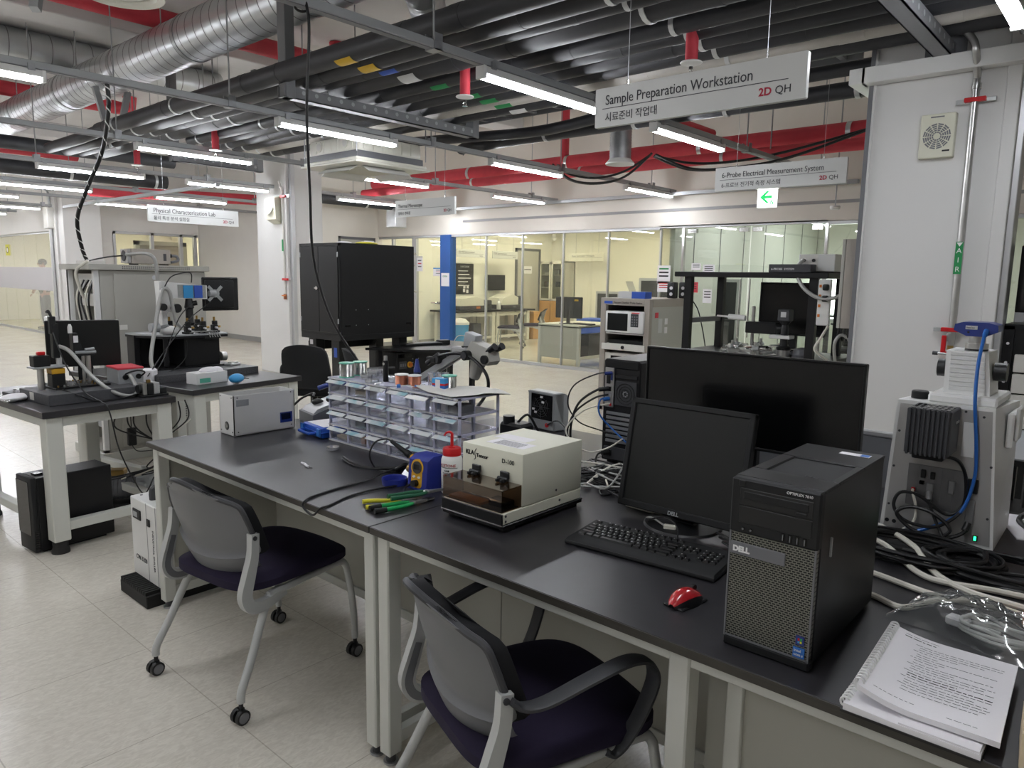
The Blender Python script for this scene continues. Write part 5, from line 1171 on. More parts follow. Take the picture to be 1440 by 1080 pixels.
# ================= ionising fan =================
t = thing('ion_blower', 'small grey ionising fan with black round opening at the rear edge', 'fan', (2.80, 2.24, BZ), R(-6))
MB().box(-0.03, -0.094, 0.0, 0.04, 0.094, 0.19, 'rail_steel', 0.006).prism([(-0.03, 0.186), (0.04, 0.186), (0.07, 0.17), (0.07, 0.0), (0.04, 0.0)], 'xz', -0.094, 0.094, 'rail_steel').build('housing', t)
MB().box(-0.034, -0.080, 0.052, -0.030, 0.066, 0.178, 'black_gloss', 0.001).build('grille_plate', t)
m = MB()
for k in range(5): m.tube([(-0.037, -0.007+(0.012*k)*cos(2*pi*q/24), 0.115+(0.012*k)*sin(2*pi*q/24)) for q in range(25)], 0.0011, 'dark_grey', n=5, smooth=False)
for k in range(8): m.box(-0.0375, -0.0085, 0.115, -0.0365, -0.0055, 0.172, 'dark_grey', T=Matrix.Translation((0, -0.007, 0.115)) @ Matrix.Rotation(k*pi/4, 4, 'X') @ Matrix.Translation((0, 0.007, -0.115)))
m.build('fan_guard', t)
for (y, z) in ((-0.01, 0.165), (-0.02, 0.14), (0.045, 0.10), (0.03, 0.085)): MB().box(-0.039, y-0.008, z-0.005, -0.036, y+0.008, z+0.005, 'paper').build('emitter', t)
MB().cyl((-0.034, -0.045, 0.028), (-0.03, -0.045, 0.028), 0.011, 'red_plastic', n=16).build('power_button', t)
for z in (0.10, 0.15): MB().cyl((0.005, 0.094, z), (0.005, 0.112, z), 0.010, 'black_plastic', n=14).build('knob', t)
MB().tube([(0.005, 0.105, 0.10), (0.005, 0.098, 0.05), (0.005, 0.098, 0.01)], 0.004, 'rail_steel', n=8).build('bracket', t)

# ================= computer seen from behind =================
t = thing('computer_case', 'black computer standing with its cabled rear towards us', 'computer', (2.45, 1.49, BZ))
MB().box(0.004, 0.0, 0.012, 0.42, 0.172, 0.425, 'black_metal', 0.004).box(0.0, 0.004, 0.39, 0.42, 0.168, 0.43, 'black_metal', 0.006).box(0.03, 0.01, 0, 0.07, 0.04, 0.012, 'rubber').box(0.03, 0.13, 0, 0.07, 0.16, 0.012, 'rubber').box(0.34, 0.01, 0, 0.38, 0.04, 0.012, 'rubber').box(0.34, 0.13, 0, 0.38, 0.16, 0.012, 'rubber').build('case', t)
m = MB().box(-0.003, 0.118, 0.235, 0.005, 0.160, 0.395, 'steel')
m.box(-0.008, 0.135, 0.33, -0.002, 0.150, 0.368, 'black_plastic').box(-0.006, 0.124, 0.345, -0.002, 0.132, 0.375, 'blue_deep').box(-0.006, 0.13, 0.30, -0.002, 0.15, 0.318, 'black_plastic').box(-0.006, 0.13, 0.27, -0.002, 0.15, 0.288, 'alu').box(-0.006, 0.126, 0.24, -0.002, 0.134, 0.25, 'red_plastic')
m.build('port_panel', t)
m = MB().box(-0.002, 0.012, 0.245, 0.005, 0.112, 0.345, 'dark_grey', 0.002)
for k in range(4): m.tube([(-0.004, 0.062+(0.012*k+0.006)*cos(2*pi*q/20), 0.295+(0.012*k+0.006)*sin(2*pi*q/20)) for q in range(21)], 0.0014, 'black_plastic', n=5, smooth=False)
for k in range(7): m.cyl((-0.004, 0.062+0.009*cos(k*0.9), 0.295+0.009*sin(k*0.9)), (-0.002, 0.062+0.009*cos(k*0.9), 0.295+0.009*sin(k*0.9)), 0.003, 'rail_steel', n=6)
m.build('fan', t)
for k in range(7): MB().box(-0.003, 0.03, 0.205-k*0.019, 0.005, 0.15, 0.2165-k*0.019, 'galv_dull' if k != 1 else 'steel', 0.001).build('slot_cover', t)
MB().box(-0.003, 0.01, 0.355, 0.004, 0.112, 0.37, 'black_plastic', 0.002).build('vent', t)
MB().box(-0.002, 0.014, 0.02, 0.005, 0.158, 0.072, 'dark_grey', 0.002).box(-0.008, 0.12, 0.035, -0.001, 0.145, 0.06, 'black_plastic').build('power_supply', t)
def cab(name, lab, pts, r, mt, plug=None, loc=None, n=8, sub=7, grp=None):
    o0 = Vector(pts[0]); t = thing(name, lab, 'cable', o0, 0, grp)
    MB().tube([Vector(p)-o0 for p in pts], r, mt, n=n, sub=sub).build('cord', t)
    if plug:
        d = (Vector(pts[1])-o0).normalized(); MB().cyl((0, 0, 0), d*plug[1], plug[0], plug[2], n=12).build('plug', t)
    return t
cab('cable', 'thin black cable with violet plug looping out from the rear facing computer', [(2.443, 1.615, 1.155), (2.40, 1.66, 1.15), (2.36, 1.74, 1.10), (2.36, 1.77, 1.02), (2.38, 1.73, 0.95), (2.42, 1.66, 0.92), (2.44, 1.60, 0.91)], 0.003, 'cable_black', (0.007, 0.03, 'blue_deep'))
cab('cable', 'thick black cable falling from the middle ports of the rear facing computer', [(2.443, 1.63, 1.09), (2.41, 1.66, 1.085), (2.37, 1.72, 1.03), (2.36, 1.75, 0.94), (2.36, 1.75, 0.84), (2.33, 1.74, 0.79)], 0.005, 'cable_black', (0.009, 0.04, 'black_plastic'))
cab('cable', 'second black cable below the thick one on the rear facing computer', [(2.443, 1.63, 1.065), (2.40, 1.67, 1.05), (2.36, 1.74, 0.98), (2.34, 1.77, 0.86), (2.33, 1.78, 0.79)], 0.004, 'cable_black')
cab('cable', 'blue network cable curving down the rear facing computer', [(2.443, 1.625, 1.05), (2.41, 1.645, 1.045), (2.40, 1.64, 0.99), (2.42, 1.60, 0.94), (2.43, 1.55, 0.90), (2.44, 1.50, 0.86)], 0.0035, 'blue_cable', (0.008, 0.025, 'blue_bright'))
cab('cable', 'white cable hanging in a loop beside the rear facing computer', [(2.443, 1.62, 1.03), (2.38, 1.70, 1.0), (2.34, 1.76, 0.92), (2.345, 1.72, 0.86), (2.37, 1.66, 0.835), (2.41, 1.60, 0.855), (2.42, 1.54, 0.90)], 0.0032, 'cable_white')
cab('cable', 'black power lead from the bottom of the rear facing computer', [(2.443, 1.62, 0.83), (2.40, 1.64, 0.825), (2.36, 1.62, 0.795), (2.33, 1.55, 0.785), (2.28, 1.50, 0.785)], 0.004, 'cable_black', (0.010, 0.03, 'black_plastic'))
cab('cable', 'black lead running from the fan to behind the cream instrument', [(2.765, 2.20, 0.81), (2.72, 2.10, 0.85), (2.66, 2.00, 0.83), (2.58, 1.93, 0.787), (2.45, 1.90, 0.784)], 0.004, 'cable_black')
for k in range(9):
    rr = random.Random(k+3); y0 = 1.75-0.03*k
    pts = [(2.30-0.03*k+rr.uniform(-.05, .05), 1.62+rr.uniform(-.12, .2), 0.784+0.004*(k % 4))]
    for q in range(6): pts.append((2.02+0.40*rr.random(), 1.28+0.40*rr.random(), 0.784+0.005*(k % 5)+0.008*rr.random()))
    cab('cable', ['topmost', 'second', 'third', 'fourth', 'fifth', 'sixth', 'seventh', 'eighth', 'lowest'][k]+' cable of the tangle right of the cream instrument', pts, 0.0036, ['cable_black', 'cable_black', 'cable_white', 'cable_black', 'cable_grey', 'cable_black', 'cable_black', 'cable_black', 'cable_grey'][k], grp='tangled cables behind the square monitor')
t = thing('power_strip', 'white power strip lying under the square monitor', 'power strip', (2.03, 1.16, BZ), R(-4))
MB().box(-0.028, -0.16, 0, 0.028, 0.10, 0.036, 'cable_white', 0.008, 2).build('body', t)
for k in range(4): MB().cyl((0, -0.12+k*0.055, 0.036), (0, -0.12+k*0.055, 0.037), 0.019, 'rail_grey', n=20).build('socket', t)
cab('cable', 'thin grey cord in front of the white power strip', [(1.95, 1.14, 0.784), (1.92, 1.10, 0.80), (1.90, 1.03, 0.79), (1.93, 0.98, 0.785), (1.98, 0.95, 0.785)], 0.003, 'cable_grey')
t = thing('splitter_plug', 'small white usb splitter on the cord before the power strip', 'adapter', (1.90, 1.03, BZ+0.012), R(20))
MB().box(-0.008, -0.018, -0.006, 0.008, 0.018, 0.008, 'cable_white', 0.002).build('body', t)
cab('cable', 'keyboard cord arching behind the keyboard', [(1.80, 0.95, 0.80), (1.85, 0.98, 0.82), (1.89, 1.04, 0.825), (1.90, 1.10, 0.80), (1.94, 1.12, 0.785)], 0.0025, 'cable_black')
for k in range(3):
    cab('cable', ['upper', 'middle', 'lower'][k]+' strand of the tied black cord beside the monitor foot', [(1.90, 0.86+0.01*k, 0.79+0.012*k), (1.87, 0.84, 0.80+0.01*k), (1.86, 0.79-0.01*k, 0.792+0.008*k), (1.88, 0.72, 0.786), (1.95, 0.70, 0.785)], 0.004, 'cable_black', grp='tied black cord beside the monitor foot')
# ================= inverted microscope at the right =================
t = thing('inverted_microscope', 'large pale inverted microscope with blue camera seen from behind', 'microscope', (2.40, 0.41, BZ))
MB().add([(0, 0.168, 0), (0, -0.131, 0), (0, -0.100, 0.407), (0, 0.150, 0.404), (0.30, 0.150, 0), (0.30, -0.128, 0), (0.29, -0.122, 0.40), (0.29, 0.13, 0.40)], [(0, 1, 2, 3), (4, 7, 6, 5), (0, 4, 5, 1), (3, 2, 6, 7), (1, 5, 6, 2), (0, 3, 7, 4)], 'white_plastic').build('body', t)
m = MB()
m.add([(-0.002, 0.157, 0.010), (-0.002, -0.122, 0.010), (-0.002, -0.094, 0.397), (-0.002, 0.141, 0.394), (0, 0.157, 0.010), (0, -0.122, 0.010), (0, -0.094, 0.397), (0, 0.141, 0.394)], [(0, 1, 2, 3), (0, 4, 5, 1), (1, 5, 6, 2), (2, 6, 7, 3), (3, 7, 4, 0)], 'rack_silver')
for y, z in ((0.147, 0.08), (0.143, 0.20), (0.137, 0.31), (-0.110, 0.09), (-0.105, 0.24), (-0.075, 0.38), (-0.03, 0.39)): m.cyl((-0.004, y, z), (-0.002, y, z), 0.0035, 'dark_grey', n=10)
for y in (0.148, 0.128): m.cyl((-0.004, y, 0.028), (-0.002, y, 0.028), 0.006, 'black_plastic', n=14)
m.build('rear_cover', t)
m = MB().box(-0.006, -0.048, 0.090, -0.002, 0.102, 0.217, 'steel_dark', 0.001)
for k in range(4): m.box(-0.0068, 0.072-k*0.030, 0.092, -0.006, 0.0732-k*0.030, 0.215, 'rail_grey')
m.build('connector_plate', t)
for y, z, w_, h, mt in ((0.060, 0.192, 0.013, 0.026, 'black_plastic'), (0.035, 0.190, 0.012, 0.022, 'black_plastic'), (0.062, 0.165, 0.014, 0.012, 'black_gloss'), (0.040, 0.150, 0.018, 0.034, 'galv_dull'), (-0.015, 0.165, 0.016, 0.04, 'galv_dull'), (0.083, 0.140, 0.011, 0.012, 'red_plastic')):
    MB().box(-0.014, y-w_/2, z-h/2, -0.006, y+w_/2, z+h/2, mt, 0.002).build('port', t)
for z, w_, h, mt in ((0.178, 0.028, 0.042, 'black_plastic'), (0.102, 0.022, 0.075, 'galv_dull')): MB().box(-0.010, -0.066-w_/2, z-h/2, -0.002, -0.066+w_/2, z+h/2, mt, 0.002).build('mains_socket', t)
MB().box(-0.008, -0.092, 0.020, -0.002, -0.080, 0.036, 'black_plastic').box(-0.009, -0.089, 0.022, -0.008, -0.083, 0.034, 'led_green').build('power_switch', t)
MB().box(-0.0035, -0.060, 0.26, -0.002, -0.028, 0.36, 'white_plastic', 0.001).build('access_panel', t)
m = MB().box(-0.125, -0.018, 0.272, -0.006, 0.094, 0.402, 'dark_grey', 0.003)
for k in range(9): m.box(-0.132, -0.014+k*0.0120, 0.270, -0.125, -0.0075+k*0.0120, 0.404, 'dark_grey', 0.001)
for k in range(7):
    for q in range(3): m.box(-0.118+q*0.035, -0.010+k*0.0145, 0.402, -0.092+q*0.035, -0.002+k*0.0145, 0.4035, 'black_gloss')
m.text('HAL 100', 0.011, Tm((-0.060, -0.0186, 0.360), **FACE_Y), 'text_white')
m.box(-0.09, 0.0, 0.252, -0.01, 0.08, 0.272, 'black_plastic', 0.003)
m.build('lamp_house', t)
MB().cyl((-0.06, 0.094, 0.335), (-0.06, 0.104, 0.335), 0.010, 'black_plastic', n=16).build('lamp_knob', t)
MB().box(0.02, -0.100, 0.404, 0.27, 0.075, 0.430, 'white_plastic', 0.006).build('stage_plate', t)
MB().prism([(-0.072, 0.430), (0.047, 0.430), (0.049, 0.556), (-0.058, 0.556)], 'yz', 0.075, 0.22, 'white_plastic').build('binocular_head', t)
for k in range(9): MB().box(0.0725, -0.060+0.0012*k, 0.440+k*0.0128, 0.0755, 0.034+0.0004*k, 0.4505+k*0.0128, 'white_metal', 0.001).build('cooling_fin', t)
for y, y2 in ((0.047, 0.078), (-0.068, -0.100)): MB().cyl((0.14, y, 0.497), (0.14, y2, 0.497), 0.027, 'black_plastic', n=24).build('side_knob', t)
MB().cyl((0.12, 0.045, 0.540), (0.12, 0.088, 0.541), 0.0035, 'steel', n=10).cyl((0.12, 0.080, 0.541), (0.12, 0.094, 0.5412), 0.006, 'dark_grey', n=12).build('slider_rod', t)
MB().lathe([(0.0, 0.556), (0.030, 0.556), (0.030, 0.562), (0.0, 0.562)], 'black_plastic', (0.13, -0.018, 0), 26).lathe([(0.030, 0.562), (0.030, 0.578), (0.022, 0.578), (0.022, 0.602), (0, 0.602)], 'steel', (0.13, -0.018, 0), 26).build('camera_adapter', t)
m = MB().prism([(-0.074, 0.616), (-0.072, 0.634), (-0.05, 0.641), (0.015, 0.641), (0.036, 0.634), (0.038, 0.616), (0.004, 0.600), (-0.042, 0.600)], 'yz', 0.085, 0.175, 'blue_deep')
m.box(0.083, -0.022, 0.620, 0.086, 0.008, 0.631, 'alu').cyl((0.083, -0.0, 0.612), (0.086, -0.0, 0.612), 0.003, 'black_gloss', n=12)
m.text('AxioCam', 0.007, Tm((0.0825, 0.006, 0.623), **FACE_X), 'text_grey', sx=0.8)
m.build('camera', t)['label'] = 'deep blue camera on top'
MB().lathe([(0, 0), (0.024, 0), (0.024, 0.020), (0.021, 0.023), (0, 0.021)], 'black_plastic', (0.08, 0.108, 0.404), 24).box(0.07, 0.06, 0.404, 0.095, 0.10, 0.414, 'black_plastic', 0.002).build('filter_disc', t)
MB().box(0.10, -0.135, 0.28, 0.22, -0.118, 0.385, 'white_plastic', 0.005).box(0.12, -0.145, 0.30, 0.20, -0.135, 0.40, 'white_metal', 0.004).build('side_port', t)
def wp(l): return (2.40+l[0], 0.41+l[1], BZ+l[2])
cab('cable', 'blue cable dropping from the camera of the inverted microscope', [wp(p) for p in ((0.082, -0.045, 0.618), (0.04, -0.047, 0.60), (0.0, -0.046, 0.52), (-0.02, -0.052, 0.42), (-0.02, -0.066, 0.30), (-0.02, -0.070, 0.20), (-0.03, -0.045, 0.10), (-0.05, 0.03, 0.04), (-0.07, 0.10, 0.02), (-0.08, 0.20, 0.012))], 0.0048, 'blue_cable', (0.007, 0.03, 'blue_bright'))
cab('cable', 'black lamp lead looping in front of the metal connector plate', [wp(p) for p in ((-0.08, 0.0, 0.268), (-0.06, -0.035, 0.255), (-0.03, -0.052, 0.20), (-0.02, -0.050, 0.12), (-0.03, -0.012, 0.088), (-0.035, 0.06, 0.13), (-0.035, 0.11, 0.13), (-0.04, 0.125, 0.09), (-0.045, 0.10, 0.055), (-0.05, 0.05, 0.045), (-0.05, 0.0, 0.055), (-0.03, -0.045, 0.10), (-0.012, -0.062, 0.16))], 0.005, 'cable_black')
cab('cable', 'second black lead coiled below the connector plate of the microscope', [wp(p) for p in ((-0.012, -0.066, 0.07), (-0.03, -0.06, 0.045), (-0.05, -0.02, 0.025), (-0.06, 0.06, 0.03), (-0.06, 0.11, 0.07), (-0.05, 0.08, 0.095), (-0.05, 0.02, 0.09), (-0.055, -0.03, 0.05), (-0.07, 0.02, 0.012), (-0.09, 0.08, 0.008))], 0.0055, 'cable_black', (0.009, 0.025, 'black_plastic'))
cab('cable', 'pinkish white lead hanging from the microscope ports', [wp(p) for p in ((-0.014, 0.083, 0.14), (-0.035, 0.078, 0.135), (-0.04, 0.065, 0.09), (-0.045, 0.07, 0.045), (-0.07, 0.11, 0.01))], 0.004, 'cable_white')
cab('cable', 'black serial lead falling straight from the microscope ports', [wp(p) for p in ((-0.014, 0.040, 0.14), (-0.03, 0.036, 0.12), (-0.05, 0.0, 0.05), (-0.09, -0.04, 0.006))], 0.0045, 'cable_black', (0.009, 0.026, 'galv_dull'))
names = ['nearest', 'second', 'third', 'fourth', 'fifth', 'sixth', 'seventh', 'eighth', 'ninth', 'tenth', 'eleventh', 'last']
for k in range(12):
    rr = random.Random(40+k); cx, cy = (2.19, 0.20) if k < 6 else (2.20, 0.42); r1, r2 = (0.09+0.02*rr.random(), 0.15+0.05*rr.random()); ph = rr.random()*6
    pts = [(cx+r1*cos(ph+q*0.9)*(1+0.2*rr.random()), cy+r2*sin(ph+q*0.9)*(1+0.2*rr.random()), BZ+0.006+0.005*(k % 5)+0.002*q) for q in range(9)]
    if k < 6: pts = [(2.08+0.2*rr.random(), 0.52, BZ+0.006)]+pts
    cab('cable', names[k]+' black cable of the coil heaped at the foot of the microscope', pts, 0.0045+0.0012*(k % 3), 'cable_black', grp='black cables heaped at the microscope foot')
# thick white cables in front
cab('cable', 'thick white cable crossing nearest behind the plastic bag', [(1.80, 0.50, BZ+0.008), (1.825, 0.444, BZ+0.008), (1.80, 0.37, BZ+0.008), (1.84, 0.31, BZ+0.03), (1.90, 0.24, BZ+0.03), (1.93, 0.12, BZ+0.012), (1.92, -0.05, BZ+0.009)], 0.0075, 'cable_white')
cab('cable', 'thick white cable running straight from the tower to the right', [(1.98, 0.52, BZ+0.008), (1.966, 0.46, BZ+0.008), (1.93, 0.33, BZ+0.008), (1.945, 0.20, BZ+0.008), (1.93, 0.02, BZ+0.008)], 0.0075, 'cable_white')
cab('cable', 'thick white cable swinging down from behind the tower', [(2.36, 0.62, BZ+0.02), (2.33, 0.55, BZ+0.022), (2.22, 0.44, BZ+0.02), (2.08, 0.36, BZ+0.01), (2.00, 0.27, BZ+0.012), (1.985, 0.16, BZ+0.012), (1.97, 0.0, BZ+0.008)], 0.008, 'cable_white')
cab('cable', 'thick white cable turning right below the black coil', [(2.26, 0.60, BZ+0.012), (2.20, 0.51, BZ+0.012), (2.06, 0.40, BZ+0.009), (2.03, 0.33, BZ+0.009), (2.06, 0.22, BZ+0.009), (2.07, 0.1, BZ+0.009)], 0.008, 'cable_white')
# ================= ring bound booklets, bag, boxes =================
t = thing('bound_booklet', 'open ring bound booklet with printed page on the front bench edge', 'booklet', (1.465, 0.228, BZ+0.020), R(2.5))
def sheet_grid(x0, x1, y0, y1, zf, NX=16, NY=16):
    vs = [(x0+(x1-x0)*i/NX, y0+(y1-y0)*j/NY, zf(i/NX, j/NY)) for i in range(NX+1) for j in range(NY+1)]
    fs = [(i*(NY+1)+j, (i+1)*(NY+1)+j, (i+1)*(NY+1)+j+1, i*(NY+1)+j+1) for i in range(NX) for j in range(NY)]
    return vs, fs
def curl(i, j): return 0.010+0.020*max(0, (j-0.55)/0.45)**2*(1-0.25*i)   # rises towards the rings (y+)
vs, fs = sheet_grid(-0.152, 0.152, -0.108, 0.106, curl); n = len(vs)
b2 = [(x, y, 0.0) for x, y, z in vs]
NX = NY = 16; per = [i*(NY+1) for i in range(NX+1)]+[NX*(NY+1)+j for j in range(1, NY+1)]+[i*(NY+1)+NY for i in range(NX-1, -1, -1)]+[j for j in range(NY-1, 0, -1)]
MB().add(vs+[(x, y, max(0, z-0.010)) for x, y, z in vs], fs+[tuple(n+q for q in f[::-1]) for f in fs]+[(a, b, b+n, a+n) for a, b in zip(per, per[1:]+per[:1])], 'paper').build('pages', t)
m = MB(); rr = random.Random(5)
def zt(x, y): return curl((x+0.152)/0.304, (y+0.108)/0.214)+0.0006
def line(x, ya, yb, th=0.0016, mt='text_grey'):
    y = ya
    while y > yb:
        wl = 0.004+0.012*rr.random(); y2 = max(yb, y-wl)
        m.add([(x-th/2, y, zt(x, y)), (x+th/2, y, zt(x, y)), (x+th/2, y2, zt(x, y2)), (x-th/2, y2, zt(x, y2))], [(0, 1, 2, 3)], mt); y = y2-0.0022
line(0.138, 0.082, 0.02, 0.0014); line(0.128, 0.082, 0.026, 0.003, 'text_black')
xx = 0.108; ends = [-0.09, -0.088, -0.06, -0.02, 0.012, -0.085, 0.0, 0.01, -0.08, -0.02, -0.085, -0.07, -0.085, -0.03, -0.085, -0.085, -0.06, -0.08, -0.085, -0.08, -0.07]
for k, e in enumerate(ends):
    line(xx, 0.050 if k % 3 else 0.058, e, 0.0016 if k not in (13, 14) else 0.0028, 'text_grey' if k not in (13, 14) else 'text_black'); xx -= 0.0092 if k % 4 != 3 else 0.0115
line(-0.125, 0.085, 0.02, 0.0014); line(-0.132, -0.03, -0.075, 0.0014)
m.build('printing', t)
m = MB()
for k in range(24):
    x = -0.140+k*0.0122
    m.tube([(x, 0.097, 0.027), (x, 0.101, 0.034), (x, 0.110, 0.033), (x, 0.113, 0.024), (x, 0.109, 0.014), (x, 0.103, 0.013)], 0.0019, 'white_plastic', n=6, sub=3)
m.build('ring_binding', t)
t = thing('bound_booklet', 'thick ring bound booklet lying under the open printed one', 'booklet', (1.440, 0.235, BZ), R(0.5))
vs, fs = sheet_grid(-0.152, 0.150, -0.100, 0.108, lambda i, j: 0.013+0.004*max(0, (j-0.6)/0.4)); n = len(vs)
MB().add(vs+[(x, y, 0.004) for x, y, z in vs], fs+[tuple(n+q for q in f[::-1]) for f in fs]+[(a, b, b+n, a+n) for a, b in zip(per, per[1:]+per[:1])], 'paper').box(-0.150, -0.098, 0.0135, 0.12, 0.02, 0.0165, 'paper').build('pages', t)
MB().box(-0.154, -0.101, 0.0, 0.153, 0.112, 0.004, 'black_plastic').build('back_cover', t)
m = MB()
for k in range(24):
    x = -0.140+k*0.0122
    m.tube([(x, 0.100, 0.019), (x, 0.106, 0.023), (x, 0.115, 0.017), (x, 0.114, 0.007), (x, 0.106, 0.004)], 0.0019, 'white_plastic', n=6, sub=3)
m.build('ring_binding', t)
t = thing('plastic_bag', 'crumpled clear plastic bag with white cable inside by the booklets', 'bag', (1.80, 0.20, BZ), R(-12))
rr = random.Random(8); NX, NY = 34, 22; vs = []; fs = []
def bagz(a, b, s): 
    e = max(0, (1-abs(2*a-1)**3)*(1-abs(2*b-1)**3))
    return 0.002+0.058*e**0.8+s*0.012*e*(sin(19*a+7*b)+0.8*sin(31*b-12*a)+0.7*sin(47*a+23*b)+0.5*sin(61*b+40*a))*0.55
for i in range(NX+1):
    for j in range(NY+1):
        a, b = i/NX, j/NY
        vs.append(((a-0.5)*0.19+0.008*sin(9*b+2), (b-0.5)*0.34+0.008*sin(11*a), bagz(a, b, 1)))
for i in range(NX):
    for j in range(NY): fs.append((i*(NY+1)+j, (i+1)*(NY+1)+j, (i+1)*(NY+1)+j+1, i*(NY+1)+j+1))
MB().add(vs, fs, 'bag_film').build('film', t, auto=80)
m = MB(); rr = random.Random(31)
pts = []
for q in range(34):
    a_ = q*0.62; pts.append(((0.030+0.006*rr.random())*cos(a_)-0.02, (0.062+0.010*rr.random())*sin(a_)-0.02, 0.008+0.0009*q*(0.6+0.4*rr.random())))
m.tube(pts, 0.0042, 'white_plastic', n=8, sub=4)
m.box(-0.035, 0.03, 0.006, -0.005, 0.075, 0.026, 'paper', 0.004)
m.build('coiled_cable', None, (1.80, 0.20, BZ), (0, 0, R(-12))); tag(bpy.data.objects['coiled_cable'], 'white coiled cable lying inside the clear plastic bag', 'cable')
t = thing('orange_pouch', 'orange wrapped package at the right edge of the front bench', 'package', (1.98, 0.08, BZ))
MB().box(-0.10, -0.11, 0, 0.05, 0.072, 0.045, 'orange', 0.012, 2).build('wrapper', t)
t = thing('cardboard_box', 'small brown cardboard box at the bottom right corner', 'box', (1.365, 0.02, BZ), R(6))
MB().box(-0.055, -0.09, 0, 0.055, 0.072, 0.068, 'card', 0.006).build('body', t)
MB().add([(-0.055, 0.072, 0.066), (0.055, 0.072, 0.066), (0.055, 0.02, 0.078), (-0.055, 0.02, 0.078), (-0.055, 0.072, 0.064), (0.055, 0.072, 0.064), (0.055, 0.02, 0.075), (-0.055, 0.02, 0.075)], [(0, 1, 2, 3), (4, 7, 6, 5), (0, 4, 5, 1), (2, 6, 7, 3), (1, 5, 6, 2), (0, 3, 7, 4)], 'card').build('flap', t)
o = MB().box(-0.15, -0.25, 0, 0.12, 0.10, 0.003, 'paper').build('white_sheet', None, (2.74, 0.20, BZ), (0, 0, R(20))); tag(o, 'white sheet lying on the rear of the bench right of the microscope', 'paper')
# black cart with shelf and boxes behind the microscope
t = thing('equipment_cart', 'black open equipment cart with a pale grey shelf right of the microscope', 'cart', (3.05, -0.25, 0))
for x in (0, 0.55):
    for y in (0, 0.62): MB().box(x, y, 0, x+0.04, y+0.04, 0.90, 'black_metal').build('post', t)
MB().box(-0.03, -0.03, 0.905, 0.62, 0.69, 0.925, 'black_metal').box(-0.02, -0.02, 0.925, 0.61, 0.68, 0.930, 'rail_steel').build('shelf', t)
MB().box(0, 0, 0.62, 0.59, 0.66, 0.64, 'black_metal').build('shelf', t)
for k in range(5): MB().cyl((-0.002, 0.63, 0.70+k*0.045), (0.0, 0.63, 0.70+k*0.045), 0.006, 'paper', n=8).build('screw', t)
o = MB().box(0, 0, 0, 0.30, 0.30, 0.12, 'black_plastic', 0.006).box(0.02, 0.02, 0.12, 0.28, 0.28, 0.123, 'paper_grey').build('black_box', None, (2.93, -0.02, 0.785)); tag(o, 'black box with pale lid in front of the equipment cart', 'box')
cab('cable', 'thick black cable hanging from the black box at the right', [(2.92, 0.12, 0.86), (2.86, 0.18, 0.85), (2.80, 0.24, 0.81), (2.75, 0.26, 0.79), (2.66, 0.22, 0.787)], 0.008, 'cable_black')
t = thing('instrument_rack', 'black rack with pale modules at the right edge of the picture', 'rack', (5.0, 0.10, 0))
for y in (0.0, 0.50): MB().box(0, y, 0, 0.06, y+0.05, 1.30, 'black_metal').build('post', t)
MB().box(0, 0, 1.28, 0.6, 0.55, 1.31, 'black_metal').build('top', t); MB().box(0.02, 0.05, 0, 0.6, 0.52, 1.28, 'black_satin').build('body', t)
for z0, z1 in ((1.04, 1.14), (0.92, 1.03), (0.72, 0.91)):
    MB().box(-0.02, 0.02, z0, 0.02, 0.485, z1, 'paper_grey', 0.003).box(-0.022, 0.06, z0+0.02, -0.02, 0.40, z1-0.02, 'rail_steel').build('module', t)
for k in range(6): MB().cyl((-0.004, 0.525, 0.65+0.11*k), (0, 0.525, 0.65+0.11*k), 0.008, 'paper', n=8).build('screw', t)
t = thing('slim_monitor', 'black monitor with silver chin on top of the right rack', 'monitor', (5.25, 0.30, 1.31))
MB().box(-0.01, -0.28, 0.06, 0.01, 0.34, 0.45, 'black_gloss', 0.003).build('screen', t); MB().box(-0.011, -0.28, -0.0, 0.011, 0.34, 0.06, 'alu', 0.003).build('chin', t)
t = thing('plastic_bundle', 'clear wrapped bundle on the right rack below the monitor', 'package', (5.08, 0.42, 1.31))
MB().ell((0, -0.02, 0.055), (0.06, 0.12, 0.055), 'bag_film', 18, 10).build('film', t); MB().box(-0.03, -0.08, 0.001, 0.03, 0.06, 0.07, 'paper', 0.01).build('packet', t)

# ================= on the right column =================
t = thing('wall_speaker', 'cream wall speaker with round grille on the right column', 'speaker', (4.882, 1.065, 2.248)); t.scale = (1.14, 1.14, 1.14)
MB().box(-0.02, -0.082, 0, 0.02, 0.075, 0.215, 'instrument_cream', 0.004).box(-0.022, -0.03, 0.196, -0.02, 0.03, 0.202, 'mid_grey').build('body', t)
m = MB()
for k in range(5):
    rr_ = 0.016+0.010*k
    for q in range(12):
        a0, a1 = 2*pi*q/12+0.05, 2*pi*(q+1)/12-0.05
        m.add([(-0.0212, -0.003+rr_*cos(a0), 0.105+rr_*sin(a0)), (-0.0212, -0.003+rr_*cos(a1), 0.105+rr_*sin(a1)), (-0.0212, -0.003+(rr_+0.007)*cos(a1), 0.105+(rr_+0.007)*sin(a1)), (-0.0212, -0.003+(rr_+0.007)*cos(a0), 0.105+(rr_+0.007)*sin(a0))], [(0, 1, 2, 3)], 'mid_grey')
m.box(-0.0215, -0.065, 0.028, -0.02, -0.032, 0.036, 'black_plastic')
m.build('grille', t)
t = thing('air_pipe', 'shiny steel compressed air pipe down the right column', 'pipe', (4.862, 0.889, 0))
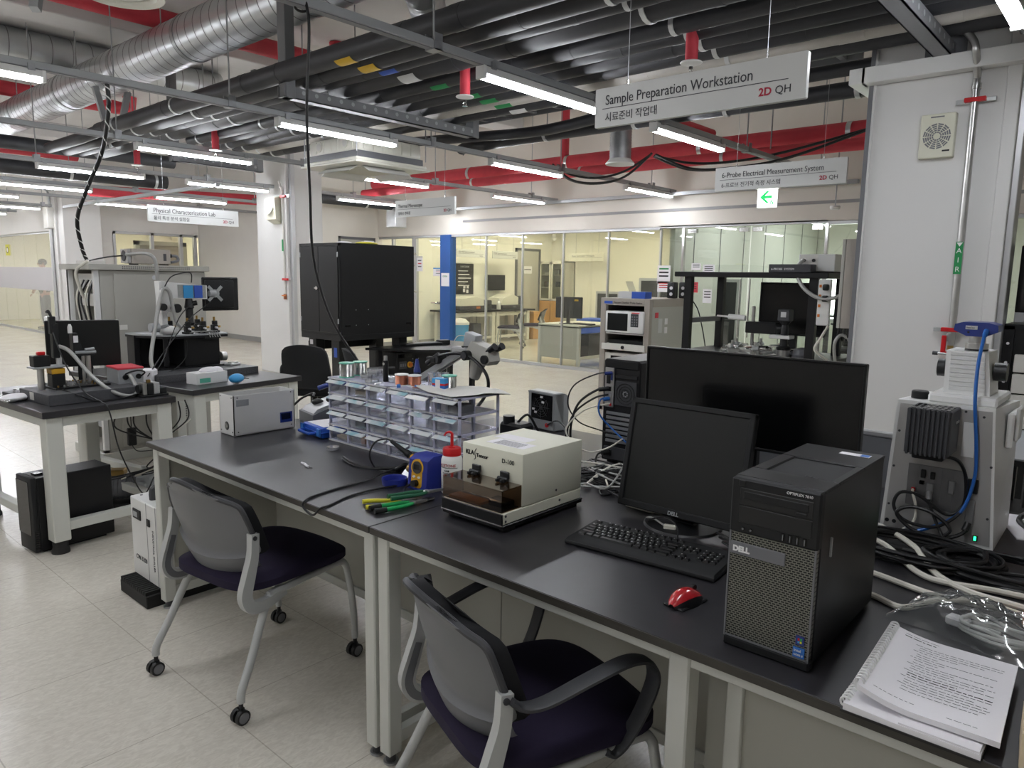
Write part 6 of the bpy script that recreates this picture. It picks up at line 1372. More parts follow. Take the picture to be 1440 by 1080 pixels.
MB().tube([(-0.10, 0.068, 3.3), (-0.10, 0.068, 2.97), (-0.10, 0.06, 2.90), (-0.10, 0.015, 2.83), (-0.085, 0.0, 2.76), (0, 0.0, 2.66), (0, 0.0, 2.60), (0, -0.006, 1.177)], 0.019, 'steel', n=14, sub=5).cyl((-0.10, 0.068, 2.98), (-0.10, 0.068, 3.01), 0.025, 'steel', n=14).cyl((0, 0.0, 2.60), (0, 0, 2.63), 0.025, 'steel', n=14).cyl((0, 0, 1.20), (0, 0, 1.245), 0.025, 'steel', n=14).build('pipe_run', t)
m = MB().box(-0.0208, -0.021, 1.587, -0.0190, 0.017, 1.769, 'green_label')
for k, ch in enumerate('AIR'): m.text(ch, 0.041, Tm((-0.0215, -0.002, 1.705-0.052*k), **FACE_X), 'text_white', align='CENTER')
m.prism([(-0.018, 1.765), (0.014, 1.765), (-0.002, 1.742)], 'yz', -0.0215, -0.0208, 'text_white')
m.build('label', t)
for z in (2.544, 1.268): MB().box(-0.024, -0.055, z-0.012, 0.016, 0.05, z+0.012, 'red_plastic', 0.003).box(0.006, -0.10, z-0.014, 0.016, 0.095, z+0.010, 'galv', 0.003).build('clamp', t)
MB().box(-0.034, 0.014, 1.13, -0.022, 0.039, 1.235, 'red_plastic', 0.004).cyl((0, -0.004, 1.12), (0, -0.004, 1.19), 0.017, 'brass', n=12).box(-0.034, 0.0, 1.13, 0.0, 0.022, 1.142, 'red_plastic').build('valve', t)
t = thing('wall_cabinet', 'grey beige steel box mounted on the left side of the right column', 'electrical box', (4.97, 1.457, 1.234)); t.scale = (1.14, 1.0, 1.14)
MB().box(0, 0, 0, 0.25, 0.085, 0.5, 'rack_taupe', 0.003).build('body', t); MB().box(0, 0.088, 0, 0.25, 0.108, 0.5, 'cab_grey', 0.003).build('door', t)
# ================= tables at the left =================
def heavy_table(lab, loc, rz, W, D, H, grp='heavy steel tables with dark tops', feet=True):
    t = thing('steel_table', lab, 'table', loc, rz, grp)
    MB().box(0, 0, H-0.035, W, D, H, 'bench_top', 0.003).build('tabletop', t); s = 0.085
    for x in (0.02, W-0.02-s):
        for y in (0.02, D-0.02-s):
            MB().box(x, y, 0.07, x+s, y+s, H-0.035, 'bench_frame', 0.005).lathe([(0.045, 0.0), (0.045, 0.015), (0.038, 0.03), (0.038, 0.07), (0, 0.07)], 'rubber', (x+s/2, y+s/2, 0), 20).build('leg', t)
    MB().box(0.02+s, 0.03, H-0.09, W-0.02-s, 0.09, H-0.036, 'bench_frame').box(0.02+s, D-0.09, H-0.09, W-0.02-s, D-0.03, H-0.036, 'bench_frame').box(0.03, 0.1, H-0.09, 0.09, D-0.1, H-0.036, 'bench_frame').box(W-0.09, 0.1, H-0.09, W-0.03, D-0.1, H-0.036, 'bench_frame').build('apron', t)
    MB().box(0.02+s, 0.035, 0.12, W-0.02-s, 0.085, 0.17, 'bench_frame', 0.003).box(0.035, 0.1, 0.12, 0.085, D-0.1, 0.17, 'bench_frame', 0.003).box(W-0.085, 0.1, 0.12, W-0.035, D-0.1, 0.17, 'bench_frame', 0.003).build('stretcher', t)
    return t
heavy_table('pale steel table with dark top at the left edge of the picture', (1.18, 4.285, 0), R(4.5), 0.72, 1.10, 0.79)
heavy_table('pale steel table with the granite slab and black probe station', (2.07, 4.49, 0), R(9), 0.88, 1.5, 0.79)
Tl = Matrix.Translation((1.18, 4.285, 0.79)) @ Matrix.Rotation(R(4.5), 4, 'Z')
def tl(x, y, z=0): return tuple(Tl @ Vector((x, y, z)))
t = thing('granite_plate', 'dark granite plate with a small label on the left table', 'granite plate', tl(0.10, 0.17), R(4.5), 'granite plates')
MB().box(0, 0, 0, 0.50, 0.40, 0.06, 'granite_dark', 0.002).build('plate', t); MB().box(-0.001, 0.20, 0.012, 0.0, 0.255, 0.055, 'paper_grey').build('label', t)
# optics on the plate
t = thing('optical_breadboard', 'black optical breadboard full of screws on the granite plate', 'optical breadboard', tl(0.20, 0.33, 0.06), R(4.5))
m = MB().box(0, 0, 0, 0.30, 0.26, 0.012, 'black_metal', 0.002); m.build('board', t)
m = MB(); rr = random.Random(3)
for i in range(9):
    for j in range(7):
        if rr.random() < 0.8: m.cyl((0.02+i*0.033, 0.02+j*0.036, 0.012), (0.02+i*0.033, 0.02+j*0.036, 0.016+0.012*rr.random()), 0.005, ['steel', 'brass', 'galv_dull'][int(rr.random()*3)], n=8)
o = m.build('screws', t); o['kind'] = 'stuff'
t = thing('sample_stage', 'black and gold stage block with grey plate on the breadboard', 'stage', tl(0.235, 0.405, 0.073), R(4.5))
MB().box(-0.035, -0.035, 0, 0.035, 0.035, 0.075, 'black_plastic', 0.003).build('block', t); MB().box(-0.036, -0.036, 0.075, 0.036, 0.036, 0.105, 'yellow_plastic', 0.003).build('gold_block', t)
MB().box(-0.13, -0.045, 0.112, 0.05, 0.05, 0.122, 'rail_steel', 0.002).build('plate', t); MB().cyl((-0.08, 0, -0.01), (-0.08, 0, 0.112), 0.018, 'steel').build('post', t)
MB().box(-0.12, -0.03, 0.122, -0.035, 0.035, 0.185, 'black_plastic', 0.004).box(-0.09, -0.01, 0.185, -0.05, 0.02, 0.205, 'red_plastic', 0.004).build('holder', t)
t = thing('scope_tube', 'tall black optical column with white tip beside the dark monitor', 'optical column', tl(0.24, 0.45, 0.072), R(4.5))
MB().box(0.0, -0.02, 0.16, 0.035, 0.02, 0.36, 'black_plastic', 0.004).build('rail', t); MB().box(-0.008, -0.015, 0.30, 0.025, 0.015, 0.40, 'black_plastic', 0.003).tube([(0.01, 0, 0.39), (-0.005, 0, 0.43), (-0.015, 0, 0.42)], 0.008, 'black_plastic').build('head', t)
MB().box(0.02, -0.012, 0.08, 0.045, 0.012, 0.18, 'white_metal', 0.003).build('tip', t); MB().cyl((0.03, 0, 0), (0.03, 0, 0.18), 0.012, 'steel').build('post', t)
t = thing('focus_stage', 'black focusing stage on twin steel posts right of the optical column', 'stage', tl(0.40, 0.44, 0.072), R(4.5))
for x in (0.0, 0.028): MB().cyl((x, 0, 0), (x, 0, 0.165), 0.013 if x else 0.009, 'steel').build('post', t)
MB().box(-0.06, -0.03, 0.165, 0.055, 0.03, 0.18, 'black_plastic', 0.003).cyl((-0.05, -0.02, 0.185), (0.06, -0.03, 0.185), 0.010, 'rail_steel').build('plate', t)
MB().prism([(-0.05, 0.18), (0.03, 0.18), (0.03, 0.20), (-0.01, 0.21), (-0.03, 0.30), (-0.06, 0.30), (-0.06, 0.2)], 'xz', -0.02, 0.02, 'black_plastic').box(-0.055, -0.022, 0.245, -0.03, -0.02, 0.285, 'paper').build('bracket', t)
MB().cyl((0.0, -0.03, 0.20), (0.05, -0.035, 0.205), 0.009, 'rail_steel').build('micrometer', t)
MB().lathe([(0, 0.30), (0.012, 0.30), (0.012, 0.335), (0.006, 0.352), (0, 0.352)], 'white_plastic', (-0.062, 0, 0), 14).build('indicator', t)
t = thing('flat_monitor', 'dark grey monitor on the left table behind the optical column', 'monitor', tl(0.50, 0.66), R(-18))
mon2 = MB().box(-0.20, -0.012, 0.145, 0.20, 0.012, 0.43, 'screen_matte', 0.004); mon2.build('screen', t)
MB().box(-0.20, 0.010, 0.145, 0.20, 0.03, 0.43, 'black_soft', 0.004).build('rear_shell', t); MB().box(-0.04, 0.015, 0.01, 0.04, 0.035, 0.16, 'black_plastic').build('stand', t); MB().box(-0.12, -0.07, 0, 0.12, 0.09, 0.012, 'black_plastic', 0.004).build('foot', t)
t = thing('lamp_box', 'grey lamp box with red rim and black dials on the left table', 'lamp box', tl(0.62, 0.41), R(-2))
MB().box(-0.07, -0.10, 0.008, 0.075, 0.10, 0.150, 'rail_steel', 0.004).box(-0.072, -0.102, 0.145, 0.077, 0.102, 0.158, 'pipe_red', 0.003).build('case', t)
for x, z, r_ in ((-0.03, 0.10, 0.016), (0.045, 0.10, 0.016)): MB().cyl((x, -0.100, z), (x, -0.108, z), r_, 'black_plastic').build('dial', t)
MB().box(-0.045, -0.102, 0.02, -0.012, -0.1, 0.04, 'black_plastic').build('switch', t)
t = thing('step_motor', 'small black and silver motor on a plate at the table corner', 'motor', tl(0.62, 0.13), R(4.5))
MB().box(-0.06, -0.05, 0, 0.10, 0.05, 0.012, 'black_plastic', 0.003).build('base', t); MB().box(-0.045, -0.035, 0.012, -0.02, 0.035, 0.082, 'steel', 0.004).box(-0.02, -0.033, 0.012, 0.02, 0.033, 0.08, 'black_plastic', 0.004).box(0.02, -0.035, 0.012, 0.055, 0.035, 0.082, 'alu', 0.004).build('body', t)
MB().cyl((-0.062, 0, 0.047), (-0.045, 0, 0.047), 0.026, 'black_plastic').build('pulley', t); MB().box(0.06, -0.03, 0.012, 0.10, 0.03, 0.045, 'black_plastic', 0.004).build('driver', t); MB().box(-0.01, -0.015, 0.082, 0.01, 0.0, 0.10, 'brass').build('terminal', t)
cab('light_guide', 'silver flexible light guide drooping from the optical column', [tl(0.27, 0.43, 0.30), tl(0.30, 0.36, 0.27), tl(0.36, 0.26, 0.14), tl(0.43, 0.18, 0.05), tl(0.50, 0.14, 0.015), tl(0.565, 0.16, 0.02), tl(0.59, 0.22, 0.06), tl(0.60, 0.30, 0.11)], 0.011, 'cable_grey', n=12)
cab('cable', 'long thin black cable hanging down the front of the left table', [tl(0.24, 0.42, 0.38), tl(0.26, 0.33, 0.20), tl(0.28, 0.16, 0.06), tl(0.31, 0.0, 0.01), tl(0.325, -0.03, -0.05), tl(0.36, -0.03, -0.25), tl(0.44, -0.01, -0.45), tl(0.55, 0.10, -0.58), tl(0.66, 0.20, -0.52)], 0.004, 'cable_black')
cab('cable', 'black loop cable at the dials of the grey lamp box', [tl(0.58, 0.30, 0.10), tl(0.55, 0.24, 0.13), tl(0.60, 0.20, 0.15), tl(0.66, 0.24, 0.13), tl(0.665, 0.30, 0.10)], 0.005, 'cable_black')
cab('cable', 'black cable lying in front of the granite plate', [tl(0.22, 0.30, 0.066), tl(0.24, 0.155, 0.05), tl(0.32, 0.12, 0.008), tl(0.45, 0.12, 0.006), tl(0.56, 0.13, 0.02)], 0.004, 'cable_black')
o = MB().ell((0, 0, 0.02), (0.085, 0.06, 0.022), 'paper', 18, 9).ell((-0.05, -0.03, 0.012), (0.05, 0.03, 0.012), 'bag_film', 14, 7).build('tissue_heap', None, tl(0.05, 0.50), (0, 0, R(30))); tag(o, 'crumpled white tissue on the left table beside the granite plate', 'tissue')
t = thing('optics_parts', 'grey tray of small optics parts at the rear of the granite plate', 'tray', tl(0.08, 0.62), R(4.5))
MB().box(0, 0, 0, 0.20, 0.16, 0.02, 'dark_grey', 0.003).build('tray', t); m = MB(); rr = random.Random(9)
for k in range(22): x, y = rr.uniform(.02, .18), rr.uniform(.02, .14); m.box(x, y, .018, x+.014, y+.012, .026+.014*rr.random(), ['steel', 'dark_grey', 'paper'][k % 3], .001)
o = m.build('pieces', t); o['kind'] = 'stuff'
t = thing('white_blue_dispenser', 'white and blue upright unit behind the optical column', 'dispenser', tl(0.45, 1.0), R(4.5))
MB().box(-0.02, -0.05, 0.10, 0.03, 0.05, 0.44, 'white_plastic', 0.010, 2).build('body', t); MB().box(-0.02, -0.05, 0, 0.03, 0.05, 0.26, 'blue_plastic', 0.004).build('base', t)
# computer lying on edge below the table
t = thing('computer_case', 'black computer standing upright on the floor under the left table', 'computer', (1.13, 4.395, 0), R(6))
MB().box(0.03, 0, 0.015, 0.42, 0.185, 0.42, 'black_metal', 0.004).build('case', t)
m = MB().box(0.0, 0.0, 0.01, 0.03, 0.185, 0.425, 'black_soft', 0.008, 2).box(-0.003, 0.03, 0.10, 0.0, 0.18, 0.40, 'black_gloss', 0.002)
for k in range(9): m.box(0.004, -0.001, 0.03+k*0.012, 0.024, 0.0, 0.036+k*0.012, 'black_gloss')
m.build('front', t)
for y in (0.02, 0.14): MB().box(0.05, y, 0, 0.38, y+0.025, 0.015, 'rubber').build('foot', t)
MB().box(0.05, 0.07, 0.42, 0.09, 0.12, 0.428, 'black_gloss', 0.002).build('port_cover', t)
o = MB().box(0, 0, 0, 0.02, 0.05, 0.03, 'blue_bright', 0.003).build('blue_plug', None, (1.552, 4.50, 0.36)); o.parent = t; o.location = (0.42, 0.07, 0.33)
# industrial chiller on ribbed rubber feet
t = thing('rubber_block', 'ribbed black rubber block under the white chiller', 'rubber block', (1.265, 3.305, 0))
m = MB().box(0, 0, 0, 0.50, 0.30, 0.062, 'rubber', 0.004)
for k in range(13): m.box(0.0, 0.008+k*0.0225, 0.062, 0.50, 0.02+k*0.0225, 0.078, 'rubber')
m.build('block', t)
t = thing('chiller', 'white floor standing chiller left of the workbench end', 'chiller', (1.33, 3.315, 0.078))
MB().box(0, 0, 0, 0.44, 0.285, 0.385, 'white_metal', 0.005).box(-0.001, 0.105, 0.0, 0.0, 0.107, 0.385, 'mid_grey').box(-0.001, 0.006, 0.0, 0.0, 0.008, 0.385, 'mid_grey').build('case', t)
m = MB().text('CW-5200', 0.032, Tm((-0.001, 0.245, 0.085), **FACE_X), 'text_grey', sx=0.95)
m.text('INDUSTRIAL CHILLER', 0.020, Tm((-0.001, 0.048, 0.268), x=(0, 0, -1), y=(0, -1, 0)), 'text_grey', sx=1.05)
m.build('lettering', t)
MB().box(-0.006, 0.165, 0.285, 0.0, 0.25, 0.335, 'black_plastic', 0.004).box(-0.007, 0.195, 0.297, -0.006, 0.24, 0.322, 'rail_steel').build('controller', t)
MB().box(-0.007, 0.066, 0.278, 0.0, 0.096, 0.315, 'black_plastic', 0.003).build('switch', t)
MB().tube([(0.05, 0.14, 0.385), (0.05, 0.14, 0.425), (0.08, 0.14, 0.44), (0.30, 0.14, 0.44), (0.33, 0.14, 0.425), (0.33, 0.14, 0.385)], 0.018, 'dark_grey', n=8, sub=3).build('handle', t)
for x, y in ((0.04, 0.25), (0.04, 0.03)): MB().cyl((x, y, 0.385), (x, y, 0.388), 0.006, 'mid_grey', n=10).build('screw', t)
# pump and hanging cables below
t = thing('vacuum_pump', 'grey motor pump on a black base below the tables', 'pump', (1.80, 4.98, 0), R(-38))
MB().box(-0.16, -0.11, 0.0, 0.16, 0.11, 0.035, 'black_plastic', 0.005).build('base', t)
m = MB().cyl((-0.16, 0, 0.125), (0.10, 0, 0.125), 0.078, 'mid_grey', n=28)
for k in range(9): m.cyl((-0.14+k*0.025, 0, 0.125), (-0.132+k*0.025, 0, 0.125), 0.083, 'mid_grey', n=28)
m.build('motor', t)
MB().box(0.10, -0.07, 0.035, 0.19, 0.07, 0.20, 'rail_steel', 0.012, 2).cyl((0.14, 0, 0.2), (0.14, 0, 0.26), 0.02, 'galv').cyl((0.14, -0.07, 0.15), (0.14, -0.11, 0.15), 0.028, 'rail_steel').build('pump_head', t)
MB().box(-0.08, -0.03, 0.20, 0.02, 0.05, 0.24, 'brass', 0.006).build('terminal_box', t)
rr = random.Random(21)
for k in range(10):
    x0 = 1.66+0.05*k; pts = [(x0, 4.55+0.02*(k % 3), 0.72), (x0+0.04*rr.uniform(-1, 1), 4.56, 0.60), (1.90+0.02*rr.uniform(-1, 1), 4.60, 0.47), (1.91+0.015*rr.uniform(-1, 1), 4.60, 0.42), (1.90+0.14*rr.uniform(-1, 1), 4.62, 0.32), (1.86+0.14*rr.uniform(-1, 1), 4.68+0.1*rr.random(), 0.26), (1.78+0.12*rr.uniform(-1, 1), 4.80+0.1*rr.random(), 0.22)]
    cab('cable', names[k]+' black cable of the bunch hanging between the two left tables', pts, 0.0045, 'cable_black' if k % 5 != 4 else 'cable_white', grp='cable bunch between the left tables')
t = thing('power_adapter', 'black power adapter hanging between the left tables', 'adapter', (1.74, 4.62, 0.47))
MB().box(-0.025, -0.015, 0, 0.025, 0.015, 0.11, 'black_plastic', 0.006).build('body', t); MB().tube([(0, 0, 0.11), (0, 0, 0.2), (0.0, 0, 0.30)], 0.003, 'cable_black').tube([(0, 0, 0), (0.03, 0, -0.04), (0.12, 0, -0.05)], 0.003, 'cable_black').build('cord', t)

# ================= granite slab, probe station =================
T2 = Matrix.Translation((2.07, 4.49, 0.79)) @ Matrix.Rotation(R(9), 4, 'Z')
def t2(x, y, z=0): return tuple(T2 @ Vector((x, y, z)))
t = thing('granite_plate', 'speckled granite slab under the black probe station', 'granite plate', t2(0.0, 0.42), R(6), 'granite plates')
MB().box(0.04, 0, 0, 0.80, 0.62, 0.05, 'granite_speck', 0.002).build('plate', t)
PS = (2.10, 5.18, 0.84)
t = thing('probe_station', 'black probe station with micropositioners and white microscope arm', 'probe station', PS, R(2))
MB().box(0.0, 0.0, 0, 0.60, 0.42, 0.008, 'black_metal', 0.002).build('base', t)
MB().box(0.27, 0.05, 0.008, 0.54, 0.40, 0.232, 'black_metal', 0.003).build('body', t)
MB().box(0.125, 0.04, 0.008, 0.16, 0.08, 0.232, 'black_metal', 0.012).build('column', t); MB().box(0.02, 0.28, 0.008, 0.06, 0.40, 0.232, 'black_metal', 0.003).build('column', t); MB().box(0.06, 0.38, 0.008, 0.27, 0.40, 0.232, 'black_metal').build('rear_wall', t)
MB().prism([(0.12, 0.05), (0.20, 0.0), (0.58, 0.0), (0.59, 0.06), (0.59, 0.42), (0.02, 0.42), (0.02, 0.30)], 'xy', 0.232, 0.243, 'rail_steel').prism([(0.12, 0.05), (0.20, 0.0), (0.58, 0.0), (0.59, 0.06), (0.59, 0.42), (0.02, 0.42), (0.02, 0.30)], 'xy', 0.215, 0.232, 'black_metal').build('platen', t)
MB().cyl((0.56, 0.08, 0.06), (0.60, 0.08, 0.06), 0.035, 'steel').build('stage_knob', t)
MB().cyl((0.02, 0.02, 0.30), (0.08, 0.02, 0.30), 0.032, 'rail_steel').cyl((0.08, 0.02, 0.30), (0.16, 0.05, 0.305), 0.012, 'galv_dull').build('lever', t)
MB().ell((0.17, 0.06, 0.275), (0.07, 0.055, 0.032), 'white_plastic', 18, 9).build('cover', t)
MB().box(0.145, 0.10, 0.243, 0.185, 0.16, 0.62, 'white_metal', 0.005).cyl((0.165, 0.13, 0.24), (0.165, 0.13, 0.36), 0.012, 'steel').build('stand', t)
MB().prism([(0.12, 0.62), (0.47, 0.59), (0.47, 0.49), (0.22, 0.50), (0.19, 0.40), (0.13, 0.40)], 'xz', 0.07, 0.14, 'white_plastic').box(0.25, 0.066, 0.50, 0.46, 0.07, 0.595, 'bag_film').box(0.29, 0.060, 0.50, 0.36, 0.066, 0.59, 'sky_bulb').box(0.37, 0.060, 0.50, 0.43, 0.066, 0.59, 'blue_label').build('microscope_arm', t)
for x, z, r_ in ((0.22, 0.43, 0.032), (0.125, 0.44, 0.025)): MB().cyl((x, 0.06, z), (x, 0.02, z), r_, 'black_plastic').build('focus_knob', t)
MB().lathe([(0, 0.30), (0.030, 0.30), (0.034, 0.32), (0.028, 0.33), (0.026, 0.42), (0.034, 0.43), (0.03, 0.45), (0.022, 0.50), (0, 0.50)], 'black_plastic', (0.345, 0.10, 0), 22).cyl((0.345, 0.10, 0.455), (0.39, 0.07, 0.465), 0.018, 'black_plastic').build('lens_turret', t)
for k, (x, y) in enumerate(((0.30, 0.05), (0.42, 0.06), (0.52, 0.08), (0.26, 0.24), (0.50, 0.30))):
    o = MB().box(x-0.03, y-0.03, 0.243, x+0.03, y+0.03, 0.258, 'black_plastic', 0.003).box(x-0.02, y-0.02, 0.258, x+0.02, y+0.02, 0.30, 'black_plastic', 0.003).box(x-0.012, y-0.015, 0.30, x+0.02, y+0.015, 0.33, 'black_plastic', 0.003).build('micropositioner', t)
    for a, b in (((x, y, 0.33), (x, y, 0.358)), ((x+0.02, y, 0.285), (x+0.048, y, 0.285)), ((x, y-0.02, 0.28), (x, y-0.045, 0.28))): MB().cyl(a, b, 0.008, 'brass' if a[2] != 0.28 else 'paper', n=12).build('knob', o)
MB().box(0.40, -0.006, 0.205, 0.52, 0.0, 0.222, 'black_plastic').build('connector_bar', t)
for k in range(5): MB().tube([(0.30+k*0.04, 0.02, 0.25), (0.34+k*0.035, -0.01, 0.262), (0.42+k*0.02, 0.0, 0.255), (0.44+k*0.02, -0.008, 0.215)], 0.0035, 'cable_grey', n=7).build('probe_cable', t)
def ps(x, y, z): c, s = cos(R(2)), sin(R(2)); return (PS[0]+c*x-s*y, PS[1]+s*x+c*y, PS[2]+z)
cab('light_guide', 'thick silver light guide arching from the grey cabinet to the probe station', [ps(-0.02, -0.10, 0.01), ps(-0.02, -0.06, 0.10), ps(0.05, 0.0, 0.32), ps(0.10, 0.02, 0.50), ps(0.13, 0.03, 0.565), ps(0.17, 0.03, 0.55), ps(0.19, 0.03, 0.45), ps(0.21, 0.03, 0.34), ps(0.25, 0.03, 0.29)], 0.013, 'cable_grey', n=12)
cab('cable', 'black cable arching over the probe station microscope arm', [ps(0.15, 0.05, 0.58), ps(0.19, 0.03, 0.65), ps(0.28, 0.03, 0.68), ps(0.345, 0.05, 0.675), ps(0.35, 0.06, 0.61)], 0.004, 'cable_black')
for k, pts in enumerate(([(-0.1, -0.2, 0.0), (0.04, -0.10, 0.08), (0.2, -0.03, 0.36), (0.34, 0.04, 0.46)], [(-0.12, -0.22, 0.0), (0.1, -0.1, 0.2), (0.3, 0.0, 0.36), (0.5, 0.1, 0.46), (0.56, 0.15, 0.50)], [(0.25, -0.03, 0.20), (0.24, -0.02, 0.08), (0.1, -0.08, 0.0), (-0.1, -0.18, -0.002)])):
    cab('cable', ['lower thin black cable running up to the probe station lens', 'upper thin black cable running to the small monitor', 'black cable hanging down the front of the probe station'][k], [ps(*p) for p in pts], 0.0035, 'cable_black')
t = thing('arm_monitor', 'small black monitor on an arm above the probe station, seen from behind', 'monitor', ps(0.60, 0.10, 0.40), R(-6))
MB().box(-0.13, 0.03, 0, 0.14, 0.05, 0.25, 'black_plastic', 0.006).box(-0.12, 0.0, 0.02, 0.10, 0.03, 0.23, 'black_soft', 0.012, 2).build('housing', t)
m = MB().cyl((-0.05, -0.012, 0.13), (-0.05, 0.0, 0.13), 0.03, 'rail_steel')
for a in (45, 135, 225, 315): m.bar((-0.05, -0.008, 0.13), (-0.05+0.07*cos(R(a)), -0.006, 0.13+0.075*sin(R(a))), 0.022, 0.006, 'rail_steel', (0, 1, 0))
m.build('mount_plate', t); MB().cyl((-0.10, -0.02, 0.13), (-0.05, -0.012, 0.13), 0.022, 'rail_steel').build('joint', t)
t = thing('glove_box', 'white carton of gloves on the table in front of the granite slab', 'box', (2.30, 4.62, 0.79), R(8))
MB().box(-0.10, 0.08, 0, 0.13, 0.20, 0.075, 'white_plastic', 0.002).build('carton', t); MB().box(-0.08, 0.0785, 0.01, 0.0, 0.0795, 0.04, 'teal').build('print', t)
MB().ell((0.03, 0.14, 0.08), (0.07, 0.045, 0.025), 'paper', 16, 9).ell((0.08, 0.13, 0.075), (0.05, 0.03, 0.03), 'paper', 14, 8).build('tissue', t)
o = MB().ell((0, 0, 0.034), (0.055, 0.032, 0.032), 'sky_bulb', 20, 12).cyl((0.05, 0, 0.032), (0.10, 0.01, 0.022), 0.006, 'black_plastic', r1=0.003).build('air_blower', None, (2.42, 4.60, 0.79), (0, 0, R(5))); tag(o, 'light blue rubber air blower beside the white glove carton', 'air blower')
o = MB().box(-0.05, -0.03, 0, 0.06, 0.03, 0.018, 'alu', 0.004).box(-0.03, -0.02, 0.018, 0.05, 0.02, 0.03, 'paper_grey', 0.004).build('metal_clip', None, t2(0.70, 0.55, 0.05), (0, 0, R(20))); tag(o, 'small silver metal part on the right of the granite slab', 'metal part')
o = MB().box(-0.05, -0.045, 0, 0.05, 0.045, 0.09, 'paper', 0.01).build('crumpled_sheet', None, (2.02, 5.02, 0.79), (0, R(0), R(50))); tag(o, 'folded white paper beside the grey lamp box', 'paper')

# ================= grey steel cabinet =================
t = thing('steel_cabinet', 'tall grey steel equipment cabinet with open side at the left', 'cabinet', (2.12, 6.18, 0))
MB().box(0.04, 0, 0.10, 0.88, 0.03, 1.53, 'cab_grey', 0.004).box(0.84, 0.03, 0.1, 0.88, 0.58, 1.53, 'cab_grey').box(0, 0.57, 0.1, 0.88, 0.60, 1.53, 'cab_grey').box(0.30, 0.03, 0.1, 0.32, 0.57, 1.53, 'cab_grey').box(0, 0.0, 0.08, 0.88, 0.6, 0.10, 'cab_grey').build('body', t)
m = MB().box(-0.04, -0.03, 1.53, 0.91, 0.64, 1.575, 'cab_grey', 0.004)
for k in range(34):
    for q in range(2): m.box(0.20+k*0.016, -0.031, 1.54+q*0.014, 0.208+k*0.016, -0.03, 1.548+q*0.014, 'dark_grey')
m.build('top', t)
MB().box(0.14, -0.012, 0.72, 0.74, 0.0, 1.50, 'cab_grey', 0.002).box(0.14, -0.012, 0.12, 0.74, 0.0, 0.715, 'cab_grey', 0.002).cyl((0.45, -0.016, 1.475), (0.45, -0.012, 1.475), 0.018, 'galv').box(0.16, -0.017, 1.06, 0.22, -0.012, 1.10, 'paper_grey', 0.002).build('door', t)
m = MB()
for k in range(8): m.box(0.5, -0.014, 0.30+k*0.02, 0.74, -0.012, 0.306+k*0.02, 'dark_grey')
m.build('louvres', t)
for y in (0.0, 0.56): MB().box(0, y, 0.02, 0.035, y+0.04, 1.53, 'white_metal').build('post', t)
MB().box(-0.02, -0.02, 0, 0.9, 0.62, 0.08, 'bench_frame', 0.004).build('plinth', t)
for z, h, mt in ((1.40, 0.10, 'white_plastic'), (1.24, 0.10, 'paper_grey'), (1.05, 0.06, 'cab_pale'), (0.88, 0.10, 'rail_steel'), (0.66, 0.14, 'white_metal'), (0.45, 0.10, 'cab_pale'), (0.25, 0.12, 'rail_steel')):
    MB().box(0.06, 0.06, z, 0.30, 0.52, z+h, mt, 0.004).box(0.055, 0.12, z+h*0.3, 0.06, 0.2, z+h*0.7, 'black_plastic').build('module', t)
for k in range(6):
    yy = 0.10+0.05*k; rr = random.Random(60+k)
    cab('cable', names[k]+' cable hanging in the open side of the grey cabinet', [(2.15, 6.18+yy, 1.45), (2.10, 6.18+yy+0.05*rr.uniform(-1, 1), 1.30), (2.13, 6.20+yy+0.04*rr.uniform(-1, 1), 1.05), (2.09, 6.18+yy, 0.85), (2.14, 6.18+yy, 0.6)], 0.007, ['cable_black', 'cable_white', 'cable_black', 'cable_grey', 'cable_black', 'cable_white'][k], grp='cables in the open side of the grey cabinet')
t = thing('light_source', 'beige light source box on top of the grey cabinet', 'lamp box', (2.50, 6.42, 1.575))
MB().box(0.0, 0.0, 0.012, 0.32, 0.16, 0.135, 'rack_taupe', 0.004).box(-0.03, 0.01, 0.015, 0.0, 0.15, 0.13, 'steel', 0.003).build('case', t)
MB().cyl((-0.034, 0.08, 0.075), (-0.03, 0.08, 0.075), 0.045, 'black_plastic').build('fan', t); MB().box(0.26, -0.002, 0.04, 0.285, 0.0, 0.10, 'dark_grey').build('vent', t)
MB().cyl((0.32, 0.07, 0.085), (0.36, 0.07, 0.085), 0.016, 'black_plastic').tube([(0.36, 0.07, 0.085), (0.40, 0.06, 0.08), (0.40, 0.04, 0.045), (0.33, 0.02, 0.03)], 0.012, 'mid_grey').build('outlet', t)
for x in (0.03, 0.28): MB().box(x, 0.02, 0, x+0.03, 0.14, 0.012, 'rubber').build('foot', t)
cab('light_guide', 'silver light guide running down the front of the grey cabinet', [(2.47, 6.44, 1.66), (2.52, 6.12, 1.66), (2.555, 6.08, 1.55), (2.56, 6.12, 1.2), (2.56, 6.12, 0.98), (2.52, 6.05, 0.86), (2.48, 5.85, 0.83)], 0.014, 'cable_grey', n=12)
o = MB().box(0, 0, 0, 0.18, 0.12, 0.025, 'paper_grey', 0.003).build('flat_box', None, (2.13, 6.45, 1.576)); tag(o, 'flat pale box on the left of the cabinet top', 'box')
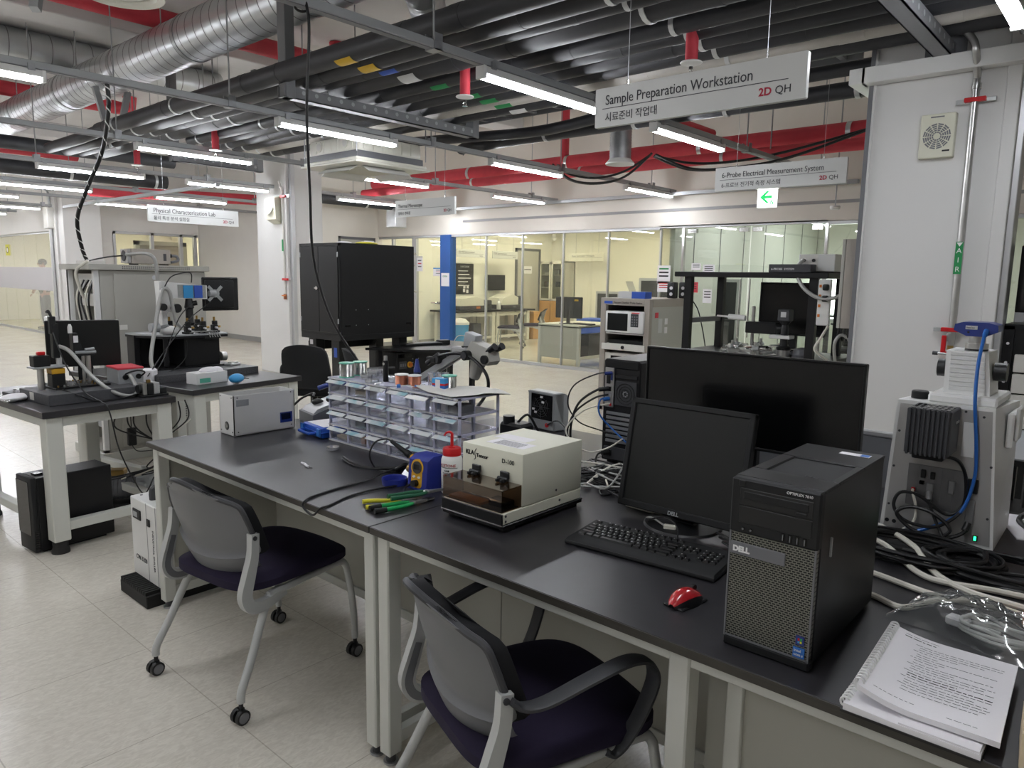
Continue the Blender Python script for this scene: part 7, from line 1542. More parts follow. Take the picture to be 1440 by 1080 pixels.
# spiral wrapped cable from the ceiling, black cable from the ceiling
t = thing('wrapped_cable', 'black and white spiral wrapped cable hanging from the ceiling rail', 'cable', (2.05, 5.50, 0))
P = [(-0.03, -0.08, 2.76), (-0.02, -0.05, 2.6), (-0.02, 0.1, 2.35), (-0.05, 0.35, 2.1), (-0.06, 0.55, 1.9), (0.0, 0.68, 1.70), (0.05, 0.74, 1.60)]
MB().tube(P, 0.014, 'cable_black', n=10, sub=10).build('core', t)
m = MB(); Q = spline([Vector(p) for p in P], 16)
hp = []
for i, p in enumerate(Q): a = i*1.05; hp.append(p+Vector((0.0135*cos(a), 0.0135*sin(a), 0)))
m.tube(hp, 0.0048, 'white_plastic', n=6, smooth=False); m.build('spiral_wrap', t)
cab('cable', 'black cable running along the top of the grey cabinet to the light source', [(2.12, 6.24, 1.60), (2.2, 6.40, 1.61), (2.36, 6.48, 1.64), (2.46, 6.50, 1.65)], 0.006, 'cable_black')
cab('cable', 'white corrugated hose dropping into the open side of the grey cabinet', [(2.10, 6.22, 1.60), (2.04, 6.30, 1.52), (2.07, 6.35, 1.40), (2.12, 6.40, 1.30)], 0.012, 'cable_white')
t = thing('hanging_cable', 'long black cable hanging from the ceiling in front of the black cabinet', 'cable', (2.07, 3.14, 0))
MB().tube([(0.0, 0.03, 2.82), (0.0, 0, 2.77), (0.01, 0.0, 2.65), (0.02, 0.05, 2.3), (0.06, 0.10, 1.95), (0.10, 0.14, 1.6), (0.17, 0.10, 1.3), (0.28, 0.03, 1.08), (0.34, -0.05, 0.93), (0.36, -0.08, 0.79)], 0.007, 'cable_black', n=10, sub=8).tube([(-0.05, -0.01, 2.83), (-0.03, 0.05, 2.765), (0.03, 0.05, 2.765), (0.05, 0.0, 2.83)], 0.006, 'cable_black', n=8).build('cord', t)
# two black office chairs behind the bench
def office_chair(lab, loc, rz):
    t = thing('office_chair', lab, 'chair', loc, rz, 'black office chairs behind the bench')
    vs = []; fs = []
    for s_, off in ((0, 0.0), (1, 0.035)):
        for i in range(13):
            for j in range(13):
                u, v = -1+i/6, j/12; k = 0.80+0.20*sqrt(max(0, 1-abs(2*v-1)**4))
                vs.append((-0.22-0.10*v+0.06*u*u+off, 0.23*u*k*(1-0.08*v), 0.50+0.40*v-0.03*u*u*v))
    for s_ in (0, 169):
        for i in range(12):
            for j in range(12):
                q = (s_+i*13+j, s_+(i+1)*13+j, s_+(i+1)*13+j+1, s_+i*13+j+1); fs.append(q if s_ else q[::-1])
    per = [i*13 for i in range(13)]+[156+j for j in range(1, 13)]+[i*13+12 for i in range(11, -1, -1)]+[j for j in range(11, 0, -1)]
    for a, b in zip(per, per[1:]+per[:1]): fs.append((a, b, b+169, a+169))
    MB().add(vs, fs, 'mesh_grey').build('backrest', t)
    MB().box(-0.22, -0.23, 0.42, 0.25, 0.23, 0.49, 'fabric_black', 0.03, 2).build('seat', t)
    for s_ in (-1, 1): MB().tube([(-0.1, s_*0.24, 0.45), (-0.08, s_*0.28, 0.55), (-0.08, s_*0.28, 0.66), (0.0, s_*0.28, 0.68), (0.18, s_*0.28, 0.68)], 0.018, 'black_plastic', n=8).build('armrest', t)
    MB().cyl((0, 0, 0.08), (0, 0, 0.42), 0.025, 'black_plastic').build('column', t)
    m = MB()
    for k in range(5): m.bar((0, 0, 0.08), (0.28*cos(2*pi*k/5), 0.28*sin(2*pi*k/5), 0.06), 0.04, 0.025, 'black_plastic')
    m.build('base', t)
    for k in range(5): MB().cyl((0.28*cos(2*pi*k/5), 0.28*sin(2*pi*k/5)-0.012, 0.028), (0.28*cos(2*pi*k/5), 0.28*sin(2*pi*k/5)+0.012, 0.028), 0.028, 'black_plastic', n=16).build('caster', t)
office_chair('black office chair turned sideways behind the left bench end', (3.85, 5.85, 0), R(35))
office_chair('black mesh chair with tilted back in front of the black cabinet', (3.98, 5.05, 0), R(-30))
# ================= black cabinet on its stand, black desk =================
t = thing('black_cabinet', 'large black double door cabinet on a black stand', 'cabinet', (4.46, 6.29, 0.90))
MB().box(0.02, 0, 0, 1.00, 0.72, 0.945, 'black_metal', 0.004).box(0.0, 0, 0, 0.02, 0.02, 0.945, 'black_metal').box(0.0, 0.70, 0, 0.02, 0.72, 0.945, 'black_metal').box(0, 0, 0.915, 0.02, 0.72, 0.945, 'black_metal').box(0, 0, 0, 0.02, 0.72, 0.02, 'black_metal').box(0.06, -0.002, 0.085, 0.13, 0.0, 0.105, 'black_gloss').box(0.88, -0.002, 0.085, 0.95, 0.0, 0.105, 'black_gloss').build('body', t)
for y0, y1 in ((0.022, 0.358), (0.362, 0.698)): MB().box(-0.008, y0, 0.022, 0.02, y1, 0.912, 'black_metal', 0.003).build('door', t)
for y in (0.01, 0.69):
    for z in (0.12, 0.80): MB().box(-0.012, y, z, -0.004, y+0.02, z+0.05, 'rail_steel', 0.002).build('hinge', t)
MB().cyl((-0.03, 0.375, 0.48), (-0.008, 0.375, 0.48), 0.02, 'chrome').box(-0.034, 0.35, 0.47, -0.028, 0.41, 0.49, 'chrome', 0.003).build('lock', t)
m = MB()
for x in (0.20, 0.36):
    for z in (0.10, 0.26): m.cyl((x, -0.002, z), (x, 0, z), 0.005, 'rail_steel', n=8)
m.build('screws', t)
t = thing('cabinet_stand', 'black steel stand with two stickered legs under the black cabinet', 'stand', (4.46, 6.29, 0))
MB().box(0.0, 0.0, 0.84, 1.0, 0.72, 0.90, 'black_metal', 0.004).build('frame', t)
for x, y in ((0.04, 0.08), (0.04, 0.50), (0.85, 0.08), (0.85, 0.5)): MB().box(x, y, 0, x+0.11, y+0.14, 0.84, 'black_satin', 0.004).build('leg', t)
MB().box(0.036, 0.55, 0.62, 0.04, 0.61, 0.70, 'white_label').box(0.036, 0.55, 0.70, 0.04, 0.61, 0.72, 'yellow_label').build('sticker', t); MB().box(0.036, 0.56, 0.77, 0.04, 0.61, 0.82, 'paper').build('sticker', t); MB().box(0.036, 0.12, 0.66, 0.04, 0.17, 0.76, 'blue_label').build('sticker', t)
MB().box(0.06, 0.64, 0.70, 0.9, 0.68, 0.80, 'black_metal').build('crossbar', t)
o = MB().ell((0, 0, 0.02), (0.14, 0.10, 0.022), 'yellow_grip', 18, 8).build('yellow_cloth', None, (5.06, 6.62, 1.845)); tag(o, 'pale yellow cloth on top of the black cabinet', 'cloth')
o = MB().ell((0, 0, 0.015), (0.09, 0.06, 0.018), 'paper', 16, 8).build('white_cloth', None, (4.75, 6.6, 1.845)); tag(o, 'white crumpled film on top of the black cabinet', 'film')
t = thing('black_desk', 'black desk with a thin top right of the black cabinet', 'desk', (4.78, 5.55, 0))
MB().prism([(0, 0.75), (1.35, 0.86), (1.35, 0.3), (0.55, 0.02), (0.30, 0.2)], 'xy', 0.73, 0.755, 'black_satin').build('desktop', t)
for x, y in ((0.10, 0.65), (1.25, 0.75), (1.22, 0.35), (0.55, 0.12)): MB().box(x-0.025, y-0.025, 0, x+0.025, y+0.025, 0.73, 'black_metal').build('leg', t)
t = thing('server_cabinet', 'black server cabinet with an orange emergency stop below the desk', 'cabinet', (4.98, 6.02, 0.05), R(0))
MB().box(0, 0, 0, 0.72, 0.25, 0.66, 'black_metal', 0.004).build('body', t)
MB().box(0.02, -0.004, 0.60, 0.20, 0.0, 0.64, 'black_gloss').box(0.02, -0.006, 0.02, 0.20, 0.0, 0.44, 'black_soft').box(0.03, -0.006, 0.48, 0.13, 0.0, 0.56, 'dark_grey').box(0.26, -0.004, 0.02, 0.70, 0.0, 0.63, 'black_soft').build('front', t)
for k in range(3): MB().box(0.04+k*0.03, -0.008, 0.505, 0.06+k*0.03, -0.006, 0.535, 'mid_grey').build('button', t)
MB().cyl((0.175, -0.012, 0.52), (0.175, 0, 0.52), 0.034, 'yellow_plastic').cyl((0.175, -0.03, 0.52), (0.175, -0.012, 0.52), 0.022, 'orange').build('emergency_stop', t)
for k in range(3):
    for x in (0.22, 0.30): MB().cyl((x, -0.006, 0.5+0.04*k), (x, 0, 0.5+0.04*k), 0.005, 'rail_steel', n=8).build('screw', t)
t = thing('slim_keyboard', 'black slim device with cables on the black desk', 'device', (5.55, 6.12, 0.755), R(-12))
MB().box(-0.35, -0.07, 0, 0.12, 0.07, 0.03, 'black_plastic', 0.006).build('body', t); MB().box(0.10, -0.04, 0, 0.24, 0.05, 0.05, 'black_plastic', 0.006).tube([(0.3, 0, 0.005), (0.38, 0.03, 0.08), (0.46, 0, 0.08), (0.5, -0.05, 0.005)], 0.005, 'cable_grey', n=6).build('plug', t)
# ================= vacuum chamber rack =================
t = thing('instrument_rack', 'beige vacuum chamber probe station rack with a white oscilloscope', 'rack', (7.05, 4.20, 0))
for y in (0.0, 0.58): MB().box(0, y, 0, 0.06, y+0.07, 1.31, 'rack_taupe', 0.004).build('post', t)
MB().box(0, 0.07, 1.23, 0.06, 0.58, 1.31, 'rack_taupe', 0.004).text('Vacuum Chamber Probe Station', 0.034, Tm((-0.003, 0.47, 1.25), **FACE_X), 'text_black', sx=0.84).box(-0.003, 0.49, 1.245, 0.0, 0.60, 1.275, 'blue_label').build('header', t)
MB().box(0.06, 0, 1.27, 0.95, 0.65, 1.31, 'rack_taupe').build('top', t)
MB().box(0.06, 0.0, 0.05, 0.95, 0.02, 1.27, 'rack_silver').box(0.06, -0.004, 1.22, 0.95, 0, 1.31, 'rack_taupe').box(0.88, -0.006, 0.02, 0.95, 0, 1.24, 'rack_taupe').build('side_panel', t)
MB().box(0.06, 0.63, 0.05, 0.95, 0.65, 1.27, 'rack_taupe').box(0.93, 0, 0.05, 0.95, 0.65, 1.27, 'dark_grey').build('back_panel', t)
for (x, z, w_, h, mt) in ((0.12, 1.10, 0.07, 0.06, 'pipe_red'), (0.20, 0.93, 0.08, 0.16, 'white_label'), (0.34, 1.02, 0.06, 0.07, 'paper'), (0.34, 0.92, 0.06, 0.07, 'paper')): MB().box(x, -0.003, z, x+w_, 0, z+h, mt).build('sticker', t)
for z in (0.60, 0.62, 0.64, 0.92, 0.9): pass
MB().box(0.02, 0.06, 0.90, 0.50, 0.60, 0.915, 'white_metal').build('shelf', t)
MB().box(-0.02, 0.04, 0.72, 0.45, 0.61, 0.79, 'paper_grey', 0.003).cyl((-0.03, 0.32, 0.755), (-0.02, 0.32, 0.755), 0.02, 'black_plastic').build('drawer', t)
MB().box(0.04, 0.08, 0.79, 0.40, 0.55, 0.835, 'black_plastic', 0.006).build('deck_unit', t)
MB().box(0.02, 0.06, 0.56, 0.45, 0.60, 0.68, 'paper_grey', 0.004).box(0.015, 0.30, 0.60, 0.02, 0.50, 0.65, 'black_gloss').build('module', t)
MB().box(0.06, 0.06, 0.05, 0.45, 0.60, 0.50, 'black_satin').build('module', t)
MB().box(0, 0.0, 0, 0.95, 0.65, 0.05, 'rack_taupe').build('plinth', t)
t = thing('oscilloscope', 'white analyser with dark screen inside the beige rack', 'oscilloscope', (7.05, 4.26, 0.915))
MB().box(-0.03, 0, 0.008, 0.35, 0.50, 0.25, 'white_plastic', 0.01, 2).build('case', t); MB().box(-0.033, 0.20, 0.03, -0.028, 0.47, 0.225, 'screen_matte', 0.003).build('screen', t); MB().box(-0.033, 0.06, 0.08, -0.028, 0.16, 0.225, 'dark_grey', 0.002).build('keypad', t)
m = MB()
for k in range(4):
    for q in range(3): m.box(-0.036, 0.07+q*0.03, 0.095+k*0.03, -0.033, 0.085+q*0.03, 0.112+k*0.03, 'rail_grey')
m.build('keys', t); MB().box(-0.034, 0.05, 0.23, -0.028, 0.15, 0.24, 'red_plastic').build('badge', t)
for x in (0.02, 0.28): MB().box(x, 0.03, 0, x+0.03, 0.47, 0.008, 'rubber').build('foot', t)
t = thing('carton_box', 'flat blue and white carton on top of the beige rack', 'box', (7.20, 4.52, 1.31), R(4))
MB().box(-0.08, -0.20, 0, 0.08, 0.14, 0.075, 'blue_label', 0.002).box(-0.081, -0.03, 0, -0.08, 0.14, 0.075, 'white_label').build('carton', t); MB().add([(-0.08, 0.0, 0.075), (0.08, 0.0, 0.075), (0.08, 0.05, 0.19), (-0.08, 0.05, 0.19), (-0.08, 0.003, 0.075), (0.08, 0.003, 0.075), (0.08, 0.053, 0.19), (-0.08, 0.053, 0.19)], [(0, 1, 2, 3), (4, 7, 6, 5), (0, 3, 7, 4), (1, 5, 6, 2), (2, 6, 7, 3)], 'bag_film').build('flap', t)
for k, (x, y) in enumerate(((7.75, 4.32), (7.92, 4.26))):
    t = thing('power_adapter', ['left black adapter stack on the beige rack', 'right black adapter stack on the beige rack by the notices'][k], 'adapter', (x, y, 1.31), 0, 'adapters on the beige rack')
    MB().box(-0.05, -0.05, 0, 0.05, 0.05, 0.19, 'black_plastic', 0.015, 2).build('body', t)
    for z in (0.05, 0.12): MB().cyl((-0.056, -0.01, z), (-0.05, -0.01, z), 0.02, 'paper', n=14).build('socket', t)
cab('cable', 'thin black cable with red tag hanging beside the beige rack', [(7.93, 4.22, 1.36), (7.96, 4.10, 1.2), (7.98, 4.04, 1.0), (7.96, 3.98, 0.8), (7.93, 3.92, 0.55)], 0.007, 'cable_black')
for k, (y, z, w_, h, lab) in enumerate(((5.62, 1.60, 0.22, 0.27, 'white notice sheet with green heading on the glass behind the rack'), (5.62, 1.42, 0.20, 0.16, 'white and red warning sheet below the white notice'), (5.12, 1.72, 0.15, 0.10, 'pale sign on the right glass door'), (4.92, 1.68, 0.18, 0.14, 'second pale sign on the right glass door'), (5.16, 1.42, 0.17, 0.15, 'faded red notice on the right glass door'), (4.92, 1.30, 0.14, 0.20, 'small pale instruction sheet on the right glass door'))):
    t = thing('notice_sheet', lab, 'notice', (XB+0.043 if k > 1 else XB-0.004, y, z))
    MB().box(-0.002, -w_/2, -h/2, 0.0, w_/2, h/2, 'paper' if k != 4 else 'pipe_red').build('sheet', t)
    m = MB()
    for q in range(3): m.box(-0.0028, -w_*0.36, h*(0.28-0.2*q), -0.002, w_*0.36, h*(0.36-0.2*q), ['green_label', 'text_black', 'text_black'][q] if k == 0 else ('text_red2' if k == 1 else 'text_grey'))
    m.build('printing', t)
for y, z, w_, h, lab in ((11.18, 1.76, 0.20, 0.30, 'tall instruction sheet on the glass door left of the blue post'), (10.64, 1.60, 0.26, 0.16, 'small blue headed notice on the glass door by the blue post')):
    t = thing('notice_sheet', lab, 'notice', (XB+0.043, y, z))
    MB().box(-0.002, -w_/2, -h/2, 0.0, w_/2, h/2, 'paper').box(-0.003, -w_/2, h*0.38, -0.002, w_/2, h/2, 'sky_bulb' if w_ > 0.22 else 'paper_grey').build('sheet', t)
    m = MB()
    for q in range(3): m.box(-0.003, -w_*0.3, h*(0.18-0.2*q), -0.002, w_*0.2, h*(0.24-0.2*q), 'text_grey' if q != 1 else 'text_red2')
    m.build('printing', t)
# ================= six probe station on a black frame table =================
t = thing('frame_table', 'black framed table with high shelf behind the wide monitor', 'table', (5.40, 1.80, 0))
MB().box(0.0, -0.02, 0.90, 0.85, 1.18, 0.95, 'black_metal', 0.004).build('tabletop', t); MB().box(0.0, -0.02, 1.555, 0.75, 1.20, 1.595, 'black_metal', 0.004).build('shelf', t)
for x in (0.03, 0.62):
    for y in (0.06, 1.06): MB().box(x, y, 0, x+0.05, y+0.06, 1.556, 'black_metal').build('post', t)
MB().box(0.08, 1.07, 1.18, 0.62, 1.11, 1.22, 'rail_grey').build('crossbar', t)
o = MB().box(-0.01, -0.01, 0, 0.10, 0.30, 0.06, 'dark_grey', 0.003).build('name_bar', t, (0.02, 0.12, 1.595))
m = MB().text('6-PROBE  SYSTEM', 0.022, Tm((0.009, 0.40, 1.612), **FACE_X), 'text_white'); m.build('lettering', t)
t = thing('white_controller', 'white controller box on the right end of the high black shelf', 'controller', (5.52, 1.84, 1.595))
MB().box(0, -0.06, 0.01, 0.25, 0.20, 0.135, 'white_metal', 0.004).build('case', t); MB().box(-0.002, 0.06, 0.012, 0.0, 0.19, 0.133, 'paper_grey').build('panel', t)
for y, z in ((0.16, 0.09), (0.09, 0.09), (0.10, 0.04)): MB().cyl((-0.012, y, z), (0, y, z), 0.012, 'black_plastic', n=14).build('socket', t)
MB().box(0.01, -0.05, 0, 0.24, 0.19, 0.01, 'rubber').build('foot', t)
cab('light_guide', 'silver hose looping under the white controller', [(5.50, 2.00, 1.69), (5.44, 2.02, 1.62), (5.40, 1.96, 1.50), (5.38, 1.84, 1.42), (5.38, 1.72, 1.42), (5.42, 1.62, 1.50), (5.5, 1.60, 1.55)], 0.014, 'cable_grey', n=12)
cab('cable', 'white cable falling from the power strip to the stage', [(5.42, 1.76, 1.22), (5.40, 1.80, 1.13), (5.38, 1.83, 1.05), (5.42, 1.78, 0.99), (5.46, 1.74, 0.955)], 0.009, 'cable_white')
cab('cable', 'grey hose rising beside the black upright', [(5.44, 1.70, 0.955), (5.40, 1.70, 1.10), (5.42, 1.66, 1.16), (5.44, 1.60, 1.10), (5.46, 1.58, 0.97)], 0.012, 'cable_grey')
t = thing('power_strip', 'white power strip hung on the upright below the high shelf', 'power strip', (5.415, 1.80, 1.22), R(0))
MB().box(-0.012, -0.045, 0, 0.015, 0.045, 0.33, 'white_plastic', 0.006).build('body', t)
for k in range(4): MB().box(-0.016, 0.02, 0.06+k*0.07, -0.012, 0.036, 0.08+k*0.07, 'orange').build('switch', t)
for z in (0.17, 0.25): MB().box(-0.05, -0.035, z, -0.012, 0.005, z+0.045, 'black_plastic', 0.01, 2).build('plug', t)
for k in range(4): cab('cable', names[k]+' black cord bundled at the right upright of the framed table', [(5.45, 1.72-0.02*k, 1.53), (5.43, 1.68-0.025*k, 1.40), (5.42, 1.66-0.02*k, 1.25), (5.43, 1.69-0.03*k, 1.12), (5.46, 1.70-0.02*k, 1.20), (5.45, 1.66-0.02*k, 1.34)], 0.006, 'cable_black', grp='cords bundled at the right upright')
t = thing('flat_monitor', 'black monitor standing on the framed table behind the wide one', 'monitor', (6.02, 2.25, 0.95), R(-3))
mon(0.56, 0.43, 0.14, t, 0, 'black_satin', 'screen', 0.05, None, None, 0.012); MB().box(0.02, -0.04, 0, 0.05, 0.04, 0.25, 'black_plastic').build('stand', t); MB().box(-0.06, -0.12, 0, 0.12, 0.12, 0.012, 'black_plastic').build('foot', t)
t = thing('probe_stage', 'shiny steel multi arm probe stage on the framed table', 'probe stage', (5.62, 2.35, 0.95))
MB().lathe([(0, 0), (0.20, 0), (0.20, 0.02), (0.17, 0.03), (0.17, 0.045), (0, 0.045)], 'steel', n=36).build('base', t)
MB().lathe([(0, 0.045), (0.11, 0.045), (0.11, 0.06), (0.07, 0.075), (0, 0.075)], 'chrome', n=30).build('chamber', t)
rr = random.Random(14)
for k in range(6):
    a = 2*pi*k/6+0.3; c_, s_ = cos(a), sin(a); Tq = Matrix.Rotation(a, 4, 'Z')
    o = MB(Tq).box(0.16, -0.035, 0.02, 0.26, 0.035, 0.055, 'steel', 0.004).box(0.18, -0.025, 0.055, 0.24, 0.025, 0.085, 'galv', 0.004).box(0.10, -0.008, 0.07, 0.20, 0.008, 0.082, 'chrome').build('probe_arm', t)
    MB(Tq).cyl((0.21, 0.035, 0.07), (0.21, 0.075, 0.07), 0.014, 'chrome', n=14).cyl((0.26, 0, 0.04), (0.30, 0, 0.04), 0.016, 'chrome', n=14).cyl((0.21, 0, 0.085), (0.21, 0, 0.115), 0.012, 'steel', n=12).build('knob', o)
t = thing('inspection_scope', 'black inspection camera on a white bracket above the probe stage', 'camera', (5.55, 2.12, 0.95))
MB().lathe([(0, 0.06), (0.05, 0.06), (0.055, 0.08), (0.03, 0.09), (0.028, 0.15), (0, 0.15)], 'black_plastic').lathe([(0.028, 0.17), (0.028, 0.22), (0.022, 0.25), (0.045, 0.28), (0, 0.28)], 'black_plastic').build('lens', t)
MB().box(-0.045, -0.045, 0.28, 0.045, 0.045, 0.37, 'dark_grey', 0.006).box(-0.047, -0.02, 0.31, -0.045, 0.02, 0.35, 'alu').build('camera_body', t); MB().box(-0.05, -0.06, 0.145, 0.05, 0.10, 0.172, 'white_metal', 0.004).build('bracket', t); MB().cyl((0, 0, 0), (0, 0, 0.06), 0.05, 'steel').build('mount', t)
t = thing('support_arm', 'black box arm with white nozzle above the probe stage', 'arm', (5.60, 2.40, 0.95))
MB().box(-0.02, -0.20, 0.17, 0.06, 0.05, 0.26, 'black_metal', 0.006).cyl((-0.03, -0.20, 0.215), (-0.01, -0.235, 0.215), 0.035, 'black_plastic').build('arm', t); MB().cyl((0.06, 0.02, 0), (0.06, 0.02, 0.38), 0.014, 'steel').build('post', t)
MB().cyl((0.0, 0.06, 0.285), (0.0, 0.20, 0.290), 0.022, 'white_plastic').cyl((0.0, 0.2, 0.29), (0, 0.30, 0.293), 0.008, 'white_plastic').build('nozzle', t)
o = MB().lathe([(0, 0.0), (0.08, 0.0), (0.085, 0.03), (0.06, 0.07), (0, 0.085)], 'mid_grey', n=26).build('dome_cover', None, (5.62, 2.0, 0.95)); tag(o, 'grey dome beside the inspection camera', 'cover')

# ================= column fittings at the left =================
t = thing('wall_speaker', 'small cream speaker high on the left column', 'speaker', (5.985, 9.98, 2.25))
MB().add([(-0.10, -0.14, 0.06), (-0.10, 0.12, 0.06), (-0.12, 0.12, 0.36), (-0.12, -0.14, 0.36), (0, -0.12, 0.0), (0, 0.10, 0.0), (0, 0.10, 0.40), (0, -0.12, 0.40)], [(0, 1, 2, 3), (4, 7, 6, 5), (0, 4, 5, 1), (3, 2, 6, 7), (1, 5, 6, 2), (0, 3, 7, 4)], 'instrument_cream').build('body', t); MB().cyl((-0.125, 0, 0.22), (-0.11, 0, 0.215), 0.09, 'paper_grey').build('grille', t)
t = thing('air_pipe', 'thin pipe with green label down the left column', 'pipe', (5.97, 9.79, 0))
MB().tube([(-0.02, 0.06, 2.85), (-0.02, 0.02, 2.78), (0, 0, 2.6), (0, 0, 1.2)], 0.018, 'paper_grey', n=10).build('pipe_run', t); MB().box(-0.022, -0.02, 1.85, -0.018, 0.02, 2.02, 'green_label').build('label', t)
MB().cyl((0, 0, 1.14), (0, 0, 1.22), 0.025, 'copper').box(-0.03, -0.05, 1.19, -0.015, 0.05, 1.205, 'orange').build('valve', t)
for z in (1.42, 2.62): MB().box(-0.025, -0.10, z, 0.015, 0.04, z+0.035, 'red_plastic', 0.003).box(0.0, -0.17, z, 0.013, -0.08, z+0.04, 'galv').build('clamp', t)
o = MB().box(-0.02, -0.05, 0, 0, 0.05, 0.13, 'black_plastic', 0.005).build('card_reader', None, (XL-0.001, 14.5, 1.30)); tag(o, 'small dark card reader on the left wall', 'card reader')
t = thing('wall_speaker', 'grey box with conduit on the far column at the left', 'speaker', (5.198, 17.25, 2.35))
MB().box(-0.12, -0.14, 0, 0, 0.12, 0.42, 'paper_grey', 0.01).build('body', t); MB().cyl((-0.03, 0, -2.3), (-0.03, 0, 0), 0.03, 'alu').tube([(-0.03, 0, 0.42), (-0.03, 0.0, 0.7), (-0.03, 0.3, 0.82), (-0.03, 0.8, 0.85)], 0.02, 'galv_dull').build('conduit', t)
# ================= bright glazed room =================
YW = YC-0.001
t = thing('wall_poster', 'black poster with white lettering on the wall of the bright room', 'poster', (12.35, YW, 1.46))
MB().box(-0.29, -0.02, -0.36, 0.29, 0, 0.36, 'black_satin').build('board', t)
m = MB().text('LAB GUIDE', 0.06, Tm((-0.15, -0.0215, 0.27), **FACE_Y), 'text_white')
for k in range(5): m.box(-0.22, -0.022, 0.18-k*0.085, 0.10+0.10*((k*7) % 3)/2, -0.02, 0.20-k*0.085, 'text_white').box(-0.20, -0.022, 0.15-k*0.085, 0.02, -0.02, 0.16-k*0.085, 'rail_grey')
for x, z in ((-0.05, -0.22), (0.06, -0.22), (-0.06, -0.31), (0.05, -0.33)): m.box(x, -0.022, z, x+0.07, -0.02, z+0.08, 'paper')
m.build('printing', t)
t = thing('wall_monitor', 'black monitor on the wall of the bright glazed room', 'monitor', (13.35, YW, 1.38))
MB().box(-0.32, -0.12, -0.19, 0.32, -0.08, 0.19, 'black_plastic', 0.005).build('housing', t); MB().box(-0.30, -0.122, -0.165, 0.30, -0.12, 0.175, 'screen').build('screen', t); MB().box(-0.05, -0.08, -0.05, 0.05, 0, 0.05, 'dark_grey').build('mount', t)
d6 = thing('door_6', 'pale door with white name plate in the bright glazed room', 'door', (14.17, YW, 0)); d6['kind'] = 'structure'
MB().box(0, -0.04, 0, 0.06, 0, 2.25, 'mid_grey').box(0.92, -0.04, 0, 0.98, 0, 2.25, 'mid_grey').box(0, -0.04, 2.2, 0.98, 0, 2.26, 'mid_grey').build('door_frame', d6); MB().box(0.06, -0.02, 0, 0.92, 0, 2.2, 'cab_pale').build('door_leaf', d6)
MB().box(0.28, -0.03, 1.62, 0.64, -0.02, 1.81, 'paper').box(0.33, -0.031, 1.71, 0.60, -0.03, 1.73, 'text_black').build('plate', d6); MB().cyl((0.13, -0.06, 1.0), (0.13, -0.02, 1.0), 0.03, 'steel').build('handle', d6)
for k, (x0, x1, z, lab) in enumerate(((12.04, 12.90, 2.05, 'left hanging sign in the bright glazed room'), (13.12, 14.18, 2.05, 'grey hanging sign before the pale door in the bright room'))):
    t = thing('hanging_sign', lab, 'sign', ((x0+x1)/2-0.25, YW-0.35, z-0.09), 0, 'signs in the bright glazed room')
    MB().box(-0.46, -0.01, 0, 0.46, 0.01, 0.18, 'sign_face', 0.003).build('board', t); MB().text('FTIR Spectrometer' if k else 'UV-VIS Spectrometer', 0.06, Tm((-0.42, -0.0112, 0.10), **FACE_Y), 'text_grey').box(-0.42, -0.0115, 0.08, 0.4, -0.01, 0.085, 'text_grey').text('2DQH', 0.04, Tm((0.27, -0.0112, 0.025), **FACE_Y), 'text_grey').build('lettering', t)
    for x in (-0.3, 0.3): MB().cyl((x, 0, 0.18), (x, 0, 0.79), 0.003, 'rail_steel', n=6).build('wire', t)
t = thing('hanging_sign', 'cream hanging sign above the shelf cabinet in the bright room', 'sign', (15.3, 11.0, 1.95), -pi/2, 'signs in the bright glazed room')
MB().box(-0.52, -0.01, 0, 0.52, 0.01, 0.2, 'offwhite', 0.003).build('board', t); MB().text('Raman Spectrometer Workbench', 0.06, Tm((-0.47, -0.0112, 0.115), **FACE_Y), 'text_grey', sx=0.85).box(-0.47, -0.0115, 0.09, 0.46, -0.01, 0.095, 'text_grey').build('lettering', t)
for x in (-0.35, 0.35): MB().cyl((x, 0, 0.2), (x, 0, 0.80), 0.003, 'rail_steel', n=6).build('wire', t)
t = thing('instrument_table', 'black topped cream table with instruments in the bright glazed room', 'table', (11.2, 11.55, 0))
MB().box(0, 0, 0.72, 2.75, 0.82, 0.76, 'black_satin').build('tabletop', t)
for x in (0.1, 1.25, 1.40, 2.5):
    for y in (0.05, 0.68): MB().box(x, y, 0, x+0.10, y+0.10, 0.72, 'offwhite', 0.004).build('leg', t)
MB().box(0.2, 0.08, 0.62, 2.5, 0.12, 0.70, 'offwhite').box(0.2, 0.08, 0.10, 2.5, 0.12, 0.16, 'offwhite').build('rail', t)
for k, (x, w_, lab) in enumerate(((0.35, 1.05, 'large cream spectrometer at the left of the instrument table'), (1.75, 0.80, 'cream spectrometer with dark end on the instrument table'))):
    t = thing('spectrometer', lab, 'instrument', (11.2+x, 11.75, 0.76), 0, 'instruments in the bright glazed room')
    MB().box(0, 0, 0.0, w_, 0.5, 0.10, 'dark_grey', 0.01).build('base', t); MB().prism([(0, 0.10), (w_*0.75, 0.10), (w_*0.75, 0.24+0.04*k), (w_*0.5, 0.30+0.05*k), (0.05, 0.26)], 'xz', 0.01, 0.49, 'offwhite').build('cover', t); MB().box(w_*0.75, 0.0, 0.1, w_, 0.5, 0.22+0.09*k, 'dark_grey', 0.02, 2).build('end_module', t); MB().box(w_*0.5, -0.004, 0.03, w_*0.62, 0, 0.08, 'orange' if not k else 'mid_grey').build('badge', t)
o = MB().lathe([(0, 0), (0.05, 0), (0.05, 0.16), (0.02, 0.2), (0.02, 0.24), (0, 0.24)], 'white_plastic').build('white_bottle', None, (12.80, 11.72, 0.76)); tag(o, 'white bottle between the two spectrometers', 'bottle')
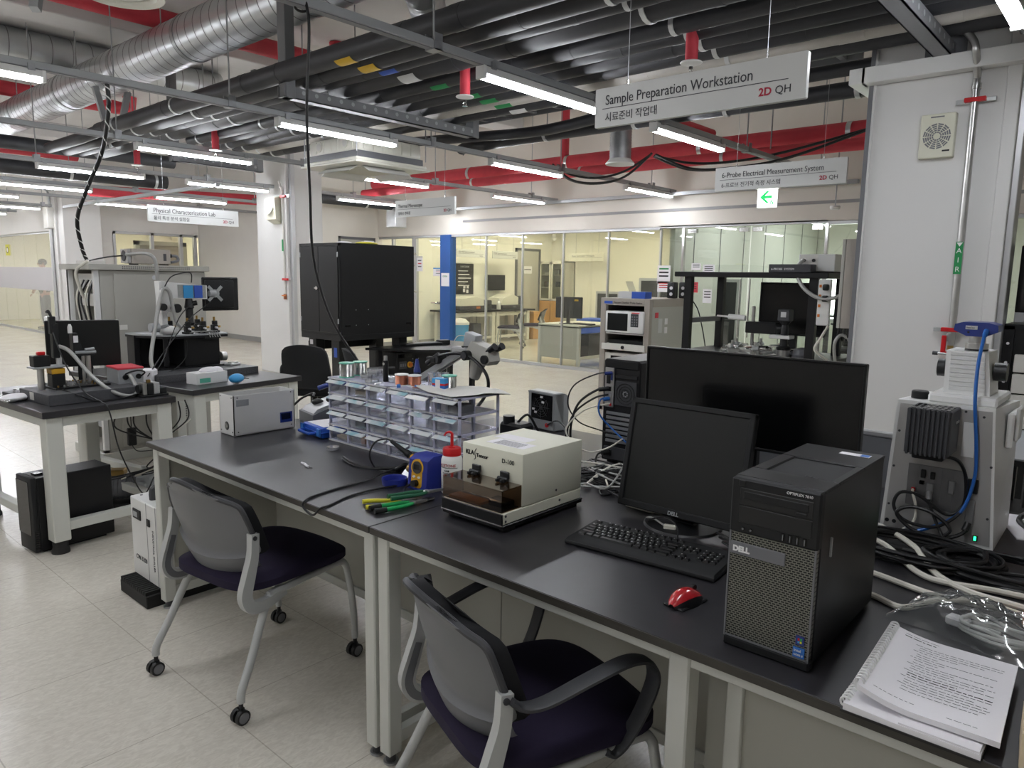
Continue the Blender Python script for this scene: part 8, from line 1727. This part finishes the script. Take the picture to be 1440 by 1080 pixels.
t = thing('waste_bin', 'light blue bin with white lid behind the blue post', 'bin', (11.02, 11.22, 0)); MB().lathe([(0, 0), (0.16, 0), (0.2, 0.5), (0, 0.5)], 'sky_bulb').build('body', t); MB().lathe([(0.21, 0.5), (0.20, 0.55), (0.12, 0.62), (0, 0.64)], 'white_plastic').build('lid', t)
o = MB().box(0, 0, 0, 0.25, 0.4, 0.45, 'dark_grey', 0.01).build('floor_computer', None, (11.95, 11.7, 0)); tag(o, 'dark computer on the floor below the instrument table', 'computer')
o = MB().box(0, 0, 0, 0.4, 0.45, 0.68, 'wood', 0.005).box(0.0, -0.012, 0.02, 0.4, 0, 0.66, 'wood').build('drawer_pedestal', None, (13.95, 11.6, 0)); tag(o, 'orange wood drawer unit beside the instrument table', 'drawer unit')
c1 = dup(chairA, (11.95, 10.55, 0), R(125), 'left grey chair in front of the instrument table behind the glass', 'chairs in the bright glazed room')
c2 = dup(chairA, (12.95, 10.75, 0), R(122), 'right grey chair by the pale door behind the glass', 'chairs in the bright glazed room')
t = thing('shelf_cabinet', 'tall cabinet with glass doors above wooden doors in the bright room', 'cabinet', (15.15, 11.62, 0))
MB().box(0, 0, 0, 0.5, 0.80, 0.03, 'offwhite').box(0, 0, 0, 0.5, 0.03, 1.95, 'cab_pale').box(0, 0.77, 0, 0.5, 0.80, 1.95, 'offwhite').box(0, 0, 1.92, 0.5, 0.80, 1.95, 'offwhite').box(0.47, 0, 0, 0.5, 0.8, 1.95, 'offwhite').build('carcass', t)
for y0 in (0.02, 0.41):
    MB().box(-0.02, y0, 0.03, 0, y0+0.37, 0.92, 'wood').build('wood_door', t)
    MB().box(-0.02, y0, 0.93, 0, y0+0.05, 1.93, 'offwhite').box(-0.02, y0+0.32, 0.93, 0, y0+0.37, 1.93, 'offwhite').box(-0.02, y0, 1.88, 0, y0+0.37, 1.93, 'offwhite').box(-0.02, y0, 0.93, 0, y0+0.37, 0.98, 'offwhite').box(-0.012, y0+0.05, 0.98, -0.008, y0+0.32, 1.88, 'glass_grey').build('glass_door', t)
for z in (0.93, 1.26, 1.58): MB().box(0.0, 0.03, z, 0.46, 0.77, z+0.02, 'offwhite').build('shelf', t)
for k, (y, z) in enumerate(((12.20, 1.28), (11.82, 1.28), (11.86, 1.60), (12.18, 1.60))):
    o = MB().box(0, 0, 0, 0.15, 0.14, 0.14 if k != 3 else 0.07, ['dark_grey', 'black_plastic', 'mid_grey', 'paper_grey'][k], 0.01).build('stored_box', None, (15.25, y, z)); tag(o, ['dark blue grey tub on the middle shelf of the glass cabinet', 'black box on the middle shelf of the glass cabinet', 'grey box on the top shelf of the glass cabinet', 'low pale box on the top shelf of the glass cabinet'][k], 'box')
t = thing('lab_desk', 'pale green grey desk just behind the glass partition', 'desk', (10.0, 7.30, 0))
MB().box(0, 0, 0.70, 1.2, 0.90, 0.73, 'offwhite', 0.004).box(-0.003, -0.003, 0.685, 1.2, 0.9, 0.70, 'black_satin').build('desktop', t)
for x in (0.0, 1.14):
    for y in (0.0, 0.85): MB().box(x, y, 0, x+0.05, y+0.05, 0.69, 'paper_grey').build('leg', t)
MB().box(0.01, 0.05, 0.14, 0.03, 0.85, 0.69, 'cab_pale').build('front_panel', t); MB().box(0.05, 0.01, 0.14, 1.14, 0.04, 0.19, 'paper_grey').build('rail', t)
MB().box(0.35, 0.05, 0.15, 1.10, 0.3, 0.55, 'dark_grey').build('drawer_block', t)
t = thing('flat_monitor', 'black monitor seen from behind on the desk behind the glass', 'monitor', (10.25, 7.72, 0.73), R(5))
MB().box(-0.02, -0.27, 0.10, 0.02, 0.27, 0.47, 'black_plastic', 0.01).build('housing', t); MB().box(-0.03, -0.03, 0, 0.0, 0.03, 0.25, 'black_plastic').build('stand', t); MB().box(-0.1, -0.13, 0, 0.1, 0.13, 0.015, 'black_plastic').build('foot', t); MB().box(-0.022, -0.20, 0.40, -0.02, -0.12, 0.43, 'yellow_label').build('sticker', t)
o = MB().box(-0.07, -0.2, 0, 0.07, 0.2, 0.025, 'black_soft', 0.006).build('keyboard_slab', None, (10.3, 7.42, 0.73), (0, 0, R(-5))); o.name = 'desk_keyboard'; tag(o, 'black keyboard on the desk behind the glass', 'keyboard')
def screen_pair(lab, loc, W, H, n, fr='alu'):
    t = thing('folding_screen', lab, 'screen', loc)
    for k in range(n):
        y = -k*(W+0.03)
        MB().box(-0.02, y-W, 0, 0.02, y, H, fr, 0.004).build('frame', t); MB().box(-0.024, y-W+0.05, 0.06, -0.018, y-0.05, H-0.05, 'dark_grey').build('panel', t)
        MB().box(-0.2, y-W+0.02, 0, 0.2, y-W+0.06, 0.03, fr).build('foot', t)
screen_pair('dark panelled screens with silver frames behind the desk monitor', (13.4, 9.35, 0), 0.62, 1.25, 2)
screen_pair('wide dark panelled screens behind the beige rack', (11.6, 7.15, 0), 0.95, 1.55, 2)
o = MB().box(0, 0, 0, 0.5, 1.1, 0.72, 'blue_label', 0.01).build('blue_container', None, (12.0, 7.75, 0)); tag(o, 'blue container half hidden behind the desk in the bright room', 'container')
t = thing('cctv_camera', 'small white dome camera in the corner of the bright room', 'camera', (15.45, 12.2, 2.55)); MB().ell((0, 0, 0), (0.07, 0.07, 0.07), 'white_plastic', 16, 10).cyl((0, 0, 0), (0, 0, 0.2), 0.05, 'white_plastic').build('body', t)
# far end of the greyish room
for k, (x, y) in enumerate(((14.6, 4.45), (15.0, 4.9))):
    t = thing('bar_stool', ['dark stool in front of the bright window of the greyish room', 'dark high table under the bright window of the greyish room'][k], ['stool', 'table'][k], (x, y, 0))
    MB().lathe([(0, 0.0), (0.25, 0.0), (0.25, 0.02), (0.03, 0.05), (0.03, 0.70), (0.24, 0.72), (0.24, 0.76), (0, 0.76)] if k == 0 else [(0, 0), (0.3, 0), (0.3, 0.02), (0.05, 0.04), (0.05, 0.84), (0.35, 0.86), (0.35, 0.89), (0, 0.89)], 'dark_grey', n=24).build('body', t)
t = thing('office_chair', 'dark chair inside the greyish room beside the wall box', 'chair', (12.2, 3.55, 0))
MB().box(-0.25, -0.25, 0.42, 0.25, 0.25, 0.5, 'fabric_black', 0.03).build('seat', t); MB().box(0.2, -0.25, 0.5, 0.27, 0.25, 1.05, 'fabric_black', 0.03).build('backrest', t); MB().cyl((0, 0, 0.03), (0, 0, 0.42), 0.04, 'black_plastic').lathe([(0, 0), (0.3, 0), (0.3, 0.03), (0.05, 0.06), (0, 0.06)], 'black_plastic').build('base', t)
# ================= far left room =================
t = thing('work_counter', 'long pale counter inside the far left yellow room', 'counter', (7.0, 18.6, 0)); MB().box(0, 0, 0.80, 0.7, 6.5, 0.86, 'offwhite').build('top', t); MB().box(0.04, 0.04, 0.0, 0.68, 6.46, 0.80, 'wall_room').build('body', t)
for k, (y, w_, h, mt, nm, lab) in enumerate(((19.2, 0.9, 0.25, 'blue_label', 'blue_crate', 'blue crate on the counter of the far left room'), (20.3, 0.7, 0.3, 'cab_pale', 'pale_box', 'pale box on the counter of the far left room'), (18.9, 0.4, 0.12, 'yellow_plastic', 'yellow_tray', 'yellow tray on the counter of the far left room'))):
    o = MB().box(0, 0, 0, 0.35, w_ if k != 2 else 0.25, h, mt, 0.01).build(nm, None, (7.05, y, 0.86)); tag(o, lab, 'box')
t = thing('warning_plate', 'small pale notice on the leftmost glazed partition', 'notice', (5.685, 22.4, 2.0)); MB().box(-0.003, -0.16, -0.14, 0, 0.16, 0.14, 'yellow_grip').cyl((-0.005, 0, 0), (-0.003, 0, 0), 0.08, 'text_grey').cyl((-0.006, 0, 0), (-0.005, 0, 0), 0.06, 'paper').build('plate', t)
# person half hidden by the frosted band
def skinned(name, pts, edges, rad, mt, parent, loc, sub=2):
    me = bpy.data.meshes.new(name); me.from_pydata(pts, edges, []); o = bpy.data.objects.new(name, me); C.objects.link(o)
    o.parent = parent; o.location = loc
    md = o.modifiers.new('skin', 'SKIN'); md.use_smooth_shade = True
    for i, r_ in enumerate(rad): me.skin_vertices[0].data[i].radius = r_ if hasattr(r_, '__len__') else (r_, r_)
    me.skin_vertices[0].data[0].use_root = True
    s_ = o.modifiers.new('sub', 'SUBSURF'); s_.levels = s_.render_levels = sub
    bpy.context.view_layer.update(); dg = bpy.context.evaluated_depsgraph_get(); m2 = bpy.data.meshes.new_from_object(o.evaluated_get(dg))
    o.modifiers.clear(); o.data = m2; m2.materials.clear(); m2.materials.append(MATS[mt])
    for p in m2.polygons: p.use_smooth = True
    return o
pr = thing('person', 'person in green vest and dark trousers standing behind the frosted glass', 'person', (6.15, 21.35, 0), R(180))
pts = [(0, 0, 0.95), (0, 0, 1.15), (0, 0, 1.38), (0, 0, 1.50), (0.01, 0, 1.58), (0.02, 0, 1.68), (0, 0.20, 1.40), (0.02, 0.34, 1.18), (0.12, 0.42, 0.98), (0.15, 0.44, 0.90), (0, -0.20, 1.40), (0.02, -0.34, 1.18), (0.12, -0.42, 0.98), (0.15, -0.44, 0.90), (0, 0.10, 0.88), (0.0, 0.14, 0.48), (-0.02, 0.16, 0.08), (0.10, 0.17, 0.04), (0, -0.10, 0.88), (0.0, -0.14, 0.48), (-0.02, -0.16, 0.08), (0.10, -0.17, 0.04)]
ed = [(0, 1), (1, 2), (2, 3), (3, 4), (4, 5), (2, 6), (6, 7), (7, 8), (8, 9), (2, 10), (10, 11), (11, 12), (12, 13), (0, 14), (14, 15), (15, 16), (16, 17), (0, 18), (18, 19), (19, 20), (20, 21)]
rd = [(.10, .15), (.10, .14), (.11, .15), .055, .06, .09, .06, .045, .036, .034, .06, .045, .036, .034, .085, .06, .045, .035, .085, .06, .045, .035]
skinned('body', pts, ed, rd, 'skin', pr, (0, 0, 0))
skinned('vest', [(0, 0, 0.86), (0, 0, 1.12), (0, 0, 1.36), (0, 0, 1.44)], [(0, 1), (1, 2), (2, 3)], [(.15, .22), (.14, .19), (.145, .20), (.08, .10)], 'vest', pr, (0, 0, 0))
for s_ in (1, -1):
    skinned('trouser_leg', [(0, s_*0.09, 0.92), (0, s_*0.14, 0.48), (-0.02, s_*0.16, 0.10)], [(0, 1), (1, 2)], [.105, .08, .065], 'trousers', pr, (0, 0, 0))
    skinned('sleeve', [(0, s_*0.17, 1.40), (0.02, s_*0.335, 1.17), (0.07, s_*0.385, 1.07)], [(0, 1), (1, 2)], [.075, .058, .05], 'pipe_red', pr, (0, 0, 0))
    for f in range(5):
        a = -0.035+0.0175*f; q = (0.16, s_*0.445+a*0.6, 0.89)
        skinned('finger', [q, (q[0]+0.03, q[1]+a*0.3, q[2]-0.035), (q[0]+0.035, q[1]+a*0.4, q[2]-0.07+(0.02 if f in (0, 4) else 0))], [(0, 1), (1, 2)], [.010, .009, .008], 'skin', pr, (0, 0, 0), 1)
MB().ell((0.0, 0, 1.70), (0.10, 0.085, 0.09), 'black_soft', 18, 10).build('hair', pr)
MB().ell((0.105, 0, 1.655), (0.018, 0.014, 0.02), 'skin', 10, 6).build('nose', pr)
for s_ in (1, -1):
    MB().ell((0.098, s_*0.032, 1.675), (0.008, 0.012, 0.007), 'text_black', 10, 6).build('eye', pr); MB().ell((0.015, s_*0.088, 1.665), (0.015, 0.008, 0.026), 'skin', 10, 6).build('ear', pr)
    MB().box(-0.08, s_*0.16-0.045, 0, 0.16, s_*0.16+0.045, 0.07, 'black_plastic', 0.02, 2).build('shoe', pr)
MB().box(0.098, -0.022, 1.618, 0.104, 0.022, 1.624, 'pipe_red').build('mouth', pr)
